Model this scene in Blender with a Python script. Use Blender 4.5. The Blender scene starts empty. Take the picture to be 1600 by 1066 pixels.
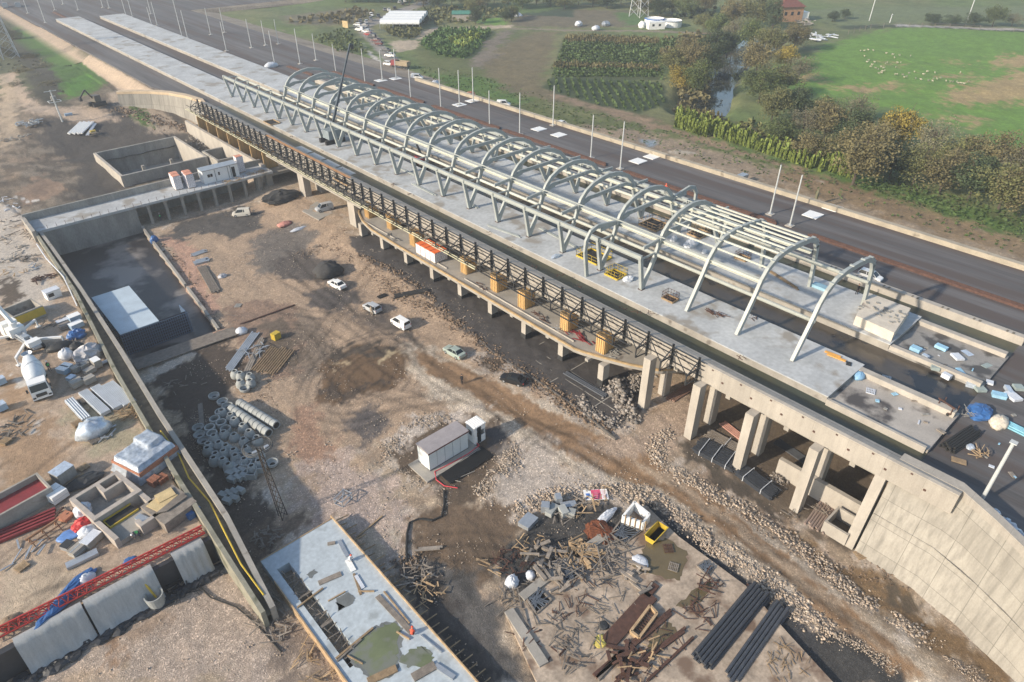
import bpy, math, random
import numpy as np
R = math.radians
random.seed(7); np.random.seed(7)
C = bpy.context.scene.collection
sc = bpy.context.scene
# ---------------------------------------------------------------- camera
FPX = 1060.0; TH = R(34.3); AZ = R(42.2); HC = 50.0
cam = bpy.data.cameras.new('camera'); camo = bpy.data.objects.new('camera', cam); C.objects.link(camo)
camo.location = (0, 0, HC); camo.rotation_euler = (R(90) - TH, 0, -AZ)
cam.sensor_width = 36; cam.lens = 36 * FPX / 1600; cam.clip_start = 0.5; cam.clip_end = 6000
sc.camera = camo
# ---------------------------------------------------------------- sky, sun, exposure
SUN_EL = 25; SUN_AZ = R(167)       # direction to the sun measured from +X
w = bpy.data.worlds.new('World'); sc.world = w; w.use_nodes = True
nt = w.node_tree; bg = nt.nodes['Background']
sky = nt.nodes.new('ShaderNodeTexSky'); sky.sky_type = 'NISHITA'; sky.sun_disc = False
sky.sun_elevation = R(SUN_EL); sky.sun_rotation = R(90) - SUN_AZ
sky.air_density = 1.2; sky.dust_density = 1.2
nt.links.new(sky.outputs[0], bg.inputs[0]); bg.inputs[1].default_value = 0.15
sl = bpy.data.lights.new('sun', 'SUN'); sl.energy = 4.7; sl.angle = R(1.5); sl.color = (1.0, 0.87, 0.70)
so = bpy.data.objects.new('sun', sl); C.objects.link(so); so.location = (-60, 20, 80)
so.rotation_euler = (R(90 - SUN_EL), 0, SUN_AZ + R(90))
sc.view_settings.view_transform = 'Standard'; sc.view_settings.look = 'None'
sc.view_settings.exposure = 0.45; sc.view_settings.gamma = 1; sc.view_settings.use_curve_mapping = False
sc.cycles.max_bounces = 4; sc.cycles.volume_bounces = 0
# ---------------------------------------------------------------- pixel -> point on the real ground
FW = (math.sin(AZ) * math.cos(TH), math.cos(AZ) * math.cos(TH), -math.sin(TH))
RT = (math.cos(AZ), -math.sin(AZ), 0)
UP = (math.sin(AZ) * math.sin(TH), math.cos(AZ) * math.sin(TH), math.cos(TH))
def U(px, py, z=0.0):
    a = (px - 800) / FPX; b = (533 - py) / FPX
    d = [FW[i] + a * RT[i] + b * UP[i] for i in range(3)]
    t = (z - HC) / d[2]
    return (d[0] * t, d[1] * t)
def sstep(x, a, b):
    t = np.clip((x - a) / (b - a), 0, 1); return t * t * (3 - 2 * t)
WALLX = ([-40, 36, 46, 55, 76, 99, 129, 135, 150], [6.9, 6.9, 6.8, 7.0, 7.9, 9.5, 10.1, 10.1, 8.0])
WALLI = ([36, 47, 65, 80, 98, 116, 130], [8.0, 8.9, 9.4, 10.1, 10.7, 11.0, 11.1])
def wallx(y): return np.interp(y, *WALLX)
DECK0, DECK1 = 53.0, 103.2
def _hash(ix, iy, s):
    h = (ix.astype(np.int64) * 374761393 + iy.astype(np.int64) * 668265263 + s * 974711) & 0xffffffff
    h = ((h ^ (h >> 13)) * 1274126177) & 0xffffffff
    return ((h ^ (h >> 16)) & 0xffff) / 65535.0
def vnoise(x, y, s=0):
    ix = np.floor(x); iy = np.floor(y); fx = x - ix; fy = y - iy
    fx = fx * fx * (3 - 2 * fx); fy = fy * fy * (3 - 2 * fy)
    a = _hash(ix, iy, s); b = _hash(ix + 1, iy, s); c = _hash(ix, iy + 1, s); d = _hash(ix + 1, iy + 1, s)
    return (a * (1 - fx) + b * fx) * (1 - fy) + (c * (1 - fx) + d * fx) * fy
def fbm(x, y, s=0, o=4):
    r = 0; amp = .5; t = 0
    for k in range(o):
        r = r + amp * vnoise(x * 2 ** k, y * 2 ** k, s + k * 17); t += amp; amp *= .55
    return r / t
PIT = dict(x0=11.0, y0=82.5, y1=123.4)
def pit_right(y): return np.interp(y, [80, 84, 94, 120, 128], [21.6, 22.0, 22.8, 24.9, 25.8])
FOUND = None
def G(x, y, flat=False):
    x = np.asarray(x, float); y = np.asarray(y, float)
    core = np.interp(y, [-20, 15, 22, 28, 34, 60, 100, 130], [-1.5, -1.2, -.6, -.2, 0, .3, .9, 1.0]) * sstep(x, 42, 50)
    z = core
    nz = np.interp(y, [128, 150, 165, 190, 260, 320], [0.3, 0.5, 1.5, 5.2, 5.5, 6.5])
    nz = nz * (1 - sstep(x, 30, 8)) + (3 + 2.5 * sstep(y, 200, 330)) * sstep(x, 30, 8) if False else nz * sstep(x, 8, 30) + (3 + 2.5 * sstep(y, 200, 330)) * (1 - sstep(x, 8, 30))
    z = np.where(y > 130.6, nz, z)
    # near side slabs lie on level ground, the yard behind the long wall stands higher
    z = np.where((x < wallx(y) + .15) & (y > 46.6), 2.8 + 0.4 * sstep(y, 110, 150), z)
    pit = (x > PIT['x0']) & (x < pit_right(y)) & (y > PIT['y0']) & (y < PIT['y1'])
    z = np.where(pit, -1.6, z)
    # embankment that carries the line further north
    e = sstep(x, 46.5, 51.0) * (y > 186)
    z = np.maximum(z, np.where(y > 186, 7.3 * e + z * (1 - e), z))
    z = np.where((x > 64) & (y < 186), np.minimum(z + sstep(x, 64, 66) * 5.5, 6.3), z); z = np.where((x > 56) & (x <= 64) & (y > 131), np.minimum(z, 5.5), z)
    # fields east of the line
    z = np.where(x > 104.5, 6.0 + 1.0 * (1 - sstep(x, 104.5, 107)), z)
    return z
def at(px, py, z=None):
    if z is not None:
        x, y = U(px, py, z); return (x, y, z)
    zz = 0.0
    for k in range(14):
        x, y = U(px, py, zz); g = float(G(x, y)); zz = zz * .4 + g * .6
    return (x, y, float(G(x, y)))
def yard(px, py): x, y = U(px, py, 2.82); return (x, y, 2.82)
# ---------------------------------------------------------------- helpers
def lin(c): return tuple(((v / 255) / 12.92 if v <= 10 else (((v / 255) + .055) / 1.055) ** 2.4) for v in c)
AK = 0.70; HAZE = 0.0006
def A(r, g, b, k=None):          # observed sunlit colour -> base colour
    k = AK if k is None else k
    return tuple(min(.85, max(.012, v * k)) for v in lin((r, g, b)))
_mats = {}
def mat(name, col, rough=.85, metal=0, noise=0.25, scale=1.2, bump=0.0, fine=0.12, finescale=14, dark=None, spec=None, stretch=None, rnd=0):
    if name in _mats: return _mats[name]
    m = bpy.data.materials.new(name); m.use_nodes = True; n = m.node_tree.nodes; l = m.node_tree.links
    b = n['Principled BSDF']; b.inputs['Roughness'].default_value = rough; b.inputs['Metallic'].default_value = metal
    if spec is not None: b.inputs['Specular IOR Level'].default_value = spec
    tc = n.new('ShaderNodeTexCoord'); src = tc.outputs['Object']
    if stretch:
        mp = n.new('ShaderNodeMapping'); mp.inputs['Scale'].default_value = stretch; l.new(src, mp.inputs[0]); src = mp.outputs[0]
    n1 = n.new('ShaderNodeTexNoise'); n1.inputs['Scale'].default_value = scale; n1.inputs['Detail'].default_value = 5; n1.inputs['Roughness'].default_value = .62
    n2 = n.new('ShaderNodeTexNoise'); n2.inputs['Scale'].default_value = finescale; n2.inputs['Detail'].default_value = 3
    l.new(src, n1.inputs[0]); l.new(src, n2.inputs[0])
    r1 = n.new('ShaderNodeMapRange'); r1.inputs[1].default_value = .3; r1.inputs[2].default_value = .7; r1.inputs[3].default_value = 1 - noise; r1.inputs[4].default_value = 1 + noise * .6
    r2 = n.new('ShaderNodeMapRange'); r2.inputs[1].default_value = .3; r2.inputs[2].default_value = .7; r2.inputs[3].default_value = 1 - fine; r2.inputs[4].default_value = 1 + fine
    l.new(n1.outputs[0], r1.inputs[0]); l.new(n2.outputs[0], r2.inputs[0])
    mu = n.new('ShaderNodeMath'); mu.operation = 'MULTIPLY'; l.new(r1.outputs[0], mu.inputs[0]); l.new(r2.outputs[0], mu.inputs[1])
    fac = mu.outputs[0]
    if rnd:
        oi = n.new('ShaderNodeObjectInfo'); r3 = n.new('ShaderNodeMapRange'); r3.inputs[3].default_value = 1 - rnd; r3.inputs[4].default_value = 1 + rnd
        l.new(oi.outputs['Random'], r3.inputs[0]); m3 = n.new('ShaderNodeMath'); m3.operation = 'MULTIPLY'; l.new(fac, m3.inputs[0]); l.new(r3.outputs[0], m3.inputs[1]); fac = m3.outputs[0]
    vm = n.new('ShaderNodeVectorMath'); vm.operation = 'SCALE'; vm.inputs[0].default_value = col[:3]; l.new(fac, vm.inputs['Scale'])
    out = vm.outputs[0]
    if dark:     # stained patches of another colour
        mx = n.new('ShaderNodeMix'); mx.data_type = 'RGBA'; n4 = n.new('ShaderNodeTexNoise'); n4.inputs['Scale'].default_value = dark[1]; n4.inputs['Detail'].default_value = 6
        l.new(src, n4.inputs[0]); r4 = n.new('ShaderNodeMapRange'); r4.inputs[1].default_value = dark[2]; r4.inputs[2].default_value = dark[2] + .1; l.new(n4.outputs[0], r4.inputs[0])
        l.new(r4.outputs[0], mx.inputs[0]); l.new(out, mx.inputs[6]); mx.inputs[7].default_value = (*dark[0], 1); out = mx.outputs[2]
    l.new(out, b.inputs['Base Color'])
    if bump:
        bp = n.new('ShaderNodeBump'); bp.inputs['Strength'].default_value = min(1, bump); bp.inputs['Distance'].default_value = .05
        l.new(n2.outputs[0], bp.inputs['Height']); l.new(bp.outputs[0], b.inputs['Normal'])
    _mats[name] = m; return m
class MB:
    def __init__(s): s.v = []; s.f = []
    def add(s, vs, fs):
        o = len(s.v); s.v += [tuple(map(float, p)) for p in vs]; s.f += [tuple(i + o for i in f) for f in fs]; return s
    def box(s, c, d, rz=0, taper=1):
        cx, cy, cz = c; hx, hy, hz = d[0] / 2, d[1] / 2, d[2] / 2; co, si = math.cos(rz), math.sin(rz); vs = []
        for k, t in ((-1, 1), (1, taper)):
            for a, b in ((-1, -1), (1, -1), (1, 1), (-1, 1)):
                x, y = a * hx * t, b * hy * t; vs.append((cx + x * co - y * si, cy + x * si + y * co, cz + k * hz))
        return s.add(vs, [(3, 2, 1, 0), (4, 5, 6, 7), (0, 1, 5, 4), (1, 2, 6, 5), (2, 3, 7, 6), (3, 0, 4, 7)])
    def bx(s, x0, x1, y0, y1, z0, z1): return s.box(((x0 + x1) / 2, (y0 + y1) / 2, (z0 + z1) / 2), (x1 - x0, y1 - y0, z1 - z0))
    def beam(s, p, q, w=.1, h=None, upv=(0, 0, 1)):
        h = w if h is None else h; p = np.array(p, float); q = np.array(q, float); d = q - p; L = np.linalg.norm(d)
        if L < 1e-6: return s
        d /= L; u = np.array(upv, float)
        if abs(d @ u) > .98: u = np.array((1., 0, 0))
        a = np.cross(d, u); a /= np.linalg.norm(a); b = np.cross(a, d); vs = []
        for e in (p, q):
            for i, j in ((-1, -1), (1, -1), (1, 1), (-1, 1)): vs.append(e + a * w / 2 * i + b * h / 2 * j)
        return s.add(vs, [(0, 1, 2, 3), (7, 6, 5, 4), (4, 5, 1, 0), (5, 6, 2, 1), (6, 7, 3, 2), (7, 4, 0, 3)])
    def path(s, pts, w=.1, h=None, upv=(0, 0, 1)):
        for i in range(len(pts) - 1): s.beam(pts[i], pts[i + 1], w, h, upv)
        return s
    def tube(s, pts, r=.05, n=8, cap=True, r1=None):
        pts = [np.array(p, float) for p in pts]; rings = []
        for i, p in enumerate(pts):
            d = pts[min(i + 1, len(pts) - 1)] - pts[max(i - 1, 0)]; d = d / (np.linalg.norm(d) + 1e-9)
            u = np.array((0, 0, 1.)) if abs(d[2]) < .95 else np.array((1., 0, 0))
            a = np.cross(d, u); a /= np.linalg.norm(a); b = np.cross(a, d)
            rr = r if r1 is None else r + (r1 - r) * i / (len(pts) - 1)
            rings.append([p + rr * (math.cos(2 * math.pi * k / n) * a + math.sin(2 * math.pi * k / n) * b) for k in range(n)])
        vs = [v for g in rings for v in g]; fs = []
        for i in range(len(rings) - 1):
            for k in range(n): fs.append((i * n + k, i * n + (k + 1) % n, (i + 1) * n + (k + 1) % n, (i + 1) * n + k))
        if cap: fs.append(tuple(range(n))[::-1]); fs.append(tuple((len(rings) - 1) * n + k for k in range(n)))
        return s.add(vs, fs)
    def lathe(s, prof, c=(0, 0, 0), n=18, M=None):       # prof: (r, z)
        vs = []; fs = []
        for r, z in prof:
            for k in range(n):
                v = np.array((r * math.cos(2 * math.pi * k / n), r * math.sin(2 * math.pi * k / n), z))
                if M is not None: v = M @ v
                vs.append(v + np.array(c))
        for i in range(len(prof) - 1):
            for k in range(n): fs.append((i * n + k, i * n + (k + 1) % n, (i + 1) * n + (k + 1) % n, (i + 1) * n + k))
        return s.add(vs, fs)
    def prism(s, poly, z0, z1):
        n = len(poly); a = sum(poly[i][0] * poly[(i + 1) % n][1] - poly[(i + 1) % n][0] * poly[i][1] for i in range(n))
        if a < 0: poly = poly[::-1]
        zb = z0 if callable(z0) else (lambda x, y: z0); zt = z1 if callable(z1) else (lambda x, y: z1)
        vs = [(x, y, zb(x, y)) for x, y in poly] + [(x, y, zt(x, y)) for x, y in poly]
        fs = [tuple(range(n))[::-1], tuple(range(n, 2 * n))] + [(i, (i + 1) % n, n + (i + 1) % n, n + i) for i in range(n)]
        return s.add(vs, fs)
    def extr(s, prof, axis, t0, t1):                     # profile in a vertical plane pushed along axis 'x' or 'y'
        n = len(prof)
        P = (lambda a, z, t: (t, a, z)) if axis == 'x' else (lambda a, z, t: (a, t, z))
        vs = [P(a, z, t0) for a, z in prof] + [P(a, z, t1) for a, z in prof]
        return s.add(vs, [tuple(range(n)), tuple(range(2 * n - 1, n - 1, -1))] + [(i, n + i, n + (i + 1) % n, (i + 1) % n) for i in range(n)])
    def blob(s, c, rad, n=8, m=5, jit=.25, seed=0, flat=0):
        rr = random.Random(seed); vs = []; fs = []
        if not hasattr(rad, '__len__'): rad = (rad,) * 3
        for i in range(m + 1):
            ph = math.pi * i / m
            for k in range(n):
                q = 1 + rr.uniform(-jit, jit); th = 2 * math.pi * (k + .5 * (i % 2)) / n
                z = math.cos(ph) * q
                if flat and z < -flat: z = -flat
                vs.append((c[0] + rad[0] * math.sin(ph) * math.cos(th) * q, c[1] + rad[1] * math.sin(ph) * math.sin(th) * q, c[2] + rad[2] * z))
        for i in range(m):
            for k in range(n): fs.append((i * n + k, (i + 1) * n + k, (i + 1) * n + (k + 1) % n, i * n + (k + 1) % n))
        return s.add(vs, fs)
def obj(name, mb, m, parent=None, smooth=False, label=None):
    me = bpy.data.meshes.new(name); me.from_pydata(mb.v, [], mb.f); me.materials.append(m)
    if smooth: me.polygons.foreach_set('use_smooth', [True] * len(me.polygons))
    me.update(); o = bpy.data.objects.new(name, me); C.objects.link(o)
    if parent: o.parent = parent
    if label: o['label'] = label
    return o
def tag(o, label, cat, group=None):
    o['label'] = label; o['category'] = cat
    if group: o['group'] = group
    return o
def thing(name, label, cat, loc=(0, 0, 0), rz=0, group=None):
    o = bpy.data.objects.new(name, None); C.objects.link(o); o.location = loc; o.rotation_euler = (0, 0, rz); o.empty_display_size = .3
    return tag(o, label, cat, group)
def solo(name, mb, m, label, cat, group=None, loc=None, rz=0, smooth=False):
    o = obj(name, mb, m, smooth=smooth)
    if loc is not None: o.location = loc; o.rotation_euler = (0, 0, rz)
    return tag(o, label, cat, group)
def struct(name, mb, m, kind='structure'):
    o = obj(name, mb, m); o['kind'] = kind; return o
def dup(root, loc=None, rz=None, label=None, sc_=None):
    r = root.copy(); C.objects.link(r)
    if loc is not None: r.location = loc
    if rz is not None: r.rotation_euler = (0, 0, rz)
    if label: r['label'] = label
    if sc_: r.scale = sc_ if hasattr(sc_, '__len__') else (sc_,) * 3
    for ch in list(root.children):
        c = ch.copy(); C.objects.link(c); c.parent = r
        for g in ch.children:
            d = g.copy(); C.objects.link(d); d.parent = c
    return r
ORD = ['first', 'second', 'third', 'fourth', 'fifth', 'sixth', 'seventh', 'eighth', 'ninth', 'tenth', 'eleventh', 'twelfth', 'thirteenth', 'fourteenth', 'fifteenth', 'sixteenth', 'seventeenth', 'eighteenth', 'nineteenth', 'twentieth'] + ['twenty-' + s for s in ('first', 'second', 'third', 'fourth', 'fifth', 'sixth', 'seventh', 'eighth', 'ninth')] + ['thirtieth'] + ['thirty-' + s for s in ('first', 'second', 'third', 'fourth', 'fifth', 'sixth', 'seventh', 'eighth', 'ninth')] + ['fortieth'] + ['forty-' + s for s in ('first', 'second', 'third', 'fourth', 'fifth', 'sixth', 'seventh', 'eighth', 'ninth')] + ['fiftieth'] + ['fifty-' + s for s in ('first', 'second', 'third', 'fourth', 'fifth', 'sixth', 'seventh', 'eighth', 'ninth')] + ['sixtieth'] + ['sixty-' + s for s in ('first', 'second', 'third', 'fourth', 'fifth', 'sixth', 'seventh', 'eighth', 'ninth')] + ['seventieth']
# ---------------------------------------------------------------- common materials
M = dict(
    conc=mat('concrete', A(190, 184, 174, .62), .9, noise=.22, scale=.5, fine=.08, finescale=9, bump=.2, dark=((.16, .14, .12), .6, .62)),
    concl=mat('light_concrete', A(216, 208, 196, .56), .88, noise=.2, scale=.6, fine=.06, finescale=9, bump=.15, stretch=(1, 1, .4)),
    slab=mat('slab_concrete', A(204, 207, 208), .8, noise=.22, scale=.22, fine=.12, finescale=2.2, dark=((.27, .25, .22), .3, .56)),
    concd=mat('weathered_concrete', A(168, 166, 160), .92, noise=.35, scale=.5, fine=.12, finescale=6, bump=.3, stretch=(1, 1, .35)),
    steel=mat('painted_steel', (.34, .365, .35), .5, noise=.12, scale=.8, fine=.03),
    black=mat('black_steel', (.03, .032, .034), .6, noise=.3),
    galv=mat('galvanised_steel', (.42, .45, .48), .4, .5, noise=.15),
    rust=mat('rusty_steel', (.085, .042, .030), .85, noise=.4, scale=2.5, finescale=20),
    wood=mat('timber', (.34, .24, .14), .85, noise=.35, scale=2, finescale=16, rnd=.25),
    woodg=mat('grey_timber', (.22, .19, .16), .9, noise=.35, scale=2, finescale=16, rnd=.25),
    yform=mat('yellow_formwork', (.60, .38, .15), .7, noise=.2, scale=1.2, stretch=(6, 6, 1)),
    yellow=mat('yellow_paint', (.50, .36, .04), .5, noise=.15),
    asph=mat('asphalt', A(116, 113, 113, .66), .85, noise=.45, scale=.45, fine=.14, finescale=5, dark=((.085, .068, .062), .34, .50), stretch=(1, .045, 1)),
    white=mat('white_paint', (.80, .80, .78), .4, noise=.06),
    whitep=mat('white_plastic', (.58, .61, .66), .45, noise=.12, scale=2),
    glass=mat('dark_glass', (.02, .025, .03), .12, noise=0, fine=0),
    rubber=mat('rubber', (.02, .02, .02), .8, noise=.1),
    blue=mat('blue_tarp', (.04, .13, .34), .45, noise=.3, scale=2),
    red=mat('red_paint', (.42, .035, .03), .5, noise=.2),
    dredd=mat('dark_red', (.22, .03, .035), .6, noise=.2),
    orange=mat('orange', (.75, .16, .04), .6, noise=.1),
    pipeb=mat('dark_steel_pipe', (.055, .062, .075), .45, noise=.25, scale=3, rnd=.2),
    foil=mat('silver_foil', (.55, .62, .70), .3, .35, noise=.25, scale=2.5),
    brick=mat('brick_block', (.40, .17, .10), .9, noise=.25, scale=6),
    skin=mat('skin', (.45, .26, .18), .6, noise=.05),
)
# ---------------------------------------------------------------- ground sheets
def inpoly(x, y, poly):
    r = np.zeros(x.shape, bool); n = len(poly)
    for i in range(n):
        x0, y0 = poly[i]; x1, y1 = poly[(i + 1) % n]
        if y0 == y1: continue
        c = ((y0 > y) != (y1 > y)) & (x < (x1 - x0) * (y - y0) / (y1 - y0) + x0); r ^= c
    return r
def segd(x, y, poly):
    d = np.full(x.shape, 1e9); n = len(poly)
    for i in range(n):
        ax, ay = poly[i]; bx_, by_ = poly[(i + 1) % n]; dx, dy = bx_ - ax, by_ - ay; L = dx * dx + dy * dy + 1e-9
        t = np.clip(((x - ax) * dx + (y - ay) * dy) / L, 0, 1); d = np.minimum(d, np.hypot(x - ax - t * dx, y - ay - t * dy))
    return d
def patch_w(x, y, poly, soft=1.0, jit=1.2, seed=1):
    q = np.array(poly); x0, y0 = q.min(0) - 4 - soft; x1, y1 = q.max(0) + 4 + soft
    w_ = np.zeros(x.shape); b = (x > x0) & (x < x1) & (y > y0) & (y < y1)
    if not b.any(): return w_
    xs = x[b]; ys = y[b]
    xs = xs + jit * 2 * (fbm(xs * .5 + 3, ys * .5, seed) - .5) * 2; ys = ys + jit * 2 * (fbm(xs * .5, ys * .5 + 9, seed + 5) - .5) * 2
    d = segd(xs, ys, poly); s_ = np.where(inpoly(xs, ys, poly), d, -d); s_ = s_ + (fbm(x[b] * 2.3, y[b] * 2.3, seed + 7, 3) - .5) * 1.6 * min(1, jit)
    w_[b] = sstep(s_, -soft, soft); return w_
def ground_mat(name, speck=9.0, fscale=1.0):
    m = bpy.data.materials.new(name); m.use_nodes = True; n = m.node_tree.nodes; l = m.node_tree.links; b = n['Principled BSDF']
    at_ = n.new('ShaderNodeAttribute'); at_.attribute_name = 'col'
    ax = n.new('ShaderNodeAttribute'); ax.attribute_name = 'aux'      # r: stoniness, g: wetness
    sp = n.new('ShaderNodeSeparateColor'); l.new(ax.outputs['Color'], sp.inputs[0])
    tc = n.new('ShaderNodeTexCoord'); o = tc.outputs['Object']
    def noise(scale, det=6, ro=.65):
        t = n.new('ShaderNodeTexNoise'); t.inputs['Scale'].default_value = scale; t.inputs['Detail'].default_value = det; t.inputs['Roughness'].default_value = ro; l.new(o, t.inputs[0]); return t.outputs[0]
    def mr(s_, a, b_, c, d):
        t = n.new('ShaderNodeMapRange'); l.new(s_, t.inputs[0])
        for i, v in enumerate((a, b_, c, d)): t.inputs[i + 1].default_value = v
        return t.outputs[0]
    def math_(op, a, b_):
        t = n.new('ShaderNodeMath'); t.operation = op
        for i, v in enumerate((a, b_)):
            if isinstance(v, (int, float)): t.inputs[i].default_value = v
            else: l.new(v, t.inputs[i])
        return t.outputs[0]
    big = mr(noise(.35 * fscale), .3, .7, .88, 1.12); mid = mr(noise(2.2 * fscale), .3, .7, .80, 1.2); fin = noise(11 * fscale, 4, .7)
    vo = n.new('ShaderNodeTexVoronoi'); vo.inputs['Scale'].default_value = speck; l.new(o, vo.inputs[0])
    sc2 = n.new('ShaderNodeSeparateColor'); l.new(vo.outputs['Color'], sc2.inputs[0])
    cell = mr(sc2.outputs[0], 0, 1, .78, 1.10); bright = mr(sc2.outputs[1], .88, .91, 0, .6)
    # stones: per cell brightness, a few pale ones
    stone = math_('ADD', cell, bright)
    k = math_('ADD', math_('MULTIPLY', math_('SUBTRACT', stone, 1.0), sp.outputs[0]), 1.0)
    f = math_('MULTIPLY', math_('MULTIPLY', big, mid), math_('MULTIPLY', k, mr(fin, .3, .7, .8, 1.2)))
    vm = n.new('ShaderNodeVectorMath'); vm.operation = 'SCALE'; l.new(at_.outputs['Color'], vm.inputs[0]); l.new(f, vm.inputs['Scale'])
    l.new(vm.outputs[0], b.inputs['Base Color'])
    l.new(mr(sp.outputs[1], 0, 1, .95, .12), b.inputs['Roughness'])
    bp = n.new('ShaderNodeBump'); bp.inputs['Distance'].default_value = .12
    l.new(math_('MULTIPLY', math_('SUBTRACT', 1.0, sp.outputs[1]), .8), bp.inputs['Strength'])
    l.new(math_('ADD', math_('ADD', math_('MULTIPLY', noise(1.3), 1.2), fin), math_('MULTIPLY', vo.outputs['Distance'], math_('MULTIPLY', sp.outputs[0], .35))), bp.inputs['Height'])
    l.new(bp.outputs[0], b.inputs['Normal'])
    return m
def grid_sheet(name, xs, ys, zfun, paint, m, mask=None):
    X, Y = np.meshgrid(xs, ys); nx, ny = len(xs), len(ys); Z = zfun(X, Y)
    col, aux = paint(X, Y)
    me = bpy.data.meshes.new(name); nv = nx * ny
    me.vertices.add(nv); me.vertices.foreach_set('co', np.stack([X, Y, Z], -1).astype(np.float32).ravel())
    i = np.arange((nx - 1) * (ny - 1)); r = i // (nx - 1); c = i % (nx - 1); a = r * nx + c
    q = np.stack([a, a + 1, a + nx + 1, a + nx], -1)
    if mask is not None:
        cx = (X[:-1, :-1] + X[1:, 1:]) / 2; cy = (Y[:-1, :-1] + Y[1:, 1:]) / 2; q = q[mask(cx, cy).ravel()]
    nf = len(q); me.loops.add(nf * 4); me.loops.foreach_set('vertex_index', q.astype(np.int32).ravel())
    me.polygons.add(nf); me.polygons.foreach_set('loop_start', np.arange(0, nf * 4, 4, dtype=np.int32)); me.polygons.foreach_set('loop_total', np.full(nf, 4, np.int32))
    me.update(calc_edges=True)
    for nm, arr in (('col', col), ('aux', aux)):
        at_ = me.color_attributes.new(nm, 'FLOAT_COLOR', 'POINT'); q4 = np.ones((nv, 4), np.float32); q4[:, :3] = arr.reshape(-1, 3); at_.data.foreach_set('color', q4.ravel())
    me.polygons.foreach_set('use_smooth', np.ones(nf, bool)); me.materials.append(m); me.validate()
    o = bpy.data.objects.new(name, me); C.objects.link(o); o['kind'] = 'structure'; return o
def pxpoly(pts, z=0.0): return [U(*p, z) for p in pts]
# (polygon in the photograph, level, colour, stoniness, wetness, softness, ragged edge)
P = []; GK = .92
def pp(pts, col, st=.5, wet=0, z=0.0, soft=1.0, jit=1.2, raw=False): P.append((pts if raw else pxpoly(pts, z), A(*col, GK * (.74 if sum(col) < 370 else .9 if sum(col) < 430 else 1.05)), st, wet, soft * .6, jit))
# --- site floor
pp([(240, 360), (330, 345), (480, 300), (560, 380), (700, 480), (870, 600), (960, 690), (900, 760), (760, 700), (600, 690), (480, 800), (330, 560)], (166, 144, 122), .7, soft=3, jit=2)
pp([(252, 372), (290, 368), (330, 440), (350, 520), (340, 540), (300, 460)], (176, 142, 122), .8, soft=1)
pp([(255, 366), (285, 345), (380, 322), (412, 335), (408, 360), (350, 372), (300, 362), (280, 380)], (98, 94, 90), .5)
pp([(388, 400), (400, 388), (410, 360), (470, 350), (500, 372), (480, 410), (440, 430), (400, 420)], (130, 122, 114), .7, soft=1.5)
pp([(430, 405), (480, 390), (530, 410), (530, 440), (510, 448), (470, 438), (430, 425)], (108, 100, 94), .6)
pp([(478, 455), (510, 447), (560, 452), (568, 466), (540, 484), (500, 486), (480, 472)], (108, 100, 95), .6)
pp([(545, 480), (600, 492), (630, 520), (600, 525), (560, 505)], (134, 120, 108), .6, soft=1.5)
pp([(590, 478), (640, 520), (665, 545), (655, 556), (620, 520), (580, 490)], (112, 102, 94), .5)
pp([(420, 520), (440, 490), (500, 500), (520, 560), (480, 600), (430, 570)], (140, 124, 108), .6, soft=1.5)
pp([(498, 628), (500, 596), (512, 562), (555, 542), (610, 540), (646, 560), (642, 588), (604, 608), (560, 618), (525, 634)], (130, 104, 78), .15, .05, soft=.6, jit=.6)
pp([(510, 560), (560, 540), (615, 542), (630, 560), (560, 552), (515, 572)], (96, 84, 72), .2, .1, soft=.6)
pp([(500, 600), (540, 606), (600, 596), (600, 604), (545, 618), (505, 625)], (98, 84, 72), .2, .1, soft=.6)
pp([(592, 550), (615, 546), (622, 556), (605, 562)], (178, 160, 128), .1, .3, soft=.5)
pp([(520, 565), (535, 565), (534, 572), (520, 572)], (176, 156, 124), .1, .3, soft=.4)
pp([(535, 655), (560, 640), (600, 642), (606, 668), (580, 690), (548, 680)], (118, 110, 106), .5, soft=1.2)
pp([(470, 700), (560, 720), (640, 790), (640, 860), (560, 830), (480, 800)], (176, 158, 146), 1, soft=2, jit=2)
pp([(455, 640), (500, 640), (520, 700), (470, 740), (450, 700)], (168, 136, 114), .9, soft=1.5)
# road through the site
pp([(640, 540), (700, 552), (770, 590), (850, 625), (930, 668), (1010, 702), (1090, 750), (1190, 825), (1300, 915), (1410, 1000), (1500, 1070), (1340, 1070), (1240, 965), (1150, 885), (1050, 805), (960, 770), (860, 730), (780, 680), (720, 650), (650, 600)], (196, 182, 164), 1, soft=1.5)
pp([(650, 548), (720, 572), (800, 610), (880, 650), (960, 688), (1040, 722), (1120, 775), (1210, 845), (1310, 930), (1400, 1010), (1450, 1070), (1400, 1070), (1300, 975), (1200, 890), (1110, 815), (1020, 765), (930, 735), (850, 690), (760, 630), (660, 575)], (158, 128, 98), .12, soft=.6, jit=.6)
pp([(1000, 720), (1080, 760), (1180, 835), (1290, 925), (1380, 1010), (1375, 1014), (1280, 935), (1170, 845), (1070, 770), (995, 728)], (170, 150, 128), .8, soft=.5, jit=.6)
pp([(900, 690), (1000, 680), (1090, 590), (1100, 620), (1060, 690), (1000, 720), (940, 720)], (172, 152, 134), .9, soft=1.5)
pp([(720, 560), (780, 545), (850, 590), (930, 640), (960, 668), (930, 668), (850, 620), (770, 580)], (168, 156, 144), 1, soft=1)
pp([(780, 545), (800, 552), (790, 582), (758, 578), (755, 560)], (84, 72, 60), .2, .1, soft=.6)
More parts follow.
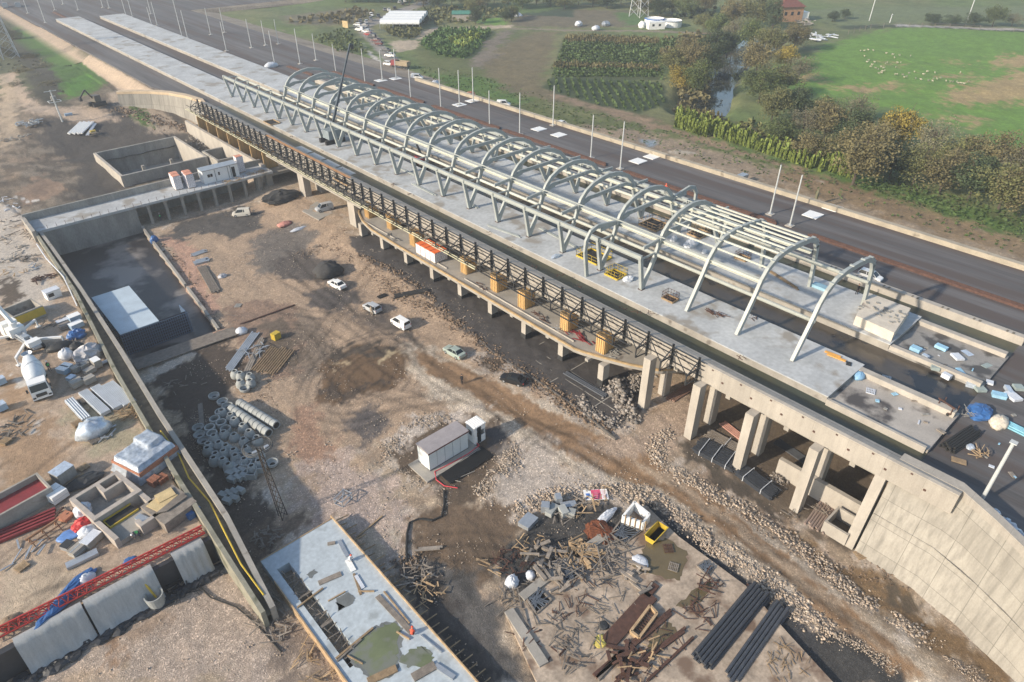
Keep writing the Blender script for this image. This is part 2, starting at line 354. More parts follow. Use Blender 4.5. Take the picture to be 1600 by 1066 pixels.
# around the cabin
pp([(616, 706), (650, 672), (690, 655), (730, 650), (770, 655), (802, 684), (796, 712), (772, 735), (762, 775), (740, 795), (700, 800), (688, 765), (655, 748), (625, 735)], (112, 96, 80), .25, 0, soft=.6, jit=.8)
pp([(752, 660), (790, 670), (804, 684), (794, 712), (772, 720), (752, 700)], (96, 90, 88), .4, 0, soft=.6)  # cast shadow of cabin and booth painted into the ground colour
pp([(800, 700), (850, 690), (900, 730), (960, 760), (880, 775), (820, 800), (770, 790), (765, 760), (780, 735)], (184, 172, 160), 1, soft=1.2)
pp([(690, 795), (745, 795), (768, 780), (800, 790), (790, 850), (768, 900), (735, 960), (700, 975), (655, 890), (640, 845), (650, 820)], (126, 106, 86), .2, .05, soft=.8)
pp([(640, 880), (700, 870), (760, 905), (800, 1000), (860, 1070), (740, 1070), (700, 990)], (112, 108, 104), .5, 0, soft=1.2)
pp([(780, 905), (798, 850), (850, 800), (905, 785), (960, 785), (985, 825), (940, 872), (880, 902), (820, 935)], (84, 82, 80), .7, 0, soft=.5, jit=.6)
pp([(985, 785), (1012, 784), (1046, 806), (1092, 838), (1160, 890), (1228, 940), (1270, 972), (1330, 1020), (1360, 1070), (1280, 1070), (1220, 990), (1150, 930), (1060, 850)], (74, 74, 76), .6, 0, soft=.4, jit=.6)
pp([(1275, 978), (1330, 985), (1390, 1040), (1425, 1070), (1270, 1070)], (78, 77, 76), .6, 0, soft=.4, jit=.5)
pp([(1180, 800), (1240, 830), (1330, 870), (1400, 885), (1480, 960), (1600, 1060), (1580, 1070), (1440, 1000), (1380, 950), (1300, 880)], (150, 124, 92), .5, .1, soft=.8)
pp([(1410, 900), (1450, 930), (1440, 950), (1400, 930)], (112, 100, 84), .4, .1, soft=.6)
pp([(1085, 610), (1200, 600), (1350, 690), (1420, 760), (1340, 850), (1240, 800), (1150, 745), (1075, 690)], (116, 102, 86), .5, .1, soft=1)
pp([(1080, 690), (1180, 760), (1240, 800), (1230, 810), (1160, 775), (1080, 715)], (100, 90, 78), .3, .2, soft=.5)
# dark floor under the mezzanine
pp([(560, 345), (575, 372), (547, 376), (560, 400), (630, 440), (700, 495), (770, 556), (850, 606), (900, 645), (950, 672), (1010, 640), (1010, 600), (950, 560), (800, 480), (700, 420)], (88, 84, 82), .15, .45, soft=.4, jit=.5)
# pit for the pipe store
pp([(232, 590), (300, 565), (345, 520), (385, 555), (372, 600), (350, 640), (330, 665), (300, 660), (262, 645)], (88, 76, 66), .3, 0, soft=.8)
pp([(300, 640), (330, 660), (350, 700), (420, 780), (430, 860), (380, 870), (330, 760), (280, 690)], (100, 88, 78), .6, 0, soft=1)
pp([(350, 480), (400, 470), (460, 480), (470, 580), (430, 590), (370, 540)], (150, 126, 108), .7, .0, soft=1)
pp([(405, 505), (450, 492), (475, 540), (450, 590), (415, 560)], (120, 106, 92), .5, 0, soft=1)
pp([(600, 690), (640, 660), (700, 640), (760, 640), (700, 655), (650, 678), (618, 712)], (190, 178, 166), 1, soft=.8)
# lower left gravel, slab surrounds
pp([(30, 1070), (100, 1000), (250, 900), (350, 860), (400, 900), (450, 1000), (470, 1070)], (172, 156, 142), 1, soft=1.5, jit=2)
pp([(145, 1000), (180, 995), (185, 1035), (150, 1040)], (160, 132, 108), .4, soft=.8)
pp([(205, 965), (262, 965), (250, 1000), (210, 998)], (162, 142, 124), .4, soft=1)
pp([(350, 840), (440, 820), (520, 810), (440, 860), (400, 880)], (132, 114, 98), .5, soft=1)
pp([(400, 950), (470, 960), (540, 1070), (460, 1070)], (138, 124, 112), .6, soft=1)
pp([(600, 880), (680, 900), (740, 1000), (800, 1070), (740, 1070), (640, 950)], (86, 80, 76), .4, .1, soft=.8)
# --- upper yard
YZ = 2.8
pp([(-60, 300), (20, 330), (40, 350), (430, 940), (330, 860), (-60, 1070)], (176, 156, 136), .35, z=YZ, soft=.6, jit=.3)
pp([(-60, 300), (20, 320), (80, 420), (90, 480), (20, 480), (-60, 440)], (186, 176, 164), .5, z=YZ, soft=1.5)
pp([(0, 560), (60, 640), (110, 700), (60, 780), (0, 790)], (170, 142, 114), .2, z=YZ, soft=1.5)
pp([(20, 590), (45, 590), (40, 610), (20, 608)], (196, 190, 182), .2, z=YZ, soft=.6)
pp([(45, 655), (70, 650), (65, 665), (48, 668)], (196, 188, 178), .2, z=YZ, soft=.6)
pp([(0, 435), (30, 445), (35, 462), (20, 475), (0, 478)], (104, 92, 80), .3, z=YZ, soft=.6)
pp([(0, 880), (200, 880), (180, 940), (0, 990)], (182, 164, 142), .15, z=YZ, soft=1.5)
pp([(100, 640), (200, 620), (220, 700), (160, 710)], (160, 150, 126), .3, z=YZ, soft=1.5)
# --- north of the walkway
pp([(120, 262), (70, 240), (60, 210), (140, 205), (180, 180), (260, 175), (300, 215), (330, 250), (250, 280), (120, 320)], (92, 86, 80), .4, z=1, soft=2)
pp([(28, 300), (60, 270), (95, 280), (95, 300), (40, 322)], (160, 134, 112), .3, z=YZ, soft=1)
pp([(30, 305), (60, 315), (40, 318)], (222, 214, 204), .2, z=YZ, soft=.4)
pp([(0, 120), (40, 180), (130, 190), (180, 185), (170, 175), (60, 170), (20, 120)], (176, 156, 136), .4, z=4, soft=1.5)
pp([(0, 115), (30, 150), (30, 210), (0, 230)], (170, 152, 130), .4, z=4, soft=2)
pp([(0, 60), (20, 80), (60, 160), (110, 175), (90, 120), (40, 70), (0, 30)], (80, 78, 64), .4, z=4, soft=2)
pp([(30, 50), (60, 70), (100, 110), (130, 150), (95, 150), (60, 120)], (88, 84, 72), .5, z=4, soft=2)
pp([(28, 45), (75, 68), (120, 90), (155, 112), (170, 132), (150, 150), (105, 158), (95, 130), (65, 95), (30, 70)], (88, 124, 50), .3, z=4.2, soft=1.5)
pp([(118, 130), (140, 120), (150, 140), (120, 152), (100, 155)], (92, 140, 48), .3, z=4.2, soft=1)
pp([(18, 25), (60, 30), (75, 60), (60, 66), (25, 42)], (176, 162, 146), .5, z=5, soft=1.5)
pp([(185, 152), (240, 170), (300, 195), (240, 200), (190, 175), (170, 160)], (160, 144, 126), .8, z=3.5, soft=1.5)
pp([(205, 176), (235, 185), (240, 205), (215, 200)], (90, 120, 56), .3, z=2, soft=1)
# embankment slope
EMB = [(50.2, 186), (50.6, 240), (52.4, 300), (53, 420), (47.5, 420), (47.5, 240), (45.8, 186)]
pp(EMB, (180, 160, 138), .3, raw=True, soft=.6, jit=.2)
pp([(51, 186), (51.4, 240), (53, 300), (54, 700), (75, 700), (75, 186)], (104, 102, 102), .3, raw=True, soft=.3, jit=.2)
def paint_core(X, Y):
    n1 = fbm(X * .12, Y * .12, 3); n2 = fbm(X * .5, Y * .5, 8)
    base = np.array(A(178, 162, 142, GK)); dk = np.array(A(144, 124, 102, GK)); lt = np.array(A(206, 196, 184, GK)); rd = np.array(A(184, 158, 134, GK))
    t = sstep(n1, .38, .62)[..., None]; col = base * (1 - t) + dk * t * .4 + base * t * .6
    t = sstep(n2, .55, .75)[..., None]; col = col * (1 - t * .6) + lt * t * .6
    t = sstep(fbm(X * .3, Y * .3, 31), .56, .72)[..., None]; col = col * (1 - t * .5) + rd * t * .5
    far = sstep(Y, 190, 215)[..., None] * (X < 60)[..., None]; gr = np.array(A(104, 106, 76)); col = col * (1 - far) + gr * far; nd = (sstep(Y, 131, 134) * (X > -12) * (X < 52) * (Y < 215))[..., None] * (.45 + .45 * sstep(n2, .35, .6)[..., None]); col = col * (1 - nd) + np.array(A(104, 92, 78)) * nd
    md = sstep(fbm(X * .16 + 7, Y * .42, 91) + .25 * (fbm(X * 1.6, Y * 2.4, 92, 3) - .5), .50, .60) * (X > 12) * (X < 53) * (Y < 122) * .45; md = md[..., None]
    col = col * (1 - md) + np.array(A(134, 114, 96, GK)) * md
    pl = sstep(fbm(X * .22 + 31, Y * .5 + 5, 95) + .3 * (fbm(X * 2.2, Y * 2.2, 96, 3) - .5), .55, .64) * (X > 12) * (X < 53) * (Y < 122) * .5; pl = pl[..., None]
    col = col * (1 - pl) + np.array(A(204, 194, 184, GK)) * pl
    aux = np.zeros(X.shape + (3,)); aux[..., 0] = .75
    for k, (poly, c, st, wet, soft, jit) in enumerate(P):
        w_ = patch_w(X, Y, poly, soft, jit, k * 3 + 1)[..., None]
        col = col * (1 - w_) + np.array(c) * w_; aux[..., 0:1] = aux[..., 0:1] * (1 - w_) + st * w_; aux[..., 1:2] = aux[..., 1:2] * (1 - w_) + wet * w_
    # long soft streaks left by wheels
    for k, (ax_, ay, bx_, by_) in enumerate([(660, 565, 1420, 1040), (650, 580, 1000, 745), (1000, 730, 1400, 1050), (470, 430, 640, 560), (430, 420, 660, 590), (520, 600, 720, 640), (720, 800, 800, 930), (20, 780, 200, 640), (0, 930, 200, 860), (10, 960, 220, 880), (600, 400, 470, 560), (430, 470, 620, 610), (560, 470, 700, 600), (620, 530, 900, 700), (900, 690, 1250, 930), (1100, 800, 1500, 1060), (560, 640, 760, 610), (470, 520, 560, 640), (680, 840, 740, 1000), (720, 820, 770, 960), (420, 480, 540, 500), (450, 380, 600, 520)]):
        z = 0 if ax_ > 250 else YZ
        a = U(ax_, ay, z); b = U(bx_, by_, z); dx, dy = b[0] - a[0], b[1] - a[1]; L = math.hypot(dx, dy)
        t = ((X - a[0]) * dx + (Y - a[1]) * dy) / L; d = ((X - a[0]) * dy - (Y - a[1]) * dx) / L + 2.2 * (fbm(X * .12, Y * .12, 60 + k) - .5)
        s_ = sstep(t, 0, 4) * (1 - sstep(t, L - 4, L)) * (np.exp(-((np.abs(d) - .95) / .32) ** 2)); col = col * (1 - .34 * s_[..., None])
    for cx_, cy_, z, aa, bb, rs_ in ((575, 585, 0, 12, 8, (.25, .4, .5, .66, .78, .9)), (-30, 620, YZ, 16, 14, (.45, .5, .62, .68, .8, .86, .95)), (0, 930, YZ, 26, 9, (.3, .38, .55, .63, .8)), (880, 745, 0, 9, 7, (.45, .6, .75, .9)), (445, 545, 0, 6, 7, (.3, .45, .6, .75, .9)), (780, 960, 0, 9, 14, (.4, .55, .7, .85))):
        c = U(cx_, cy_, z); th = .5; dx = X - c[0]; dy = Y - c[1]; u = dx * math.cos(th) + dy * math.sin(th); v = -dx * math.sin(th) + dy * math.cos(th); r = np.hypot(u / aa, v / bb) + .12 * (fbm(X * .2, Y * .2, 70) - .5)
        s_ = sum(np.exp(-((r - q) / .022) ** 2) for q in rs_) * sstep(fbm(X * .15, Y * .15, 71), .36, .5) * ((X > wallx(Y)) if z == 0 else (X < wallx(Y))); col = col * (1 - .36 * np.clip(s_, 0, 1)[..., None])
    return col, aux
def zcore(X, Y):
    z = G(X, Y); rough = (fbm(X * .35, Y * .35, 5) - .5) * .35 + (fbm(X * 1.1, Y * 1.1, 6, 3) - .5) * .16
    k = np.ones(X.shape); k = np.where((X > PIT['x0'] - 1) & (X < pit_right(Y)) & (Y > PIT['y0']) & (Y < PIT['y1']), 0, k)
    k = np.where((Y > 46.6) & (X < wallx(Y)), .35, k); k = np.where(X > 52, .3, k)
    big = np.where((Y > 133) & (X < 45), (fbm(X * .06, Y * .06, 9) - .5) * 2.0, 0)
    return z + rough * k + big
def axis(a, b, step, breaks):
    v = list(np.arange(a, b, step))
    for q in breaks: v = [t for t in v if abs(t - q) > step * .3] + [q - .02, q + .02]
    return np.array(sorted(v))
xs = axis(-30, 78, .3, [11.0]); ys = np.concatenate([axis(-25, 135, .3, [46.6, PIT['y0'], PIT['y1'], 130.6]), np.arange(135.5, 240, 1.0)])
GM = ground_mat('site_ground')
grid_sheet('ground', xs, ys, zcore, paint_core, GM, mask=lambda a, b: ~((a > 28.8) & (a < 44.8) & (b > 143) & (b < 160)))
xs = np.arange(-60, 76, 3.0); ys = np.arange(239, 900, 3.5)
grid_sheet('ground', xs, ys, lambda X, Y: zcore(X, Y) - .02, paint_core, GM)
ys = np.arange(126, 246, 2.0); xs = np.arange(-120, -29, 3.0)
grid_sheet('ground', xs, ys, lambda X, Y: zcore(X, Y) - .02, paint_core, GM)
# --- fields east of the railway
P2 = []
def pf(pts, col, st=.3, wet=0, z=6.0, soft=1.5, jit=2.0): P2.append((pxpoly(pts, z), A(*col), st, wet, soft, jit))
pf([(650, 95), (760, 180), (900, 240), (1060, 300), (1300, 400), (1600, 520), (1700, 560), (1700, 330), (1450, 330), (1250, 270), (1050, 215), (860, 170), (830, 60), (640, 40)], (104, 112, 66), .3, soft=3)
pf([(660, 115), (700, 135), (800, 165), (850, 155), (960, 165), (1000, 190), (1050, 205), (1240, 262), (1350, 300), (1450, 355), (1600, 385), (1600, 350), (1400, 290), (1200, 240), (1050, 196), (900, 158), (760, 120)], (92, 122, 54), .3, soft=2)
pf([(740, 95), (830, 50), (870, 50), (850, 130), (880, 150), (1040, 190), (1040, 200), (860, 160), (800, 150)], (122, 112, 84), .3, soft=2)
pf([(860, 195), (940, 200), (1010, 205), (1100, 232), (1200, 262), (1320, 300), (1480, 345), (1640, 392), (1640, 420), (1500, 385), (1380, 350), (1300, 330), (1180, 290), (1000, 245), (930, 232)], (164, 146, 124), .5, soft=1)
pf([(860, 143), (960, 170), (1050, 200), (1250, 262), (1250, 270), (1040, 208), (860, 150)], (156, 134, 110), .4, soft=.8)
pf([(1230, 270), (1300, 280), (1420, 330), (1400, 350), (1300, 310)], (140, 112, 88), .4, soft=1.5)
pf([(1000, 215), (1025, 217), (1030, 226), (1010, 228)], (150, 156, 160), 0, .9, soft=.5, jit=.6)
pf([(1042, 236), (1080, 236), (1082, 243), (1060, 245)], (196, 186, 170), .3, soft=.5)
pf([(1262, 285), (1300, 296), (1306, 301), (1280, 298)], (190, 176, 160), .3, soft=.5)
pf([(860, 135), (880, 60), (1030, 72), (1040, 110), (1035, 124), (1010, 125), (850, 128)], (78, 90, 56), .4, soft=.8, jit=.6)
pf([(846, 138), (865, 120), (1035, 128), (1045, 160), (1000, 178), (930, 165), (880, 150)], (70, 86, 52), .4, soft=.8, jit=.6)
pf([(1055, 195), (1065, 170), (1120, 180), (1300, 240), (1340, 262), (1320, 268), (1200, 235)], (96, 92, 60), .4, soft=.8)
pf([(1190, 120), (1250, 90), (1320, 60), (1400, 42), (1700, 54), (1700, 280), (1600, 240), (1500, 200), (1420, 175), (1330, 160), (1240, 140)], (112, 150, 60), .25, soft=3, jit=3)
for q in ([(1300, 135), (1420, 130), (1400, 143), (1330, 143)], [(1480, 145), (1600, 110), (1650, 130), (1600, 160), (1500, 165)], [(1465, 180), (1540, 185), (1520, 196), (1470, 190)], [(1390, 95), (1420, 100), (1400, 104)], [(1560, 90), (1600, 82), (1640, 95), (1590, 104), (1545, 108)], [(1470, 92), (1500, 96), (1480, 102)], [(1300, 132), (1250, 110), (1230, 118)], [(1440, 115), (1530, 118), (1500, 124)]):
    pf(q, (178, 156, 110), .4, soft=2.0, jit=4)
pf([(1240, 20), (1320, 10), (1700, 10), (1700, 52), (1400, 38), (1320, 45)], (116, 128, 88), .3, soft=3, jit=3)
pf([(1240, 25), (1310, 40), (1420, 38), (1700, 54), (1700, 57), (1420, 42), (1330, 46)], (64, 78, 50), .3, soft=1, jit=1)
pf([(1400, 38), (1700, 50), (1700, 53), (1400, 41)], (186, 182, 178), .3, soft=.6, jit=.4)
pf([(800, 44), (1120, 50), (1120, 53), (800, 46)], (150, 138, 120), .3, soft=1, jit=1)
pf([(800, 20), (900, 15), (1000, 18), (1000, 42), (800, 42)], (120, 112, 90), .3, soft=2)
pf([(815, 24), (820, 10), (900, 12), (895, 28)], (64, 82, 60), .3, soft=.6, jit=.5)
pf([(960, 20), (1010, 20), (1010, 38), (980, 40)], (92, 124, 66), .3, soft=2)
pf([(1060, 205), (1093, 164), (1098, 145), (1120, 120), (1145, 100), (1165, 85), (1185, 80), (1170, 100), (1150, 125), (1135, 150), (1130, 170), (1110, 180)], (70, 74, 60), .3, soft=1.5)
pf([(1230, 268), (1340, 292), (1450, 325), (1600, 375), (1700, 410), (1700, 440), (1600, 412), (1450, 372), (1300, 328), (1180, 288)], (150, 128, 98), .4, soft=2, jit=3)
pf([(1000, 228), (1200, 280), (1400, 345), (1620, 412), (1620, 430), (1400, 362), (1200, 300), (1000, 245)], (170, 152, 130), .4, soft=1.5)
# road, yards and gardens by the far road
pf([(618, 124), (600, 95), (572, 60), (553, 42), (556, 36), (590, 28), (640, 8), (670, -8), (700, -8), (650, 14), (610, 30), (578, 42), (600, 70), (640, 110), (700, 140), (680, 140)], (164, 158, 152), .3, soft=.8, jit=.5)
pf([(565, 68), (590, 90), (608, 108), (596, 108), (576, 84)], (212, 206, 198), .3, soft=.5, jit=.5)
pf([(607, 66), (640, 62), (660, 50), (672, 42), (800, 40), (800, 44), (690, 46), (668, 62), (650, 76), (620, 82)], (192, 176, 154), .3, soft=.8, jit=.8)
pf([(590, 46), (664, 45), (650, 62), (620, 60)], (98, 108, 88), .5, soft=1)
pf([(660, 62), (690, 45), (770, 48), (760, 66), (735, 92), (690, 90), (652, 72)], (84, 104, 52), .4, soft=1)
pf([(735, 95), (765, 65), (795, 44), (800, 52), (760, 100), (740, 110)], (132, 122, 108), .4, soft=1)
pf([(430, 10), (600, 10), (560, 35), (430, 40)], (104, 118, 74), .4, soft=3)
pf([(440, 25), (560, 12), (590, 20), (550, 38), (450, 40)], (122, 116, 92), .4, soft=1.5)
pf([(700, 5), (800, 5), (900, 10), (820, 22), (720, 30)], (98, 122, 70), .4, soft=2)
pf([(750, 30), (790, 28), (785, 40), (748, 38)], (120, 160, 70), .3, soft=.8)
pf([(430, 50), (550, 100), (600, 128), (560, 120), (430, 66)], (206, 200, 190), .4, z=7, soft=.8, jit=1.5)
pf([(395, 35), (440, 45), (540, 92), (520, 96), (400, 52)], (148, 134, 116), .4, z=7, soft=1)
pf([(500, 40), (545, 45), (575, 80), (530, 78), (480, 56)], (98, 112, 66), .4, soft=1)
def paint_field(X, Y):
    n1 = fbm(X * .02, Y * .02, 3); n2 = fbm(X * .1, Y * .1, 8); n3 = fbm(X * .4, Y * .4, 18)
    a = np.array(A(110, 128, 72)); b = np.array(A(138, 132, 96)); c = np.array(A(84, 102, 54))
    t = sstep(n1, .4, .6)[..., None]; col = a * (1 - t) + b * t * .6 + a * t * .4; t = sstep(n2, .5, .7)[..., None]; col = col * (1 - .6 * t) + c * .6 * t
    d = X - 104.5; t = (1 - sstep(d, 2, 7 + 5 * n2))[..., None]; col = col * (1 - t) + np.array(A(138, 124, 106)) * t
    aux = np.zeros(X.shape + (3,)); aux[..., 0] = .3
    for k, (poly, cc, st, wet, soft, jit) in enumerate(P2):
        w_ = patch_w(X, Y, poly, soft, jit, k * 3 + 101)[..., None]
        col = col * (1 - w_) + np.array(cc) * w_; aux[..., 0:1] = aux[..., 0:1] * (1 - w_) + st * w_; aux[..., 1:2] = aux[..., 1:2] * (1 - w_) + wet * w_
    col = col * (.86 + .28 * n3[..., None]) * (.8 + .4 * fbm(X * .9, Y * .9, 44, 3)[..., None]); return col, aux
RIV = [U(*p, 5) for p in [(1090, 175), (1098, 165), (1103, 150), (1108, 128), (1125, 112), (1150, 92), (1175, 80), (1200, 60)]]
def zfield(X, Y):
    z = 6.0 + 1.2 * (1 - sstep(X, 103.4, 107)) + (fbm(X * .05, Y * .05, 4) - .5) * 1.0 + (fbm(X * .4, Y * .4, 14) - .5) * .3
    d = np.full(X.shape, 1e9)
    for i in range(len(RIV) - 1):
        ax_, ay = RIV[i]; bx_, by_ = RIV[i + 1]; dx, dy = bx_ - ax_, by_ - ay; L = dx * dx + dy * dy
        t = np.clip(((X - ax_) * dx + (Y - ay) * dy) / L, 0, 1); d = np.minimum(d, np.hypot(X - ax_ - t * dx, Y - ay - t * dy))
    return z - 2.2 * (1 - sstep(d, 4.0, 9.0))
FM = ground_mat('field_ground', speck=3.5, fscale=.5)
grid_sheet('field', np.concatenate([np.arange(103.4, 240, .8), np.arange(240, 460, 2.0), np.arange(460, 3000, 40.)]), np.concatenate([np.arange(-600, -40, 20.), np.arange(-40, 200, .8), np.arange(200, 420, 2.0), np.arange(420, 3000, 40.)]), zfield, paint_field, FM)
hz = MB().add([(-3500, -3500, -3), (3500, -3500, -3), (3500, 3500, -3), (-3500, 3500, -3)], [(0, 1, 2, 3)])
struct('terrain', hz, mat('far_terrain', A(110, 118, 84), .95, noise=.2, scale=.02))
# river and standing water
def water_mat(name, col, rough=.06, bump=.08, scale=1.5, dark=None):
    m = mat(name, col, rough, noise=.25, scale=.35, fine=.03, dark=dark); n = m.node_tree.nodes; l = m.node_tree.links
    t = n.new('ShaderNodeTexNoise'); t.inputs['Scale'].default_value = scale; b = n.new('ShaderNodeBump'); b.inputs['Strength'].default_value = bump; b.inputs['Distance'].default_value = .03
    tc = n.new('ShaderNodeTexCoord'); l.new(tc.outputs['Object'], t.inputs[0]); l.new(t.outputs[0], b.inputs['Height']); l.new(b.outputs[0], n['Principled BSDF'].inputs['Normal']); return m
riv = MB()
L_ = []; R_ = []
for i, (x, y) in enumerate(RIV):
    a = RIV[max(0, i - 1)]; b = RIV[min(len(RIV) - 1, i + 1)]; dx, dy = b[0] - a[0], b[1] - a[1]; q = math.hypot(dx, dy); wd = 8.5
    L_.append((x - dy / q * wd, y + dx / q * wd, 4.7)); R_.append((x + dy / q * wd, y - dx / q * wd, 4.7))
riv.add(L_ + R_, [(i, i + len(RIV), i + len(RIV) + 1, i + 1) for i in range(len(RIV) - 1)])
struct('river', riv, water_mat('river_water', (.05, .055, .045), .03))
pw = MB().prism([(PIT['x0'], PIT['y0']), (float(pit_right(82.5)), PIT['y0']), (float(pit_right(94)), 94), (float(pit_right(120)), 120), (25.7, PIT['y1']), (PIT['x0'], PIT['y1'])], -1.55, -.95)
struct('pit_floor', pw, mat('wet_pit_floor', (.035, .033, .035), .4, noise=.35, scale=.3, fine=.25, finescale=4, dark=((.21, .19, .175), .13, .49)))
# ---------------------------------------------------------------- panelled concrete, wet troughs
def panel_mat(name, col, sx=1.2, sz=1.2, line=.02, dark=.55, rough=.88, axis_='y', streak=.25, tint=.12):
    m = mat(name, col, rough, noise=.14, scale=.7, fine=.07, finescale=9, stretch=(1, 1, .5)); n = m.node_tree.nodes; l = m.node_tree.links; b = n['Principled BSDF']
    src = b.inputs['Base Color'].links[0].from_socket
    tc = n.new('ShaderNodeTexCoord'); s = n.new('ShaderNodeSeparateXYZ'); l.new(tc.outputs['Object'], s.inputs[0])
    cb = n.new('ShaderNodeCombineXYZ'); l.new(s.outputs['Y' if axis_ == 'y' else 'X'], cb.inputs[0]); l.new(s.outputs['Z'], cb.inputs[1])
    br = n.new('ShaderNodeTexBrick'); br.offset = 0; br.inputs['Scale'].default_value = 1; br.inputs['Brick Width'].default_value = sx; br.inputs['Row Height'].default_value = sz
    br.inputs['Mortar Size'].default_value = line; br.inputs['Mortar Smooth'].default_value = .3
    br.inputs['Color1'].default_value = (1, 1, 1, 1); br.inputs['Color2'].default_value = (1 - tint,) * 3 + (1,); br.inputs['Mortar'].default_value = (dark,) * 3 + (1,)
    l.new(cb.outputs[0], br.inputs[0])
    mp = n.new('ShaderNodeMapping'); mp.inputs['Scale'].default_value = (2.2, 2.2, .07); l.new(tc.outputs['Object'], mp.inputs[0])
    t = n.new('ShaderNodeTexNoise'); t.inputs['Scale'].default_value = 1.3; t.inputs['Detail'].default_value = 6; l.new(mp.outputs[0], t.inputs[0])
    r = n.new('ShaderNodeMapRange'); r.inputs[1].default_value = .42; r.inputs[2].default_value = .72; r.inputs[3].default_value = 1; r.inputs[4].default_value = 1 - streak; l.new(t.outputs[0], r.inputs[0])
    v = n.new('ShaderNodeVectorMath'); v.operation = 'MULTIPLY'; l.new(src, v.inputs[0]); l.new(br.outputs[0], v.inputs[1])
    v2 = n.new('ShaderNodeVectorMath'); v2.operation = 'SCALE'; l.new(v.outputs[0], v2.inputs[0]); l.new(r.outputs[0], v2.inputs['Scale']); l.new(v2.outputs[0], b.inputs['Base Color']); return m
PM = panel_mat('panelled_concrete', A(216, 210, 198, .50), 2.8, 2.5, .03, .55, streak=.3, tint=.14)
PMX = panel_mat('panelled_concrete_end', A(200, 194, 186), 1.25, 1.6, axis_='x', streak=.3)
GMT = panel_mat('parapet_concrete', A(214, 206, 194, .55), 3.25, 3.0, .012, .6, streak=.12, tint=.08)
WET = water_mat('green_wet_membrane', (.050, .056, .036), .3, .05, 3, dark=((.035, .05, .042), .10, .48))
WET2 = water_mat('brown_wet_trough', (.075, .062, .048), .25, .05, 3, dark=((.018, .02, .024), .35, .50))
DZ = 8.5; TZ = 7.55
# ---- railway viaduct near girder: parapet, deck, columns
via = thing('railway_viaduct', 'long concrete railway viaduct with pale parapet on square pillars beside the site', 'viaduct')
mb = MB().extr([(52.0, 7.0), (52.0, 9.15), (52.35, 9.2), (53.3, 8.95), (53.55, 8.9), (53.55, 7.3), (53.0, 7.0)], 'y', 4.0, 160)
obj('parapet', mb, GMT, via)
mb = MB().extr([(52.6, 6.4), (52.6, 7.0), (57.0, 7.0), (57.0, 6.4)], 'y', 9, 160)
for y in np.arange(12, 160, 6.5): mb.bx(52.7, 57.0, y, y + .5, 5.9, 6.39)
obj('deck_slab', mb, M['conc'], via)
cols = [15.3, 21.9, 28.0, 34.4]
for y in cols: 
    for x0, wd in ((50.9, 1.15), (54.6, 1.1)):
        o = obj('column', MB().bx(x0, x0 + wd, y - .55, y + .35, float(G(x0, y)) - .5, 6.98 if x0 < 52 else 6.38), M['concl'], via)
for y in (98.3, 116.0):
    for x0 in (51.8, 55.0): obj('column', MB().bx(x0, x0 + 1.3, y - 1.8, y + .3, -.5, 6.38), M['concl'], via)
o = obj('column', MB().extr([(50.7, -1.8), (52.0, -1.8), (53.3, 7.0), (52.0, 7.0)], 'y', 9.2, 10.1), M['concl'], via)
fx = MB()
for k in range(12): fx.box((51.985, 6.3 + k * 3.25, 8.0), (.05, .22, .2))
for k in range(12): fx.box((51.985, 7.6 + k * 3.25, 8.9), (.05, .2, .14))
obj('anchor_hole', fx, M['rust'], via)
# ---- track trough beds (wet)
tb = MB().bx(53.55, 57.3, 8.0, 160, 7.0, TZ); struct('track_bed', tb, WET); tb = MB().bx(50.6, 57.3, 187, 320, 6.0, TZ); tb.prism([(55.2, 160), (57.3, 160), (57.3, 187), (50.6, 187), (52.6, 180), (54.6, 172)], 6.0, TZ); struct('asphalt_road', tb, M['asph'])
tb = MB().bx(64.8, 70.8, 8.0, 168, 6.6, TZ - .05); struct('track_bed', tb, WET2); tb = MB().bx(64.8, 70.8, 168, 302, 6.6, TZ); struct('asphalt_road', tb, M['asph'])
tb = MB().bx(78.8, 82.7, 8.0, 170, 6.6, TZ - .05); struct('track_bed', tb, WET)
tb = MB(); tb.bx(57.3, 64.8, 8.0, 17.5, 6.6, 7.9); struct('apron', tb, mat('wet_apron', A(196, 188, 178), .6, noise=.2, scale=.4, dark=((.075, .065, .06), .3, .50)))
tb = MB(); tb.bx(70.8, 78.9, 8.0, 17.3, 6.6, 7.8); struct('apron', tb, mat('wet_apron_far', A(170, 166, 160), .6, noise=.2, scale=.4, dark=((.07, .065, .06), .4, .48)))
kb = MB(); kb.bx(57.0, 57.32, 8.2, 17.4, 7.5, 8.25); tag(obj('kerb_wall', kb, M['concl']), 'low pale kerb wall between the green wet trough and the stained near apron', 'kerb')
kb = MB(); kb.bx(63.6, 64.4, 8.2, 17.4, 7.9, 8.5); tag(obj('kerb_wall', kb, M['concl']), 'pale kerb wall along the far side of the stained near apron', 'kerb')
kb = MB(); kb.bx(70.7, 71.3, 8.2, 17.2, 7.8, 8.3); tag(obj('kerb_wall', kb, M['concl']), 'pale kerb wall in front of the heap of blue foam and panels', 'kerb')
kb = MB(); kb.bx(78.2, 78.9, 8.2, 17.2, 7.8, 8.3); tag(obj('kerb_wall', kb, M['concl']), 'kerb wall behind the heap of blue foam and panels', 'kerb')
kb = MB(); kb.bx(82.7, 83.5, 7.8, 165, 7.0, 8.5)
kw = tag(obj('trough_wall', kb, M['concl']), 'long straight concrete wall with notched top between station troughs and asphalt', 'wall')
nk = MB()
for k in range(40): nk.box((82.95, 9 + k * 3.4, 8.51), (.5, .25, .03)); nk.box((82.95, 9.6 + k * 3.4, 8.51), (.5, .2, .03))
obj('notch', nk, mat('dark_plate', (.16, .14, .11), .9), kw)  # flat darker plates on the wall top, drawn as notches
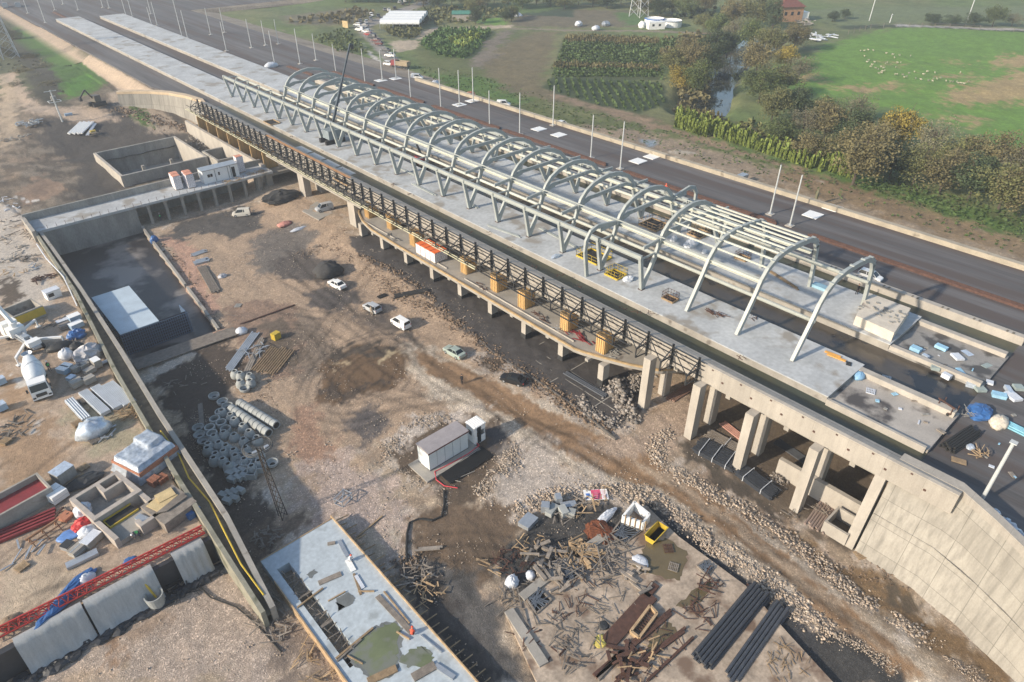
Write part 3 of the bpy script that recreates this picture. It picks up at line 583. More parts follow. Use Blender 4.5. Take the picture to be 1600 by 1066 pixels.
# ---- platforms
p1 = thing('near_platform', 'pale concrete station platform nearest the site carrying the near canopy legs', 'platform')
s_ = MB().bx(57.3, 64.8, 17.5, 306, 6.6, DZ - .12); obj('platform_slab', s_, M['conc'], p1)
s_ = MB().bx(57.15, 64.95, 17.4, 306, DZ - .12, DZ); obj('platform_top', s_, M['slab'], p1)
p2 = thing('far_platform', 'pale concrete station platform on the far side carrying the far canopy legs', 'platform')
s_ = MB().bx(70.8, 78.85, 17.3, 302, 6.6, DZ - .12); obj('platform_slab', s_, M['conc'], p2)
s_ = MB().bx(70.65, 79.0, 17.2, 302, DZ - .12, DZ); obj('platform_top', s_, M['slab'], p2)
# ---- asphalt and far barrier
s_ = MB().bx(83.5, 102.7, -60, 300, 6.4, 7.45); struct('asphalt_road', s_, M['asph'])
s_ = MB().bx(53.6, 83.5, -60, 8.0, 6.4, 7.5); struct('asphalt_road', s_, M['asph'])
s_ = MB().add([(75, 300, 7.4), (150, 300, 7.4), (150, 700, 7.4), (50, 700, 7.4), (50, 300, 7.4)], [(0, 1, 2, 3, 4)]); struct('asphalt_road', s_, M['asph'])
s_ = MB().add([(58, 306, 7.43), (75, 300, 7.43), (79, 165, 7.43), (84, 165, 7.43), (84, 320, 7.43), (58, 330, 7.43)], [(0, 1, 4, 5), (1, 2, 3, 4)]); struct('asphalt_road', s_, M['asph'])
s_ = MB().add([(102.7, 150, 7.44), (112, 150, 5.9), (112, 298, 5.9), (102.7, 300, 7.44), (150, 300, 7.4), (162, 296, 5.8), (162, 700, 5.8), (150, 700, 7.4), (102.7, 306, 7.4)], [(0, 1, 2, 3), (4, 5, 6, 7), (3, 2, 5, 4)]); struct('dirt_verge', s_, mat('verge_sand', A(170, 156, 138), .95, noise=.35, scale=.12, fine=.2, finescale=1.5))  # pale dirt strip, its slope added so the asphalt edge casts no shadow
bar = MB().bx(102.6, 103.5, -60, 150, 6.0, 8.15)
tag(obj('barrier_wall', bar, mat('cream_concrete', A(212, 200, 178, .58), .9, noise=.25, scale=.5, fine=.14, dark=((.2, .17, .13), .5, .6))), 'long cream concrete edge wall between asphalt and fields', 'wall')
# ---- retaining wall (right foreground)
rw = thing('retaining_wall', 'tall cream retaining wall of shuttered concrete panels at lower right', 'retaining wall')
top = [(52.9, 9.0), (52.95, 4.0), (51.6, 1.2), (50.0, -1.6), (44.0, -12)]
foot = [(50.6, 9.0), (50.5, 3.9), (49.3, -.9), (47.4, -5.3), (41.5, -16)]
mb = MB(); n_ = len(top)
mb.add([(x, y, 9.0) for x, y in top] + [(x, y, -2.2) for x, y in foot], [(i, n_ + i, n_ + i + 1, i + 1) for i in range(n_ - 1)])
obj('wall_face', mb, PM, rw)
mb = MB()
for i in range(n_ - 1):
    a, b = top[i], top[i + 1]; mb.prism([(a[0] - .12, a[1]), (b[0] - .12, b[1]), (b[0] + .9, b[1] + .25), (a[0] + .9, a[1] + .25 * (i > 0))], 8.35, 9.12)
obj('coping', mb, GMT, rw)
mb = MB()
for i in range(n_ - 1):
    a, b = np.array(top[i]), np.array(top[i + 1]); c, d = np.array(foot[i]), np.array(foot[i + 1])
    h = lambda p, q, t: (*(p * (1 - t) + q * t - np.array((.06, .02))), 9 * (1 - t) - 2.2 * t)
    mb.beam(h(a, c, .52), h(b, d, .52), .07, .12)
obj('ledge', mb, PM, rw)
# buttress and small wall boxes at the foot
mb = MB().bx(54.2, 57.5, 2, 26, 2.0, 3.2); tag(obj('low_girder', MB().bx(54.0, 54.5, 9.6, 19.0, -1.2, 1.1), M['concl']), 'pale low wall under the viaduct behind the bundle of brown poles', 'wall')
b_ = MB(); b_.bx(50.6, 53.4, 9.9, 10.1, -1.2, .2); b_.bx(50.6, 53.4, 12.0, 12.2, -1.2, .2); b_.bx(50.6, 50.85, 10.1, 12.0, -1.2, .2); b_.bx(53.2, 53.4, 10.1, 12.0, -1.2, .2)
tag(obj('sump_box', b_, M['concl']), 'open square concrete chamber at the foot of the last pillar', 'chamber')
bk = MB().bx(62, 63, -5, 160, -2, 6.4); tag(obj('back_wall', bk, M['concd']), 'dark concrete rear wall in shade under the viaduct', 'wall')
# ---- far wing wall
wp = [(42.3, 187), (45.3, 185), (48.5, 182), (51.2, 178), (53.2, 172.5), (54.3, 166), (53.2, 160)]
ww = thing('wing_wall', 'curved cream concrete wing wall at the far end of the viaduct', 'retaining wall')
mb = MB(); mb.add([(x, y, 7.9) for x, y in wp] + [(x - .8, y - .8, 0) for x, y in wp], [(i, i + 1, len(wp) + i + 1, len(wp) + i) for i in range(len(wp) - 1)])
obj('wall_face', mb, PM, ww)
mb = MB()
for i in range(len(wp) - 1):
    a, b = wp[i], wp[i + 1]; mb.add([(a[0] - .1, a[1] - .1, 7.98), (b[0] - .1, b[1] - .1, 7.98), (b[0] + .9, b[1] + 1.3, 7.98), (a[0] + .9, a[1] + 1.3, 7.98)], [(0, 1, 2, 3)])
    mb.add([(a[0] - .1, a[1] - .1, 7.4), (b[0] - .1, b[1] - .1, 7.4), (b[0] - .1, b[1] - .1, 7.98), (a[0] - .1, a[1] - .1, 7.98)], [(0, 1, 2, 3)])
obj('coping', mb, mat('cream_coping', A(228, 204, 172), .9, noise=.15), ww)
# ---------------------------------------------------------------- mezzanine slab with curved ends
mz = thing('mezzanine_deck', 'long low concrete deck with rounded ends on short columns beside the viaduct', 'deck')
outer = [(53.2, 97.2), (52.0, 95.6), (50.8, 92.6), (50.0, 88.5), (49.8, 80), (49.8, 44), (50.1, 42.8), (51.0, 40.4), (52.2, 37.5), (53.8, 34.6), (56.5, 32.5)]
poly = outer + [(62, 32.5), (62, 97.2)]
mb = MB().prism(poly, 3.35, 3.8)
for y in np.arange(42, 92, 6.6): mb.bx(49.9, 60, y - .25, y + .25, 3.0, 3.36)
obj('slab', mb, M['conc'], mz)
mb = MB()
for i in range(len(outer) - 1):
    a, b = outer[i], outer[i + 1]; mb.beam((a[0] + .05, a[1], 3.86), (b[0] + .05, b[1], 3.86), .24, .2)
obj('edge_kerb', mb, mat('cream_edge', A(214, 184, 138, .6), .9, noise=.3), mz)
for y0, y1 in ((83, 92), (70, 76), (45, 66)): obj('upstand', MB().beam((50.9, y0, 3.88), (50.9, y1, 3.88), .12, .16), M['concl'], mz)
for y in (40.3, 46.9, 53.6, 60.3, 66.9, 73.5, 80.2, 86.8, 93.2):
    o = obj('column', MB().bx(50.6, 51.7, y - .4, y + .4, .9, 3.02), M['concl'], mz); obj('column_foot', MB().bx(50.58, 51.72, y - .42, y + .42, -1.0, .9), mat('bitumen_coat', (.03, .03, .03), .7), o)
# floor of the undercroft, slightly below the site, with its black lined edge wall
ew = [U(*p, 0) for p in [(547, 372), (640, 437), (700, 490), (770, 552), (850, 604), (905, 642), (962, 688)]]
mb = MB()
for a, b in zip(ew, ew[1:]): mb.beam((a[0], a[1], .0), (b[0], b[1], .0), .16, .55)
tag(obj('edge_wall', mb, mat('dirty_edge', (.12, .11, .10), .9, noise=.4, scale=2)), 'low grey edge wall with black sheet beside the dark wet floor under the deck', 'wall')
mb = MB()
for y in np.arange(38, 92, 6.6): mb.beam((46.5, y, .12), (60, y, .12), .12, .06)
for x in (48.4, 50.0): mb.beam((x, 36, .12), (x, 92, .12), .06, .05)
tag(obj('floor_joint', mb, M['conc']), 'pale screed strips laid in a grid on the dark undercroft floor', 'screed strip')
# ---- yellow formwork boxes under the girder
yb = [(573, 340), (608, 358), (644, 384), (724, 427), (771, 455), (812, 482), (880, 517), (936, 551)]
def ybox(w_, d, h):
    r = thing('formwork_box', '', 'formwork box'); mb = MB().bx(0, w_, 0, d, 0, h); obj('panel', mb, M['yform'], r)
    mb = MB()
    for k in range(4): mb.box((-.04, d * (k + .5) / 4, h / 2), (.06, .07, h)); mb.box((w_ * (k + .5) / 4, -.04, h / 2), (.07, .06, h))
    mb.box((w_ / 2, d / 2, h + .03), (w_ + .1, d + .1, .06)); obj('batten', mb, mat('formwork_batten', (.42, .28, .13), .7), r)
    return r
yb0 = ybox(1.9, 1.3, 2.4)
for i, p in enumerate(yb):
    x, y, z = at(*p, 3.8); r = yb0 if i == 0 else dup(yb0)
    r.location = (max(51.5, x), y - .7, 3.8); r['label'] = 'yellow plywood formwork box on the rounded deck, %s from its far end' % ORD[i]; r['group'] = 'yellow formwork boxes under the girder'
yb1 = ybox(2.7, .25, 3.2); yb1['label'] = 'x'
for i in range(7):
    y = 127 + i * 5.4; r = yb1 if i == 0 else dup(yb1); r.location = (50.4, y, 3.2)
    r['label'] = 'yellow formwork wall panel under the far viaduct end, %s beyond the walkway' % ORD[i]; r['group'] = 'yellow formwork panels at the far end'
lw = MB().bx(50.2, 56, 124, 165, 2.7, 3.2); tag(obj('lower_slab', lw, M['conc']), 'lower concrete slab carrying the row of yellow panels at the far viaduct end', 'slab')
lw = MB().bx(49.6, 50.2, 126, 166, 0, 4.3); tag(obj('side_wall', lw, M['concl']), 'cream side wall beside the far yellow formwork panels', 'wall')
tag(obj('cross_beam', MB().bx(50.6, 52.2, 92, 126, 6.0, 6.3), M['conc']), 'soffit beam under the middle of the viaduct between the tall pillars', 'beam')
# ---------------------------------------------------------------- black formwork brackets on the near parapet
fs = thing('bracket_scaffold', 'black steel bracket scaffold hanging along the outside of the viaduct parapet', 'scaffold')
def bracket(mb, y, o=0.0):
    X0 = 51.85; X1 = 49.9
    mb.beam((X0, y, 6.5), (X0, y, 9.7), .16, .22, (0, 1, 0)); mb.beam((X0 - .16, y, 7.2), (X0 - .16, y, 9.8), .1, .1, (0, 1, 0))
    mb.beam((X0, y, 8.3), (X1, y, 8.3), .12); mb.beam((X0, y, 6.9), (X1, y, 7.2), .1); mb.beam((X1, y, 7.2), (X1, y, 8.4), .12)
    mb.beam((X0, y, 9.3), (X1, y, 8.3), .1); mb.beam((X0, y, 8.3), (X1, y, 7.2), .05)
    mb.beam((X1, y, 8.3), (X0, y + 3.2, 9.2), .08)
k = 0; y = 28.7
while y < 163:
    mb = MB(); bracket(mb, y); obj('bracket', mb, M['black'], fs); k += 1; y += 3.25 if y < 90 else 2.6
for zz, xx, y0, y1, rr in ((9.35, 51.8, 28, 163, .05), (8.95, 51.8, 28, 163, .05), (8.45, 51.8, 28, 163, .05), (7.6, 51.8, 28, 163, .05), (8.3, 49.9, 36, 163, .06), (7.2, 49.9, 36, 163, .08), (7.2, 50.4, 36, 163, .05), (8.35, 50.8, 36, 163, .04)):
    obj('rail', MB().beam((xx, y0, zz), (xx, y1, zz), rr * 1.5), M['black'], fs)
tn = MB()
yy = 62.0
while yy < 163:
    L_ = random.uniform(1.2, 2.6); xo = random.uniform(-.05, .05)
    tn.box((49.72 + xo, yy + L_ / 2, 7.32), (.16, L_ * .92, .06)); tn.box((50.15 + xo, yy + L_ / 2 + .4, 7.3), (.14, L_ * .85, .05)); yy += L_
obj('plank', tn, mat('cream_plank', (.66, .62, .42), .8, noise=.3), fs)
tn = MB()
for k in range(60): tn.box((51.5, 96 + k * .5, 9.95), (.5, .3, .05))
obj('walkway_board', tn, mat('orange_plank', (.60, .30, .12), .8, noise=.2), fs)
tn = MB()
for k in range(26):
    y = 100 + k * 2.3; tn.beam((50.8 + random.uniform(-.6, .6), y, 7.4), (51.6, y + random.uniform(-1.5, 1.5), 9.7), .06)
obj('tie_rod', tn, M['black'], fs)
# lifting frames and sheets on the trough beside the scaffold
mb = MB()
for y in (103, 108, 113, 118): mb.box((54.6, y, 8.35), (1.6, 4.4, .06))
tag(obj('steel_sheet', mb, M['galv']), 'grey steel sheets covering the trough next to the orange walkway boards', 'steel sheet')
# ---------------------------------------------------------------- station canopy
cn = thing('station_canopy', 'pale grey steel canopy frame of curved arches and V legs over both platforms', 'canopy', (0, 0, 0))
YS = [22.75, 29.35, 36.0, 42.8, 49.5, 56.2, 62.8, 69.4, 76, 82.5, 89, 95.4, 101.8, 108.2, 114.6, 120.7, 126.9, 132.9, 138.8, 144.6, 150.4, 156.1, 162.0]
CX = 68.4
halfp = [(60.15, 8.5), (62.2, 12.4), (62.75, 14.0), (63.3, 15.1), (64.2, 16.0), (65.5, 16.65), (67, 17.0), (68.4, 17.15)]
ext = halfp
def plate(mb, pts, y, w_=.42, t=.26):
    P_ = [np.array(p, float) for p in pts]; top_ = []; bot = []
    for i, p in enumerate(P_):
        d = P_[min(i + 1, len(P_) - 1)] - P_[max(i - 1, 0)]; d /= np.linalg.norm(d); nn = np.array((-d[1], d[0])); top_.append(p + nn * w_ / 2); bot.append(p - nn * w_ / 2)
    n = len(P_); vs = [(q[0], y - t / 2, q[1]) for q in top_ + bot] + [(q[0], y + t / 2, q[1]) for q in top_ + bot]; fs_ = []
    for i in range(n - 1):
        fs_ += [(i, n + i, n + i + 1, i + 1), (2 * n + i + 1, 3 * n + i + 1, 3 * n + i, 2 * n + i), (i, i + 1, 2 * n + i + 1, 2 * n + i), (n + i + 1, n + i, 3 * n + i, 3 * n + i + 1)]
    fs_ += [(0, 2 * n, 3 * n, n), (n - 1, 2 * n - 1, 4 * n - 1, 3 * n - 1)]
    mb.add(vs, fs_)
mir = lambda pts: [(2 * CX - x, z) for x, z in pts]
for i, y in enumerate(YS):
    if i <= 2:
        lp = [(60.0, 8.5), (62.2, 12.6), (62.9, 14.2), (63.8, 15.3), (65.2, 16.1), (67.2, 16.35), (70, 16.2), (72.6, 15.9), (74.2, 15.3), (74.9, 14.2)]
        mb = MB(); plate(mb, lp, y, .6, .36); plate(mb, [(74.9, 14.5), (75.6, 11.5), (76.1, 8.5)], y, .6, .36)
        for k in range(3, 9):
            a, b = lp[k], lp[min(k + 1, 9)]; mb.box(((a[0] + b[0]) / 2, y, (a[1] + b[1]) / 2 + .36), (.3, .5, .12))
        obj('arch', mb, M['steel'], cn); continue
    if y < 139:
        full = halfp + mir(halfp)[::-1][1:]
        mb = MB(); plate(mb, full, y, .56, .34); obj('arch', mb, M['steel'], cn)
        mb = MB(); plate(mb, [(63.3, 14.5), (64.6, 14.95), (72.2, 14.95), (73.5, 14.5)], y, .5, .26)
        plate(mb, [(63.2, 14.2), (63.9, 14.6), (64.9, 14.8)], y, .5, .2); mb.box((65.9, y - .2, 15.0), (.35, .1, .2)); mb.box((70.9, y - .2, 15.0), (.35, .1, .2))
        obj('tie_beam', mb, M['steel'], cn)
        mb = MB(); mb.box((62.75, y, 14.3), (.5, .5, .5)); mb.box((2 * CX - 62.75, y, 14.3), (.5, .5, .5)); mb.box((62.2, y, 12.4), (.45, .45, .4)); obj('node', mb, M['steel'], cn)
    else:
        mb = MB(); plate(mb, halfp[:2], y, .42, .26); obj('arch_leg', mb, M['steel'], cn)
    for sgn, q in ((0, lambda x: x), (1, lambda x: 2 * CX - x)):
        if sgn and y > 139: continue
        if i == 3 and sgn: pass
        mb = MB(); plate(mb, [(q(60.15), 8.45), (q(59.2), 13.1)], y - .05, .48, .38); obj('v_leg', mb, M['steel'], cn)
        mb = MB().beam((q(59.2), y, 12.85), (q(62.2), y, 12.75), .16, .2); mb.box((q(59.2), y, 13.1), (.34, .45, .5)); obj('strut', mb, M['steel'], cn); obj('base_plate', MB().box((q(60.15), y, 8.53), (.7, .6, .06)), M['rust'], cn)
    if 3 <= i <= 8:
        for q in (lambda x: x, lambda x: 2 * CX - x):
            mb = MB().beam((q(62.7), y, 14.35), (q(59.6), y, 14.2), .22, .42); obj('cantilever', mb, M['steel'], cn)
ib = lambda mb, x, y0, y1, z, w_, h: (mb.beam((x, y0, z + h / 2), (x, y1, z + h / 2), w_, .06), mb.beam((x, y0, z - h / 2), (x, y1, z - h / 2), w_, .06), mb.beam((x, y0, z), (x, y1, z), .08, h - .07))
PW = mat('cream_painted_steel', (.50, .51, .45), .45, noise=.1, scale=.8)
for q, y1 in ((lambda x: x, 162.2), (lambda x: 2 * CX - x, 139)):
    mb = MB(); ib(mb, q(59.2), 42.6, y1, 13.1, .36, .5); obj('gutter_beam', mb, M['steel'], cn)
    mb = MB(); mb.tube([(q(62.35), 22.5, 12.45), (q(62.35), y1, 12.45)], .22, 10); obj('round_purlin', mb, PW, cn, smooth=True)
    if y1 < 150 or 1:
        ye = min(y1, 139)
        mb = MB(); ib(mb, q(63.1), 29.3, ye, 14.0, .5, .35); obj('side_beam', mb, PW, cn)
        mb = MB(); mb.beam((q(62.6), 42, 14.75), (q(62.6), ye, 14.75), .12); obj('side_rail', mb, M['steel'], cn)
for i, (x, z) in enumerate([(63.9, 15.35), (64.9, 16.0), (66.1, 16.3), (67.4, 16.45), (68.8, 16.4), (70.2, 16.3), (71.6, 16.15), (72.9, 15.95), (74.0, 15.45)]):
    mb = MB().beam((x, 29.35, z), (x, 42.8, z), .16, .18); obj('purlin', mb, PW, cn)
# small outer arches either side
for q in (lambda x: x, lambda x: 2 * CX - x):
    mb = MB(); plate(mb, [(q(57.6), 8.5), (q(57.5), 9.2)], 49.5, .3, .2); pts = [(58.0, 8.5), (56.2, 12.0), (56.0, 13.4), (56.5, 14.4), (57.6, 15.0), (59.0, 15.05), (59.6, 14.5), (62.8, 14.3)]
    mb = MB(); pts = [(57.6, 8.5), (57.0, 12.2), (57.1, 13.6), (57.8, 14.6), (59.0, 14.9), (60.4, 14.7), (62.8, 14.3)]; plate(mb, [(q(a), b) for a, b in pts], 49.5, .5, .3); obj('outer_arch', mb, M['steel'], cn)
# ---- railed openings, piles and loose things on the platforms
def opening(x, y, w_, l_, label, col=None, rail=True, z=DZ):
    r = thing('railed_opening', label, 'floor opening', (x, y, z), 0, 'stair and shaft openings on the platforms')
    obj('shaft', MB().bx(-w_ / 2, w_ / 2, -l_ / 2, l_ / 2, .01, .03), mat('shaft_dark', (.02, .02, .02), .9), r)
    mb = MB()
    for a, b in (((-w_ / 2, -l_ / 2), (w_ / 2, -l_ / 2)), ((w_ / 2, -l_ / 2), (w_ / 2, l_ / 2)), ((w_ / 2, l_ / 2), (-w_ / 2, l_ / 2)), ((-w_ / 2, l_ / 2), (-w_ / 2, -l_ / 2))): mb.beam((*a, .1), (*b, .1), .12, .22)
    obj('curb', mb, col or M['wood'], r)
    if rail:
        mb = MB()
        for a, b in (((-w_ / 2, -l_ / 2), (w_ / 2, -l_ / 2)), ((w_ / 2, -l_ / 2), (w_ / 2, l_ / 2)), ((w_ / 2, l_ / 2), (-w_ / 2, l_ / 2)), ((-w_ / 2, l_ / 2), (-w_ / 2, -l_ / 2))):
            for zz in (.55, 1.0): mb.beam((*a, zz), (*b, zz), .035)
            for t in np.linspace(0, 1, 5): mb.beam((a[0] * (1 - t) + b[0] * t, a[1] * (1 - t) + b[1] * t, 0), (a[0] * (1 - t) + b[0] * t, a[1] * (1 - t) + b[1] * t, 1.0), .035)
        obj('railing', mb, col or M['rust'], r)
    return r
def at85(px, py): return U(px, py, DZ)
x, y = at85(928, 402); opening(x, y, 3.0, 3.6, 'yellow railed stair opening between the V legs on the near platform', M['yellow'])
x, y = at85(962, 430); opening(x, y, 1.9, 2.1, 'small yellow framed shaft next to white sacks on the near platform', M['yellow'])
x, y = at85(1047, 468); opening(x, y, 1.2, 1.6, 'small rusty railed hatch near the pale end of the near platform')
x, y = at85(1022, 352); opening(x, y, 3.2, 3.2, 'dark square opening with plywood side on the far platform', M['wood'])
x, y = at85(1092, 366); opening(x, y, 2.6, 2.2, 'plywood edged opening behind the white sacks on the far platform', M['wood'])
x, y = at85(1160, 404); opening(x, y, 1.4, 1.6, 'small rusty hatch alone on the far platform', None)
x, y = at85(425, 192); opening(x, y, 2.2, 3.2, 'plywood box over a hole far up the near platform', M['wood'], False)
x, y = at85(540, 283); opening(x, y, 2.0, 4.5, 'brown timber edged opening under the middle of the canopy', M['wood'], False)
# ---------------------------------------------------------------- long site wall between yard and pit
sw = thing('boundary_wall', 'long double concrete wall between the upper yard and the lower site', 'wall')
ys_ = [37.2, 42, 47, 55, 60, 65, 70, 76, 80, 90, 99, 108, 116, 124]
wo = [(float(wallx(y)), y) for y in ys_]; wi = [(float(np.interp(y, *WALLI)), y) for y in ys_]
zt = lambda y: float(np.interp(y, [37, 42, 47, 60], [1.9, 2.9, 3.9, 3.9]))
def strip(mb, A_, B_, z0, zf):
    n = len(A_); vs = [(x, y, z0) for x, y in A_] + [(x, y, zf(y)) for x, y in A_] + [(x, y, zf(y)) for x, y in B_] + [(x, y, z0) for x, y in B_]; fs_ = []
    for i in range(n - 1): fs_ += [(i, n + i, n + i + 1, i + 1), (n + i, 2 * n + i, 2 * n + i + 1, n + i + 1), (2 * n + i, 3 * n + i, 3 * n + i + 1, 2 * n + i + 1)]
    fs_ += [(0, 3 * n, 2 * n, n), (n - 1, 2 * n - 1, 3 * n - 1, 4 * n - 1)]; mb.add(vs, fs_)
off = lambda L, d: [(x + d, y) for x, y in L]
mb = MB(); strip(mb, wo, off(wo, .38), -1.7, zt); obj('outer_wall', mb, mat('mossy_concrete', A(190, 186, 166, .55), .9, noise=.35, scale=.5, dark=((.12, .12, .08), .5, .54)), sw)
mb = MB(); strip(mb, off(wi, -.45), wi, -1.7, lambda y: zt(y) - .12); obj('inner_wall', mb, M['conc'], sw)
mb = MB(); strip(mb, off(wo, .38), off(wi, -.45), 1.2, lambda y: zt(y) - .75); obj('ledge', mb, mat('dirty_ledge', A(140, 128, 108), .95, noise=.4, scale=1.2, bump=.3), sw)
hose = [yard(x, y) for x, y in [(48, 372), (62, 390), (70, 420), (90, 450)]]
solo('white_hose', MB().tube([(9.3, 118, 4.0), (9.2, 112, 3.9), (9.6, 104, 3.95), (9.0, 96, 3.0)], .08, 6), M['whitep'], 'thin white hose lying along the top of the yard wall', 'hose')
solo('yellow_hose', MB().tube([(8.3, 62, 3.9), (8.5, 58, 3.3), (8.0, 54, 3.5), (8.3, 50, 3.3), (7.9, 46, 3.6), (7.6, 42, 2.8), (7.8, 38.5, 2.1)], .07, 6), M['yellow'], 'yellow hose snaking along the wall ledge near the slab', 'hose')
# end wall of the yard with its white sheets, black liner and the red lattice girder
ew_ = thing('yard_end_wall', 'low end wall of the yard draped with white sheets over black liner', 'wall')
mb = MB().bx(-34, 7.0, 46.2, 46.75, -.3, 2.8); obj('wall_body', mb, mat('black_liner', (.035, .038, .045), .55, noise=.3, scale=2), ew_)
def drape(x0, x1, seed, mb):
    rr = random.Random(seed); n = 14; vs = []; fs_ = []
    for i in range(n + 1):
        x = x0 + (x1 - x0) * i / n; w_ = .05 * math.sin(i * 1.9) + rr.uniform(-.03, .03)
        for k, (yy, zz) in enumerate([(46.9, 3.02), (46.2, 3.05), (46.0 + w_, 2.7), (45.75 + w_, 1.7), (45.45 + w_ * 2, .55 + rr.uniform(-.15, .15)), (45.2 + w_ * 2, .3)]): vs.append((x, yy, zz))
    for i in range(n):
        for k in range(5): a = i * 6 + k; fs_.append((a, a + 1, a + 7, a + 6))
    mb.add(vs, fs_)
for i, (a, b) in enumerate([(U(30, 1010, 1.5)[0], U(132, 950, 1.5)[0]), (U(136, 950, 1.5)[0], U(240, 895, 1.5)[0]), (U(272, 880, 1.5)[0], U(318, 855, 1.5)[0])]):
    mb = MB(); drape(a, b, i, mb); obj('white_sheet', mb, mat('white_fleece', (.36, .37, .37), .8, noise=.15, scale=2, stretch=(3, 1, .5)), ew_, smooth=True)
mb = MB(); rr = random.Random(5)
for k in range(46):
    x = -9.5 + k * .36; mb.blob((x, 45.3 + rr.uniform(-.5, .2), .1), (rr.uniform(.4, .8), rr.uniform(.3, .6), rr.uniform(.15, .35)), 7, 4, .3, k)
obj('liner_heap', mb, mat('black_liner', (.03, .03, .03)), ew_)
# red lattice girder
tr = thing('lattice_girder', 'long red lattice girder lying along the edge of the yard', 'lattice girder')
a = np.array(U(-20, 1000, 3.2) + (3.2,)); b = np.array(U(318, 829, 3.2) + (3.2,)); d = (b - a); L = np.linalg.norm(d); d /= L; s_ = np.array((-d[1], d[0], 0))
mb = MB()
ch = [a + s_ * .35, a - s_ * .35, a + np.array((0, 0, .65))]
for c in ch: mb.beam(c, c + d * L, .11)
obj('chord', mb, M['red'], tr); mb = MB(); n = int(L / .65)
for k in range(n):
    p = d * L * k / n; q = d * L * (k + 1) / n; m_ = (p + q) / 2
    for e in (0, 1): mb.beam(ch[e] + p, ch[2] + m_, .06); mb.beam(ch[2] + m_, ch[e] + q, .06)
    mb.beam(ch[0] + p, ch[1] + q, .06); mb.beam(ch[0] + p, ch[1] + p, .05)
obj('lacing', mb, M['red'], tr)
# ---------------------------------------------------------------- walkway building
wk = thing('walkway_deck', 'long pale concrete walkway slab on slim columns at the far edge of the pit', 'deck')
obj('slab', MB().bx(10.1, 50.2, 123.2, 128.6, 3.5, 3.9), M['slab'], wk)
obj('parapet', MB().bx(9.8, 47.0, 128.6, 128.95, 0, 5.1), M['concd'], wk)
obj('end_wall', MB().bx(9.6, 10.1, 121.5, 128.6, 2.0, 4.7), M['conc'], wk)
obj('front_wall', MB().bx(10.6, 25.2, 123.35, 123.75, -1.7, 3.48), M['concd'], wk)
for k in range(8):
    x = 27.2 + k * 2.87; o = obj('column', MB().box((x, 123.7, 1.4), (.45, .45, 4.1)), M['conc'], wk); obj('corbel', MB().box((x, 123.65, 3.35), (.7, .6, .28)), M['conc'], o)
for x in (47.5, 49.6): obj('column', MB().box((x, 124.5, 1.4), (1.2, 1.0, 4.1)), M['conc'], wk)
mb = MB()
for k in range(30): mb.beam((12 + k * 1.3, 123.35, 3.9), (12 + k * 1.3, 123.35, 4.5), .05)
obj('starter_bar', mb, M['rust'], wk)
# ---------------------------------------------------------------- open topped tank
tk = thing('open_tank', 'large square open-topped concrete basin behind the walkway', 'basin')
x0, x1, y0, y1 = 28.4, 45.1, 142.5, 160.5
for nm, b_ in (('side_wall', (x0, x0 + .5, y0, y1)), ('side_wall', (x1 - .5, x1, y0, y1)), ('end_wall', (x0 + .5, x1 - .5, y0, y0 + .5)), ('end_wall', (x0 + .5, x1 - .5, y1 - .5, y1))):
    obj(nm, MB().bx(*b_, -2.4, 3.0), M['concl'] if nm == 'side_wall' else M['concd'], tk)
obj('floor', MB().bx(x0 + .5, x1 - .5, y0 + .5, y1 - .5, -2.6, -1.9), M['concd'], tk)
for x in (33.2, 38.6): obj('stub_column', MB().box((x, 144.4, 1.0), (.5, .5, 5.0)), M['conc'], tk)
obj('ledge', MB().bx(x0 + .5, x1, y0 + .52, y0 + 1.6, 2.2, 2.6), M['conc'], tk)
r = thing('side_chamber', 'smaller concrete chamber between the basin and the far viaduct end', 'chamber')
obj('wall', MB().bx(45.4, 49.5, 138, 138.5, 0, 3.2), M['concd'], r); obj('wall', MB().bx(45.4, 49.5, 145.5, 146, 0, 3.2), M['concd'], r); obj('wall', MB().bx(45.4, 45.8, 138.5, 145.5, 0, 3.2), M['conc'], r)
solo('low_wall', MB().bx(44.8, 50.2, 128.2, 128.55, 3.2, 4.9), M['concd'], 'short grey wall at the right end of the walkway', 'wall')
# kerbs of the wet pit
mb = MB()
pr = [(float(pit_right(y)), y) for y in (82.5, 88, 94, 96.5)]; 
for p, q in zip(pr, pr[1:]): mb.beam((*p, .05), (*q, .05), .35, .7)
solo('pit_kerb', mb, M['conc'], 'narrow concrete kerb on the nearer half of the wet pit edge', 'kerb')
mb = MB(); pr = [(float(pit_right(y)), y) for y in (97.5, 104, 112, 120, 123)]
for p, q in zip(pr, pr[1:]): mb.beam((*p, .05), (*q, .05), .35, .7)
solo('pit_kerb', mb, M['conc'], 'narrow concrete kerb on the farther half of the wet pit edge', 'kerb')
# formwork deck with blue scaffold grid
fd = thing('formwork_deck', 'pale sheet deck on a dark blue scaffold grid standing in the wet pit', 'formwork deck')
A0, B0, C0, D0 = [U(*p, 2.3) for p in ((141, 468), (203, 450), (246, 506), (190, 526))]
mb = MB(); mb.prism([(11.2, 98.6), (16.1, 98.6), (16.0, 86.2), (11.2, 86.2)], 2.2, 2.3); obj('sheet_deck', mb, mat('blue_white_sheet', (.44, .52, .58), .5, noise=.15, scale=.5), fd)
mb = MB(); BL = mat('blue_steel', (.09, .14, .22), .5, noise=.2)
for yy in (86.1, 90, 94, 98.4):
    for x in np.arange(11.2, 19.6 if yy < 87 else 16.2, .28): mb.beam((x, yy, -.95), (x, yy, 2.2), .07)
    for z in np.arange(-.8, 2.3, .42): mb.beam((11.2, yy, z), (19.5 if yy < 87 else 16.1, yy, z), .07)
obj('scaffold_grid', mb, BL, fd)
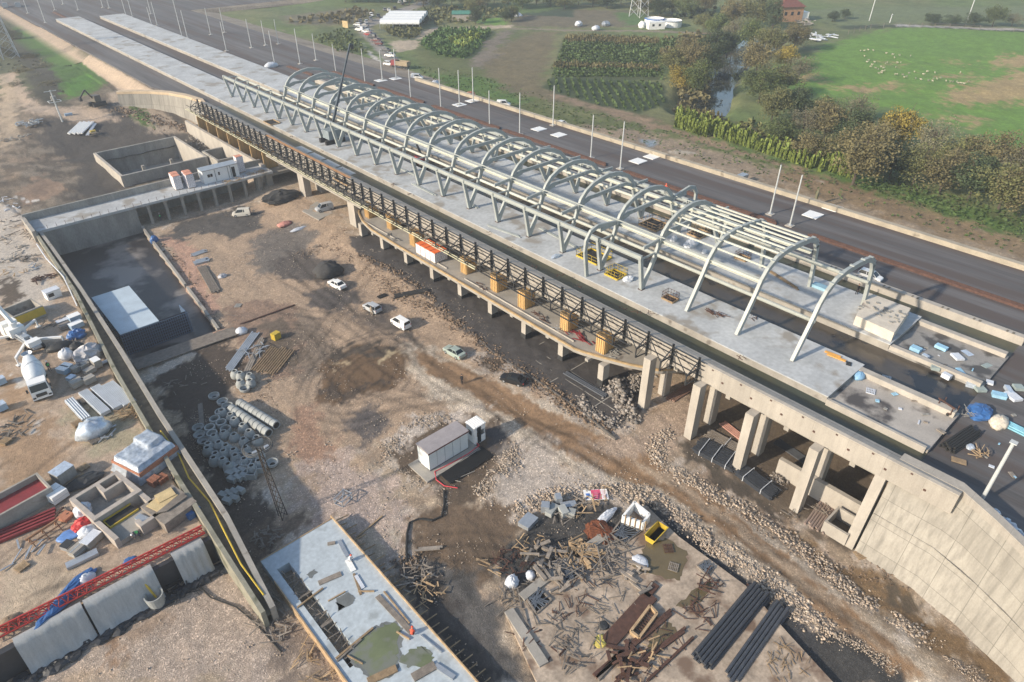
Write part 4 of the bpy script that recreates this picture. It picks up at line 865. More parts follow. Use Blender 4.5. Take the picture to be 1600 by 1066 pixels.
mb = MB().box((15.4, 86.55, .6), (8.4, .1, 3.1)); obj('backing_panel', mb, mat('navy_panel', (.012, .018, .035), .6), fd)
for x in (19.5,): obj('end_panel', MB().box((x, 87.6, .6), (.1, 2.4, 3.1)), BL, fd)
# timber edge and bank in front of it
mb = MB(); a = U(222, 588, 0); b = U(372, 535, 0)
for k in range(7): mb.beam((a[0], a[1] + 1.5 + k * .45, .25 - k * .05), (b[0] + 1, b[1] + 1.5 + k * .45, .3 - k * .05), .4, .1)
solo('timber_staging', mb, M['woodg'], 'wide grey timber staging along the near edge of the wet pit', 'staging')
# ---------------------------------------------------------------- cabins on the walkway
def cabin(L, W_, H_, wins, label, loc, rz=0, roofcol=None):
    r = thing('site_cabin', label, 'cabin', loc, rz)
    obj('body', MB().bx(0, L, 0, W_, 0, H_), M['white'], r)
    obj('roof', MB().bx(-.08, L + .08, -.08, W_ + .08, H_, H_ + .14), roofcol or M['galv'], r)
    for x, z, ww_, hh in wins:
        o = obj('window', MB().box((x, -.02, z), (ww_, .05, hh)), M['glass'], r); obj('frame', MB().box((x, -.03, z + hh / 2 + .03), (ww_ + .12, .07, .06)), M['white'], o)
    return r
r = cabin(6.6, 2.2, 2.3, [(1.0, 1.35, .45, .55), (1.5, 1.35, .4, .55), (2.9, 1.35, .3, .6), (5.6, 1.0, .6, 1.9)], 'white site cabin with small windows standing on the walkway slab', (38.0, 125.2, 3.9))
for x in (2.2, 4.6, 5.1): obj('panel_joint', MB().box((x, -.03, 1.15), (.06, .05, 2.2)), M['black'], r)
BRW = mat('wrapped_blocks', (.62, .60, .62), .6, noise=.1, scale=1, fine=.6, finescale=9); BRT = mat('orange_block_top', (.60, .27, .18), .85, noise=.2, scale=4)
def bstack(label, loc, n=1, h=2.1, group=None, w_=1.15, top=None, rz=0):
    r = thing('block_pallet', label, 'block stack', loc, rz, group)
    obj('wrapped_blocks', MB().bx(0, w_, 0, w_, .12, h), BRW, r); obj('block_top', MB().bx(.03, w_ - .03, .03, w_ - .03, h, h + .08), top or BRT, r); obj('pallet', MB().bx(.05, w_ - .05, .05, w_ - .05, 0, .12), M['wood'], r); return r
g_ = 'wrapped block pallets on the walkway'
for k, (x, y, z, l) in enumerate([(33.0, 125.6, 3.9, 'wrapped block pallet on the walkway, left front of the pair'), (33.2, 127.0, 3.9, 'wrapped block pallet on the walkway, left rear of the pair'), (35.0, 124.9, 3.9, 'wrapped block pallet beside the white cabin end, front'), (35.2, 126.3, 3.9, 'wrapped block pallet beside the white cabin end, rear'), (45.0, 126.4, 3.9, 'wrapped block pallet beyond the open door of the white cabin')]):
    bstack(l, (x, y, z), h=2.5 if k != 4 else 3.0, group=g_, w_=1.3)
g_ = 'orange topped block stacks on the rounded deck'
bx_, by_, _ = at(698, 408, 3.8)
for k in range(4):
    for j in range(2):
        bstack('orange topped wrapped block stack on the rounded deck, %s of four along the %s row' % (ORD[k], 'outer' if j == 0 else 'inner'), (50.55 + j * 1.15, 72.3 + k * 1.2, 3.8), h=1.6, group=g_, w_=1.1, top=M['orange'])
# ---------------------------------------------------------------- transformer cabin, pad, booth
pad = solo('concrete_pad', MB().bx(26.0, 33.0, 41.3, 44.6, -.1, .18), M['conc'], 'flat concrete pad under the long grey cabin', 'pad')
r = thing('switchgear_cabin', 'long grey metal cabin with flat brownish roof on the concrete pad', 'cabin', (27.1, 42.3, .18))
obj('body', MB().bx(0, 5.0, 0, 1.95, 0, 2.35), mat('cabin_panel', (.62, .66, .66), .5, noise=.06, scale=1), r)
obj('roof', MB().extr([(-.1, 2.35), (2.05, 2.35), (2.05, 2.47), (.97, 2.58), (-.1, 2.47)], 'x', -.1, 5.1), mat('cabin_roof', (.32, .29, .29), .45, noise=.15), r)
obj('roof_trim', MB().bx(-.12, 5.12, -.125, -.1, 2.3, 2.45), mat('brown_trim', (.12, .05, .04), .6), r); obj('door', MB().bx(-.03, 0, .5, 1.45, .1, 2.1), M['white'], r)
obj('plinth', MB().bx(-.02, 5.02, -.02, 1.97, -.02, .12), mat('grey_plinth', (.15, .15, .15)), r)
mb = MB()
for k in range(4): mb.box((1.0 + k, -.015, 1.2), (.03, .02, 2.1))
obj('panel_seam', mb, M['galv'], r)
r = thing('guard_booth', 'small white booth with open door beside the grey cabin', 'booth', (33.0, 42.3, 0))
mb = MB(); mb.bx(0, 1.5, 0, .05, 0, .95); mb.bx(0, .35, 0, .05, .95, 2.3); mb.bx(.95, 1.5, 0, .05, 1.7, 2.3); mb.bx(0, .05, .05, 1.4, 0, 2.3); mb.bx(1.45, 1.5, .05, 1.4, 0, 2.3); mb.bx(.05, 1.45, 1.35, 1.4, 0, 2.3); obj('wall', mb, M['white'], r)
mb = MB().bx(-.06, 1.56, -.06, 1.46, 2.3, 2.4)
for k in range(6): mb.bx(.1 + k * .24, .2 + k * .24, -.06, 1.46, 2.4, 2.44)
obj('roof', mb, M['white'], r); obj('window', MB().bx(-.02, 0, .45, .95, 1.1, 1.7), M['glass'], r); obj('doorway', MB().bx(.4, .9, -.01, .0, .05, 2.0), M['glass'], r)
mb = MB()
for k in range(12): mb.tube([(27.6, 41.2 - k * .14, .12), (33.4, 41.55 - k * .16, .12)], .07, 6)
solo('pipe_bundle', mb, M['rubber'], 'bundle of black plastic pipes lying beside the concrete pad', 'pipe bundle')
solo('red_hose', MB().tube([(33.4, 42.9, .1), (33.2, 41.8, .25), (31.5, 41.6, .25), (29, 41.75, .22), (27.4, 41.9, .22), (26.9, 41.0, .1), (27.0, 39.8, .08), (27.8, 38.7, .08)], .05, 6), mat('red_hose', (.6, .05, .07), .6), 'red cable conduit running off the pad past the grey cabin', 'hose')
bhp = [at(*p) for p in [(694, 768), (694, 790), (690, 808), (675, 815), (655, 812), (640, 818), (636, 835), (635, 860), (636, 880)]]
solo('black_hose', MB().tube([(x, y, z + .12) for x, y, z in bhp], .1, 6), M['rubber'], 'thick black cable curving over the mud towards the shuttered slab', 'hose')
mb = MB()
for p, q in (((702, 752), (732, 735)), ((712, 750), (742, 737)), ((702, 750), (720, 754))): mb.beam(np.array(at(*p)) + (0, 0, .1), np.array(at(*q)) + (0, 0, .1), .05)
solo('rod', mb, M['conc'], 'three thin pale rods lying in the mud beside the black pipes', 'rods')
# ---------------------------------------------------------------- shuttered slab at bottom centre
SZ = 1.0
s0 = [U(407, 877, SZ), U(520, 812, SZ), U(745, 1070, SZ), U(700, 1110, SZ), U(540, 1075, SZ)]
x0, x1, y1 = s0[0][0], s0[1][0], s0[0][1]
sl_ = thing('shuttered_slab', 'pale blue-white fresh concrete slab with timber edge boards at bottom centre', 'slab')
SM = mat('pale_fresh_slab', (.43, .48, .51), .55, noise=.2, scale=.5, fine=.1, finescale=3, dark=((.30, .33, .34), .5, .58))
H_ = (9.95, 11.05, 24.5, 41.0)
mb = MB(); mb.bx(x0, x1, H_[3], y1, -.2, SZ); mb.bx(x0, H_[0], 12, H_[3], -.2, SZ); mb.bx(H_[1], x1, 12, H_[3], -.2, SZ); mb.bx(H_[0], H_[1], 12, H_[2] + 4.6, -.2, SZ)
obj('slab', mb, SM, sl_)
obj('edge_board', MB().bx(x1, x1 + .1, 12, y1 + .3, -.1, SZ + .22), M['wood'], sl_); obj('edge_board', MB().bx(x0 - .1, x0, 12, 40, -.1, SZ + .12), M['wood'], sl_); obj('edge_board', MB().bx(x0, x1, y1, y1 + .08, -.1, SZ + .06), M['wood'], sl_)
for k in range(34): obj('prop', MB().beam((x1 + .1, 17 + k * .78, .55), (x1 + 1.35 + .3 * math.sin(k * 3.1), 17.1 + k * .78, .25), .07, .09), M['wood'], sl_)
mb = MB(); rr = random.Random(3)
for k in range(16): mb.beam((H_[0] - .1, 29.6 + k * .68, .95 + rr.uniform(-.3, .1)), (H_[1] + .1, 29.6 + k * .68 + rr.uniform(-.5, .5), .95 + rr.uniform(-.3, .1)), .08)
for k in range(12): mb.beam((rr.uniform(H_[0], H_[1]), 29.5 + k * .9, .2), (rr.uniform(H_[0], H_[1]), 30.5 + k * .9, 1.25), .07)
for y in (30, 33.5, 37): mb.bx(H_[0], H_[1], y, y + .25, .2, .95)
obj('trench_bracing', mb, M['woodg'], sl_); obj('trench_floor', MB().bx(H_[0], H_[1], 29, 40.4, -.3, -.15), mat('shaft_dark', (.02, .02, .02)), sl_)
def slabpt(px, py, dz=0): x, y = U(px, py, SZ); return (x, y, SZ + .02 + dz)
pud = MB(); rag = lambda q, j=.35: [tuple(np.array(q[i]) * (1 - t) + np.array(q[(i + 1) % len(q)]) * t + np.random.uniform(-j, j, 2) * .5) for i in range(len(q)) for t in (0, .2, .4, .6, .8)]; pts = [slabpt(*p)[:2] for p in [(565, 1000), (585, 985), (600, 977), (620, 973), (625, 985), (622, 1010), (621, 1032), (612, 1050), (580, 1055), (560, 1040), (548, 1022)]]; gp = pts; pud.prism(rag(pts, .3), SZ - .01, SZ + .012)
pud.prism(rag([slabpt(*p)[:2] for p in [(622, 1032), (640, 1015), (660, 1010), (675, 1020), (678, 1035), (660, 1046), (635, 1040)]], .3), SZ - .01, SZ + .010)
p_ = struct('puddle', pud, water_mat('green_puddle', (.15, .175, .095), .1, .05, 3, dark=((.17, .18, .15), .5, .52)))
pud = MB()
for q in ([(525, 935), (545, 925), (555, 935), (550, 945), (528, 955)], [(478, 898), (490, 890), (496, 894), (486, 904)], [(524, 940), (540, 948), (530, 953)]): pud.prism(rag([slabpt(*p)[:2] for p in q], .12), SZ - .01, SZ + .014)
cg = np.mean(gp, 0); pud.prism(rag([tuple(cg + (np.array(p) - cg) * 1.13) for p in gp], .35), SZ - .012, SZ + .006)
struct('wet_patch', pud, mat('wet_concrete', (.16, .17, .165), .3))
rr = random.Random(12)
def plank(p, q, w_=.2, h=.06, z=SZ, m=None, label='', dz=0, name='plank'):
    a = U(*p, z); b = U(*q, z); return solo(name, MB().beam((*a, z + h / 2 + .02 + dz), (*b, z + h / 2 + .03 + dz), w_, h), m or M['wood'], label, 'plank')
for k, (p, q, w_, m, l) in enumerate([((498, 912), (533, 897), .5, 'woodg', 'dark wide board lying flat in the middle of the pale slab'), ((530, 845), (543, 870), .35, 'galv', 'grey plank on the pale slab above the red hatted worker'), ((543, 875), (553, 893), .45, 'white', 'white board next to the red hatted worker'), ((553, 897), (564, 930), .2, 'wood', 'thin lath lying beyond the white board'), ((556, 900), (568, 920), .3, 'whitep', 'bluish white panel among the laths'), ((590, 932), (644, 990), .45, 'woodg', 'long dark board ending at the crouching worker'), ((600, 925), (640, 975), .12, 'wood', 'thin lath beside the long dark board'), ((513, 940), (540, 925), .1, 'wood', 'thin lath across the wet patch'), ((525, 1030), (583, 982), .16, 'wood', 'long rail leaning to the green puddle edge'), ((527, 1034), (565, 1000), .14, 'woodg', 'greyer rail next to the long rail'), ((543, 1025), (567, 1038), .08, 'wood', 'short stick dipping in the green puddle'), ((575, 1066), (620, 1045), .6, 'wood', 'wide timber at the lower edge of the green puddle'), ((645, 1060), (680, 1040), .7, 'woodg', 'dark plywood sheet at the bottom of the slab'), ((680, 1040), (710, 1060), .4, 'galv', 'grey plank beside the dark plywood sheet'), ((657, 993), (690, 1020), .1, 'galv', 'thin pale rod near the right edge boards'), ((465, 950), (505, 920), .12, 'wood', 'long lath bridging the braced trench'), ((512, 851), (524, 849), .3, 'woodg', 'short block by the top of the pale slab'), ((560, 925), (585, 925), .1, 'wood', 'short lath crossing the white panel heap'), ((620, 988), (640, 1000), .1, 'wood', 'short lath behind the crouching worker')]):
    plank(p, q, w_, .06 + .004 * k, SZ, M[m], l, 0)
# ---------------------------------------------------------------- raft foundation with debris (bottom right centre)
FZ = .35
fq = [(790, 960), (950, 835), (990, 793), (1010, 790), (1060, 838), (1165, 915), (1232, 990), (1310, 1075), (850, 1090)]
fr = thing('raft_foundation', 'dirty pale raft foundation slab strewn with timber and rusty steel', 'foundation')
FM_ = mat('dirty_raft', A(198, 180, 160), .75, noise=.4, scale=.7, fine=.2, finescale=4, dark=((.17, .115, .08), .4, .54))
obj('slab', MB().prism([U(*p, FZ) for p in fq], -.4, FZ), FM_, fr)
def fp(px, py, dz=0): x, y = U(px, py, FZ); return (x, y, FZ + dz)
mb = MB()
for p, q in (((815, 935), (895, 872)), ((950, 835), (905, 865)), ((795, 955), (850, 1040))): mb.beam(fp(*p, .1), fp(*q, .1), .8, .22)
obj('upstand', mb, M['conc'], fr)
pud = MB(); pud.prism(rag([fp(*p)[:2] for p in [(1010, 850), (1040, 842), (1075, 862), (1070, 885), (1062, 906), (1040, 905), (1000, 890), (985, 880), (1000, 868)]], .3), FZ - .01, FZ + .012)
pud.prism(rag([fp(*p)[:2] for p in [(1075, 930), (1110, 905), (1112, 920), (1095, 940), (1068, 950), (1055, 945)]], .3), FZ - .01, FZ + .013)
pud.prism(rag([fp(*p)[:2] for p in [(1015, 1000), (1040, 970), (1060, 985), (1040, 1010), (1010, 1022)]], .3), FZ - .01, FZ + .014)
struct('puddle', pud, water_mat('brown_puddle', (.14, .11, .06), .15, .05, 3))
for q, l in (([(1089, 885), (1100, 878), (1115, 888), (1104, 900)], 'small dark pit with rods in the raft near its right edge'), ([(952, 838), (972, 812), (1000, 832), (975, 850)], 'dark rebar filled pit beside the white concrete chamber'), ([(868, 895), (895, 880), (915, 895), (880, 915)], 'square pit full of blue-grey rebar at the raft edge'), ([(822, 935), (840, 920), (862, 938), (838, 960)], 'rust lined pit at the left corner of the raft')):
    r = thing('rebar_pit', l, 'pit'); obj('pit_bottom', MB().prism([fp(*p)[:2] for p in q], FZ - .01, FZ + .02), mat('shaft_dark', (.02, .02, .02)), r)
    mb = MB(); c = [np.array(fp(*p)) for p in q]
    for k in range(9):
        t = rr.uniform(0, 1); u = rr.uniform(0, 1); mb.beam(c[0] * (1 - t) + c[1] * t + (0, 0, .1), c[3] * (1 - u) + c[2] * u + (0, 0, .2), .05)
        mb.beam(c[0] * (1 - u) + c[3] * u + (0, 0, .12), c[1] * (1 - t) + c[2] * t + (0, 0, .25), .05)
    obj('rebar', mb, mat('blue_grey_rebar', (.10, .12, .15), .6), r)
    mb = MB()
    for k in range(4): mb.beam(c[k] + (0, 0, .08), c[(k + 1) % 4] + (0, 0, .08), .14, .16)
    obj('timber_rim', mb, M['woodg'], r)
# white chamber
r = thing('white_chamber', 'white open concrete chamber with timber formwork at the top of the raft', 'chamber')
c = [np.array(fp(*p, 0)) for p in ((972, 818), (990, 796), (1013, 815), (1003, 828))]
mb = MB()
for k in range(4): mb.beam(c[k] + (0, 0, .5), c[(k + 1) % 4] + (0, 0, .5), .22, 1.1)
obj('wall', mb, M['white'], r); mb = MB()
for k in range(5): mb.beam(c[0] * (1 - k / 4) + c[3] * k / 4 + (0, -.3, .1), c[0] * (1 - k / 4) + c[3] * k / 4 + (0, -.3, 1.4), .1)
obj('formwork', mb, M['wood'], r)
# yellow trough
r = thing('yellow_trough', 'bright yellow steel trough standing in the brown puddle', 'trough')
a = np.array(fp(1014, 848)); b = np.array(fp(1035, 826)); d = (b - a) / np.linalg.norm(b - a); s2 = np.array((-d[1], d[0], 0)); mb = MB()
L = np.linalg.norm(b - a)
mb.add([a - s2 * .35, b - s2 * .35, b + s2 * .35, a + s2 * .35, a - s2 * .55 + (0, 0, .6), b - s2 * .55 + (0, 0, .6), b + s2 * .55 + (0, 0, .6), a + s2 * .55 + (0, 0, .6)], [(0, 1, 2, 3), (0, 4, 5, 1), (3, 2, 6, 7), (0, 3, 7, 4), (1, 5, 6, 2)])
obj('body', mb, M['yellow'], r); mb = MB(); 
for e in (-.55, .55): mb.beam(a + s2 * e + (0, 0, .62), b + s2 * e + (0, 0, .62), .08)
obj('rim', mb, M['yellow'], r)
# ---------------------------------------------------------------- vehicles
VS = .74
def carmat(name, col): return mat('car_paint_' + name, col, .28, .0, noise=.05, fine=.03)
PAINT = dict(white=carmat('white', (.78, .78, .76)), silver=carmat('silver', (.42, .44, .46)), green=carmat('green', (.32, .38, .34)), black=carmat('black', (.015, .016, .018)), dark=carmat('dark', (.05, .055, .06)), red=carmat('red', (.30, .03, .03)), maroon=carmat('maroon', (.12, .03, .03)), grey=carmat('grey', (.18, .19, .21)), cream=carmat('cream', (.6, .57, .5)))
def loft(sections):
    mb = MB(); n = len(sections[0]); vs = [v for s in sections for v in s]; fs_ = []
    for i in range(len(sections) - 1):
        for k in range(n): fs_.append((i * n + k, i * n + (k + 1) % n, (i + 1) * n + (k + 1) % n, (i + 1) * n + k))
    fs_.append(tuple(range(n))[::-1]); fs_.append(tuple(range((len(sections) - 1) * n, len(sections) * n))); mb.add(vs, fs_); return mb
CARP = dict(   # x front = +; body stations (x, halfwidth, z_low, z_high); cabin: base x0,x1, roof x0,x1, z_belt, z_roof
    sedan=([(-2.2, .72, .45, .80), (-2.1, .82, .28, .95), (-1.2, .87, .22, .98), (0, .88, .2, .95), (1.2, .87, .22, .90), (2.0, .80, .28, .78), (2.2, .66, .40, .66)], (-1.65, 1.15, -.95, .35, .93, 1.42)),
    hatch=([(-2.0, .74, .45, .90), (-1.9, .83, .28, 1.0), (-1.1, .86, .22, 1.0), (0, .86, .2, .98), (1.1, .85, .22, .94), (1.8, .78, .28, .82), (2.0, .66, .40, .7)], (-1.88, 1.2, -1.55, .45, .96, 1.52)),
    van=([(-2.15, .80, .45, 1.1), (-2.1, .88, .3, 1.15), (-1.1, .9, .22, 1.15), (0, .9, .2, 1.12), (1.1, .89, .22, 1.06), (1.8, .82, .28, .92), (2.1, .68, .42, .78)], (-2.1, 1.35, -2.0, .65, 1.1, 1.8)))
def car(kind, paint, label, loc, rz, group=None):
    st, cb = CARP[kind]; r = thing('parked_car', label, 'van' if kind == 'van' else 'car', loc, rz, group); r.scale = (VS,) * 3
    P_ = PAINT[paint]
    secs = [[(x, -w_, a), (x, w_, a), (x, w_ * 1.0, (a + b) / 2 + .05), (x, w_ * .93, b), (x, w_ * .5, b + .02), (x, -w_ * .5, b + .02), (x, -w_ * .93, b), (x, -w_ * 1.0, (a + b) / 2 + .05)] for x, w_, a, b in st]
    obj('body', loft(secs), P_, r, smooth=False)
    b0, b1, r0, r1, zb, zr = cb; wb, wr = .80, .62
    gl = MB(); gl.add([(b0, -wb, zb), (b1, -wb, zb), (b1, wb, zb), (b0, wb, zb), (r0, -wr, zr), (r1, -wr, zr), (r1, wr, zr), (r0, wr, zr)], [(0, 1, 5, 4), (1, 2, 6, 5), (2, 3, 7, 6), (3, 0, 4, 7), (4, 5, 6, 7)]); obj('window', gl, M['glass'], r)
    rf = MB(); rf.add([(r0 - .08, -wr - .03, zr), (r1 + .06, -wr - .03, zr), (r1 + .06, wr + .03, zr), (r0 - .08, wr + .03, zr), (r0 + .05, -wr + .08, zr + .05), (r1 - .08, -wr + .08, zr + .05), (r1 - .08, wr - .08, zr + .05), (r0 + .05, wr - .08, zr + .05)], [(0, 1, 5, 4), (1, 2, 6, 5), (2, 3, 7, 6), (3, 0, 4, 7), (4, 5, 6, 7)])
    for s in (-1, 1):
        for xb, xr in ((b0, r0), (b1, r1), ((b0 + b1) / 2 - .1, (r0 + r1) / 2)): rf.beam((xb, s * wb * 1.0, zb), (xr, s * (wr + .01), zr), .07)
        if kind == 'van': rf.add([(b0 - .01, s * (wb + .02), zb), (b0 + 1.2, s * (wb + .02), zb), (r0 + 1.15, s * (wr + .02), zr), (r0 - .01, s * (wr + .02), zr)], [(0, 1, 2, 3) if s < 0 else (3, 2, 1, 0)])
    obj('roof', rf, P_, r)
    for s in (-1, 1):
        for x in (-1.3, 1.32): o = obj('wheel', MB().tube([(x, s * .72, .31), (x, s * .90, .31)], .31, 14), M['rubber'], r); obj('rim', MB().tube([(x, s * .89, .31), (x, s * .91, .31)], .18, 10), M['galv'], o)
        obj('headlight', MB().box((st[-2][0] + .06, s * .62, st[-2][3] - .12), (.14, .26, .14)), M['white'], r); obj('tail_light', MB().box((st[1][0] - .04, s * .70, st[1][3] - .15), (.08, .2, .2)), M['red'], r)
    return r
UPR = R(90)
def head(p, q, z=None): a = at(*p) if z is None else at(*p, z); b = at(*q) if z is None else at(*q, z); return math.atan2(b[1] - a[1], b[0] - a[0])
car('sedan', 'white', 'white saloon car seen from behind beside the black gravel heap', at(527, 448), R(97))
car('hatch', 'silver', 'pale silver estate car with a person at its rear corner', at(582, 485), R(98))
car('van', 'white', 'white panel van with two rear windows parked below the two cars', at(626, 509), R(94))
car('sedan', 'green', 'pale green saloon car beside the white rubble edge', at(710, 554), R(95))
car('sedan', 'black', 'black car in the shade of the rubble bank', at(802, 597), R(112))
car('van', 'cream', 'small cream van near the slim walkway columns', at(378, 337), R(150))
car('van', 'silver', 'silver minivan facing left on the concrete ramp under the viaduct', at(507, 329), R(172))
car('hatch', 'white', 'white car on the asphalt partly hidden behind the last canopy arch', at(1358, 436, 7.47), R(-88))
car('sedan', 'white', 'white car just beyond the cream wall near two lighting masts', at(878, 197, 7.1), R(-85))
ramp = thing('ramp_slab', 'dirty concrete ramp slab under the silver minivan', 'ramp', (0, 0, 0))
rp = [at(*p, 0.9)[:2] for p in [(472, 330), (498, 344), (530, 328), (506, 308)]]; obj('slab', MB().prism(rp, -.3, .93), M['conc'], ramp)
for o in C.objects:
    if o.get('label', '').startswith('silver minivan'): o.location.z = .95
# traffic on the far road
tr_ = [(205, 305, 'grey', 'sedan'), (165, 360, 'white', 'hatch'), (195, 425, 'white', 'van'), (292, 318, 'silver', 'hatch'), (265, 365, 'grey', 'sedan'), (267, 418, 'silver', 'sedan'), (288, 452, 'white', 'hatch'), (315, 490, 'red', 'hatch'), (362, 530, 'dark', 'van'), (420, 575, 'maroon', 'sedan'), (457, 620, 'maroon', 'hatch'), (555, 715, 'dark', 'sedan'), (615, 785, 'white', 'sedan'), (600, 905, 'white', 'hatch'), (350, 275, 'grey', 'hatch'), (457, 235, 'dark', 'sedan'), (360, 220, 'white', 'hatch'), (545, 145, 'grey', 'sedan'), (602, 150, 'white', 'sedan'), (680, 125, 'dark', 'hatch'), (750, 42, 'silver', 'hatch'), (790, 68, 'dark', 'sedan'), (822, 24, 'white', 'sedan'), (880, 24, 'dark', 'sedan')]
tl = ['grey car left of the road bend behind the white minibus', 'white car stopped just above the white minibus', 'white minibus leading the left lane at the road bend', 'silver hatchback right of the bend at the top of the inner lane', 'grey car directly behind the silver hatchback at the bend', 'silver saloon level with the white minibus', 'white hatchback in front of the red car in the queue', 'bright red hatchback in the queue below the bend', 'dark van behind the red car in the queue', 'dark red saloon below the dark van', 'maroon hatchback at the end of the queue of red cars', 'lone dark car on the road below the queue', 'white saloon on the road near the tall mast', 'white hatchback leaving the road towards the railway, nearest to it', 'grey hatchback above the bend with a white car behind', 'dark saloon by the hedge above the bend', 'white hatchback at the outer kerb above the bend', 'grey saloon far up the road in the trees shade', 'white saloon far up the road, middle of three', 'dark hatchback far up the road, right of three', 'silver hatchback at the top edge of the far road', 'dark saloon near the top edge, right of the far road', 'white saloon at the very top of the far road', 'dark saloon last of all at the very top of the far road']
_pro = {}
for (cx, cy, pc, kd), lb in zip(tr_, tl):
    px, py = 540 + cx / 8.88, cy / 8.88; x, y, z = at(px, py + .8, 6.2); ang = R(118) if cy > 330 else R(64)
    if (kd, pc) in _pro: dup(_pro[(kd, pc)], (x, y, 6.3), ang + (0 if cx < 290 or cy < 180 else math.pi), lb)
    else: _pro[(kd, pc)] = car(kd, pc, lb, (x, y, 6.3), ang, 'cars on the far road')
for o in list(_pro.values()): pass
# red lorry with tan tipper body
def lorry(label, loc, rz, cabm, bodym, L=7.5):
    r = thing('tipper_lorry', label, 'lorry', loc, rz); r.scale = (VS,) * 3; obj('chassis', MB().bx(-L / 2, L / 2, -.5, .5, .6, .9), M['black'], r)
    obj('cab', loft([[(L / 2 - 2, -1.15, .7), (L / 2 - 2, 1.15, .7), (L / 2 - 2, 1.1, 2.7), (L / 2 - 2, -1.1, 2.7)], [(L / 2 - .3, -1.15, .7), (L / 2 - .3, 1.15, .7), (L / 2 - .3, 1.1, 2.6), (L / 2 - .3, -1.1, 2.6)], [(L / 2, -1.12, .7), (L / 2, 1.12, .7), (L / 2 - .1, 1.0, 1.7), (L / 2 - .1, -1.0, 1.7)]]), cabm, r)
    obj('windscreen', MB().box((L / 2 - .18, 0, 2.15), (.25, 2.0, .75)), M['glass'], r)
    mb = MB(); x0, x1 = -L / 2, L / 2 - 2.2; mb.bx(x0, x1, -1.2, -1.1, 1, 2.5); mb.bx(x0, x1, 1.1, 1.2, 1, 2.5); mb.bx(x0, x0 + .1, -1.1, 1.1, 1, 2.5); mb.bx(x1 - .1, x1, -1.1, 1.1, 1, 2.7); mb.bx(x0, x1, -1.1, 1.1, .92, 1.05)
    for k in range(6): mb.bx(x0 + .4 + k * .85, x0 + .5 + k * .85, -1.26, 1.26, 1, 2.4) if 0 else mb.bx(x0 + .4 + k * .85, x0 + .5 + k * .85, -1.26, -1.2, 1, 2.4)
    obj('tipper_body', mb, bodym, r)
    for s in (-1, 1):
        for x in (-L / 2 + 1, -L / 2 + 2.3, L / 2 - 1.1): obj('wheel', MB().tube([(x, s * .85, .5), (x, s * 1.18, .5)], .5, 14), M['rubber'], r)
    return r
x, y, z = at(626, 106, 6.3); lorry('red lorry with tan tipper body at the railway end of the far road', (x, y, 6.3), R(112), M['dredd'], mat('tan_tipper', (.30, .24, .16), .8))
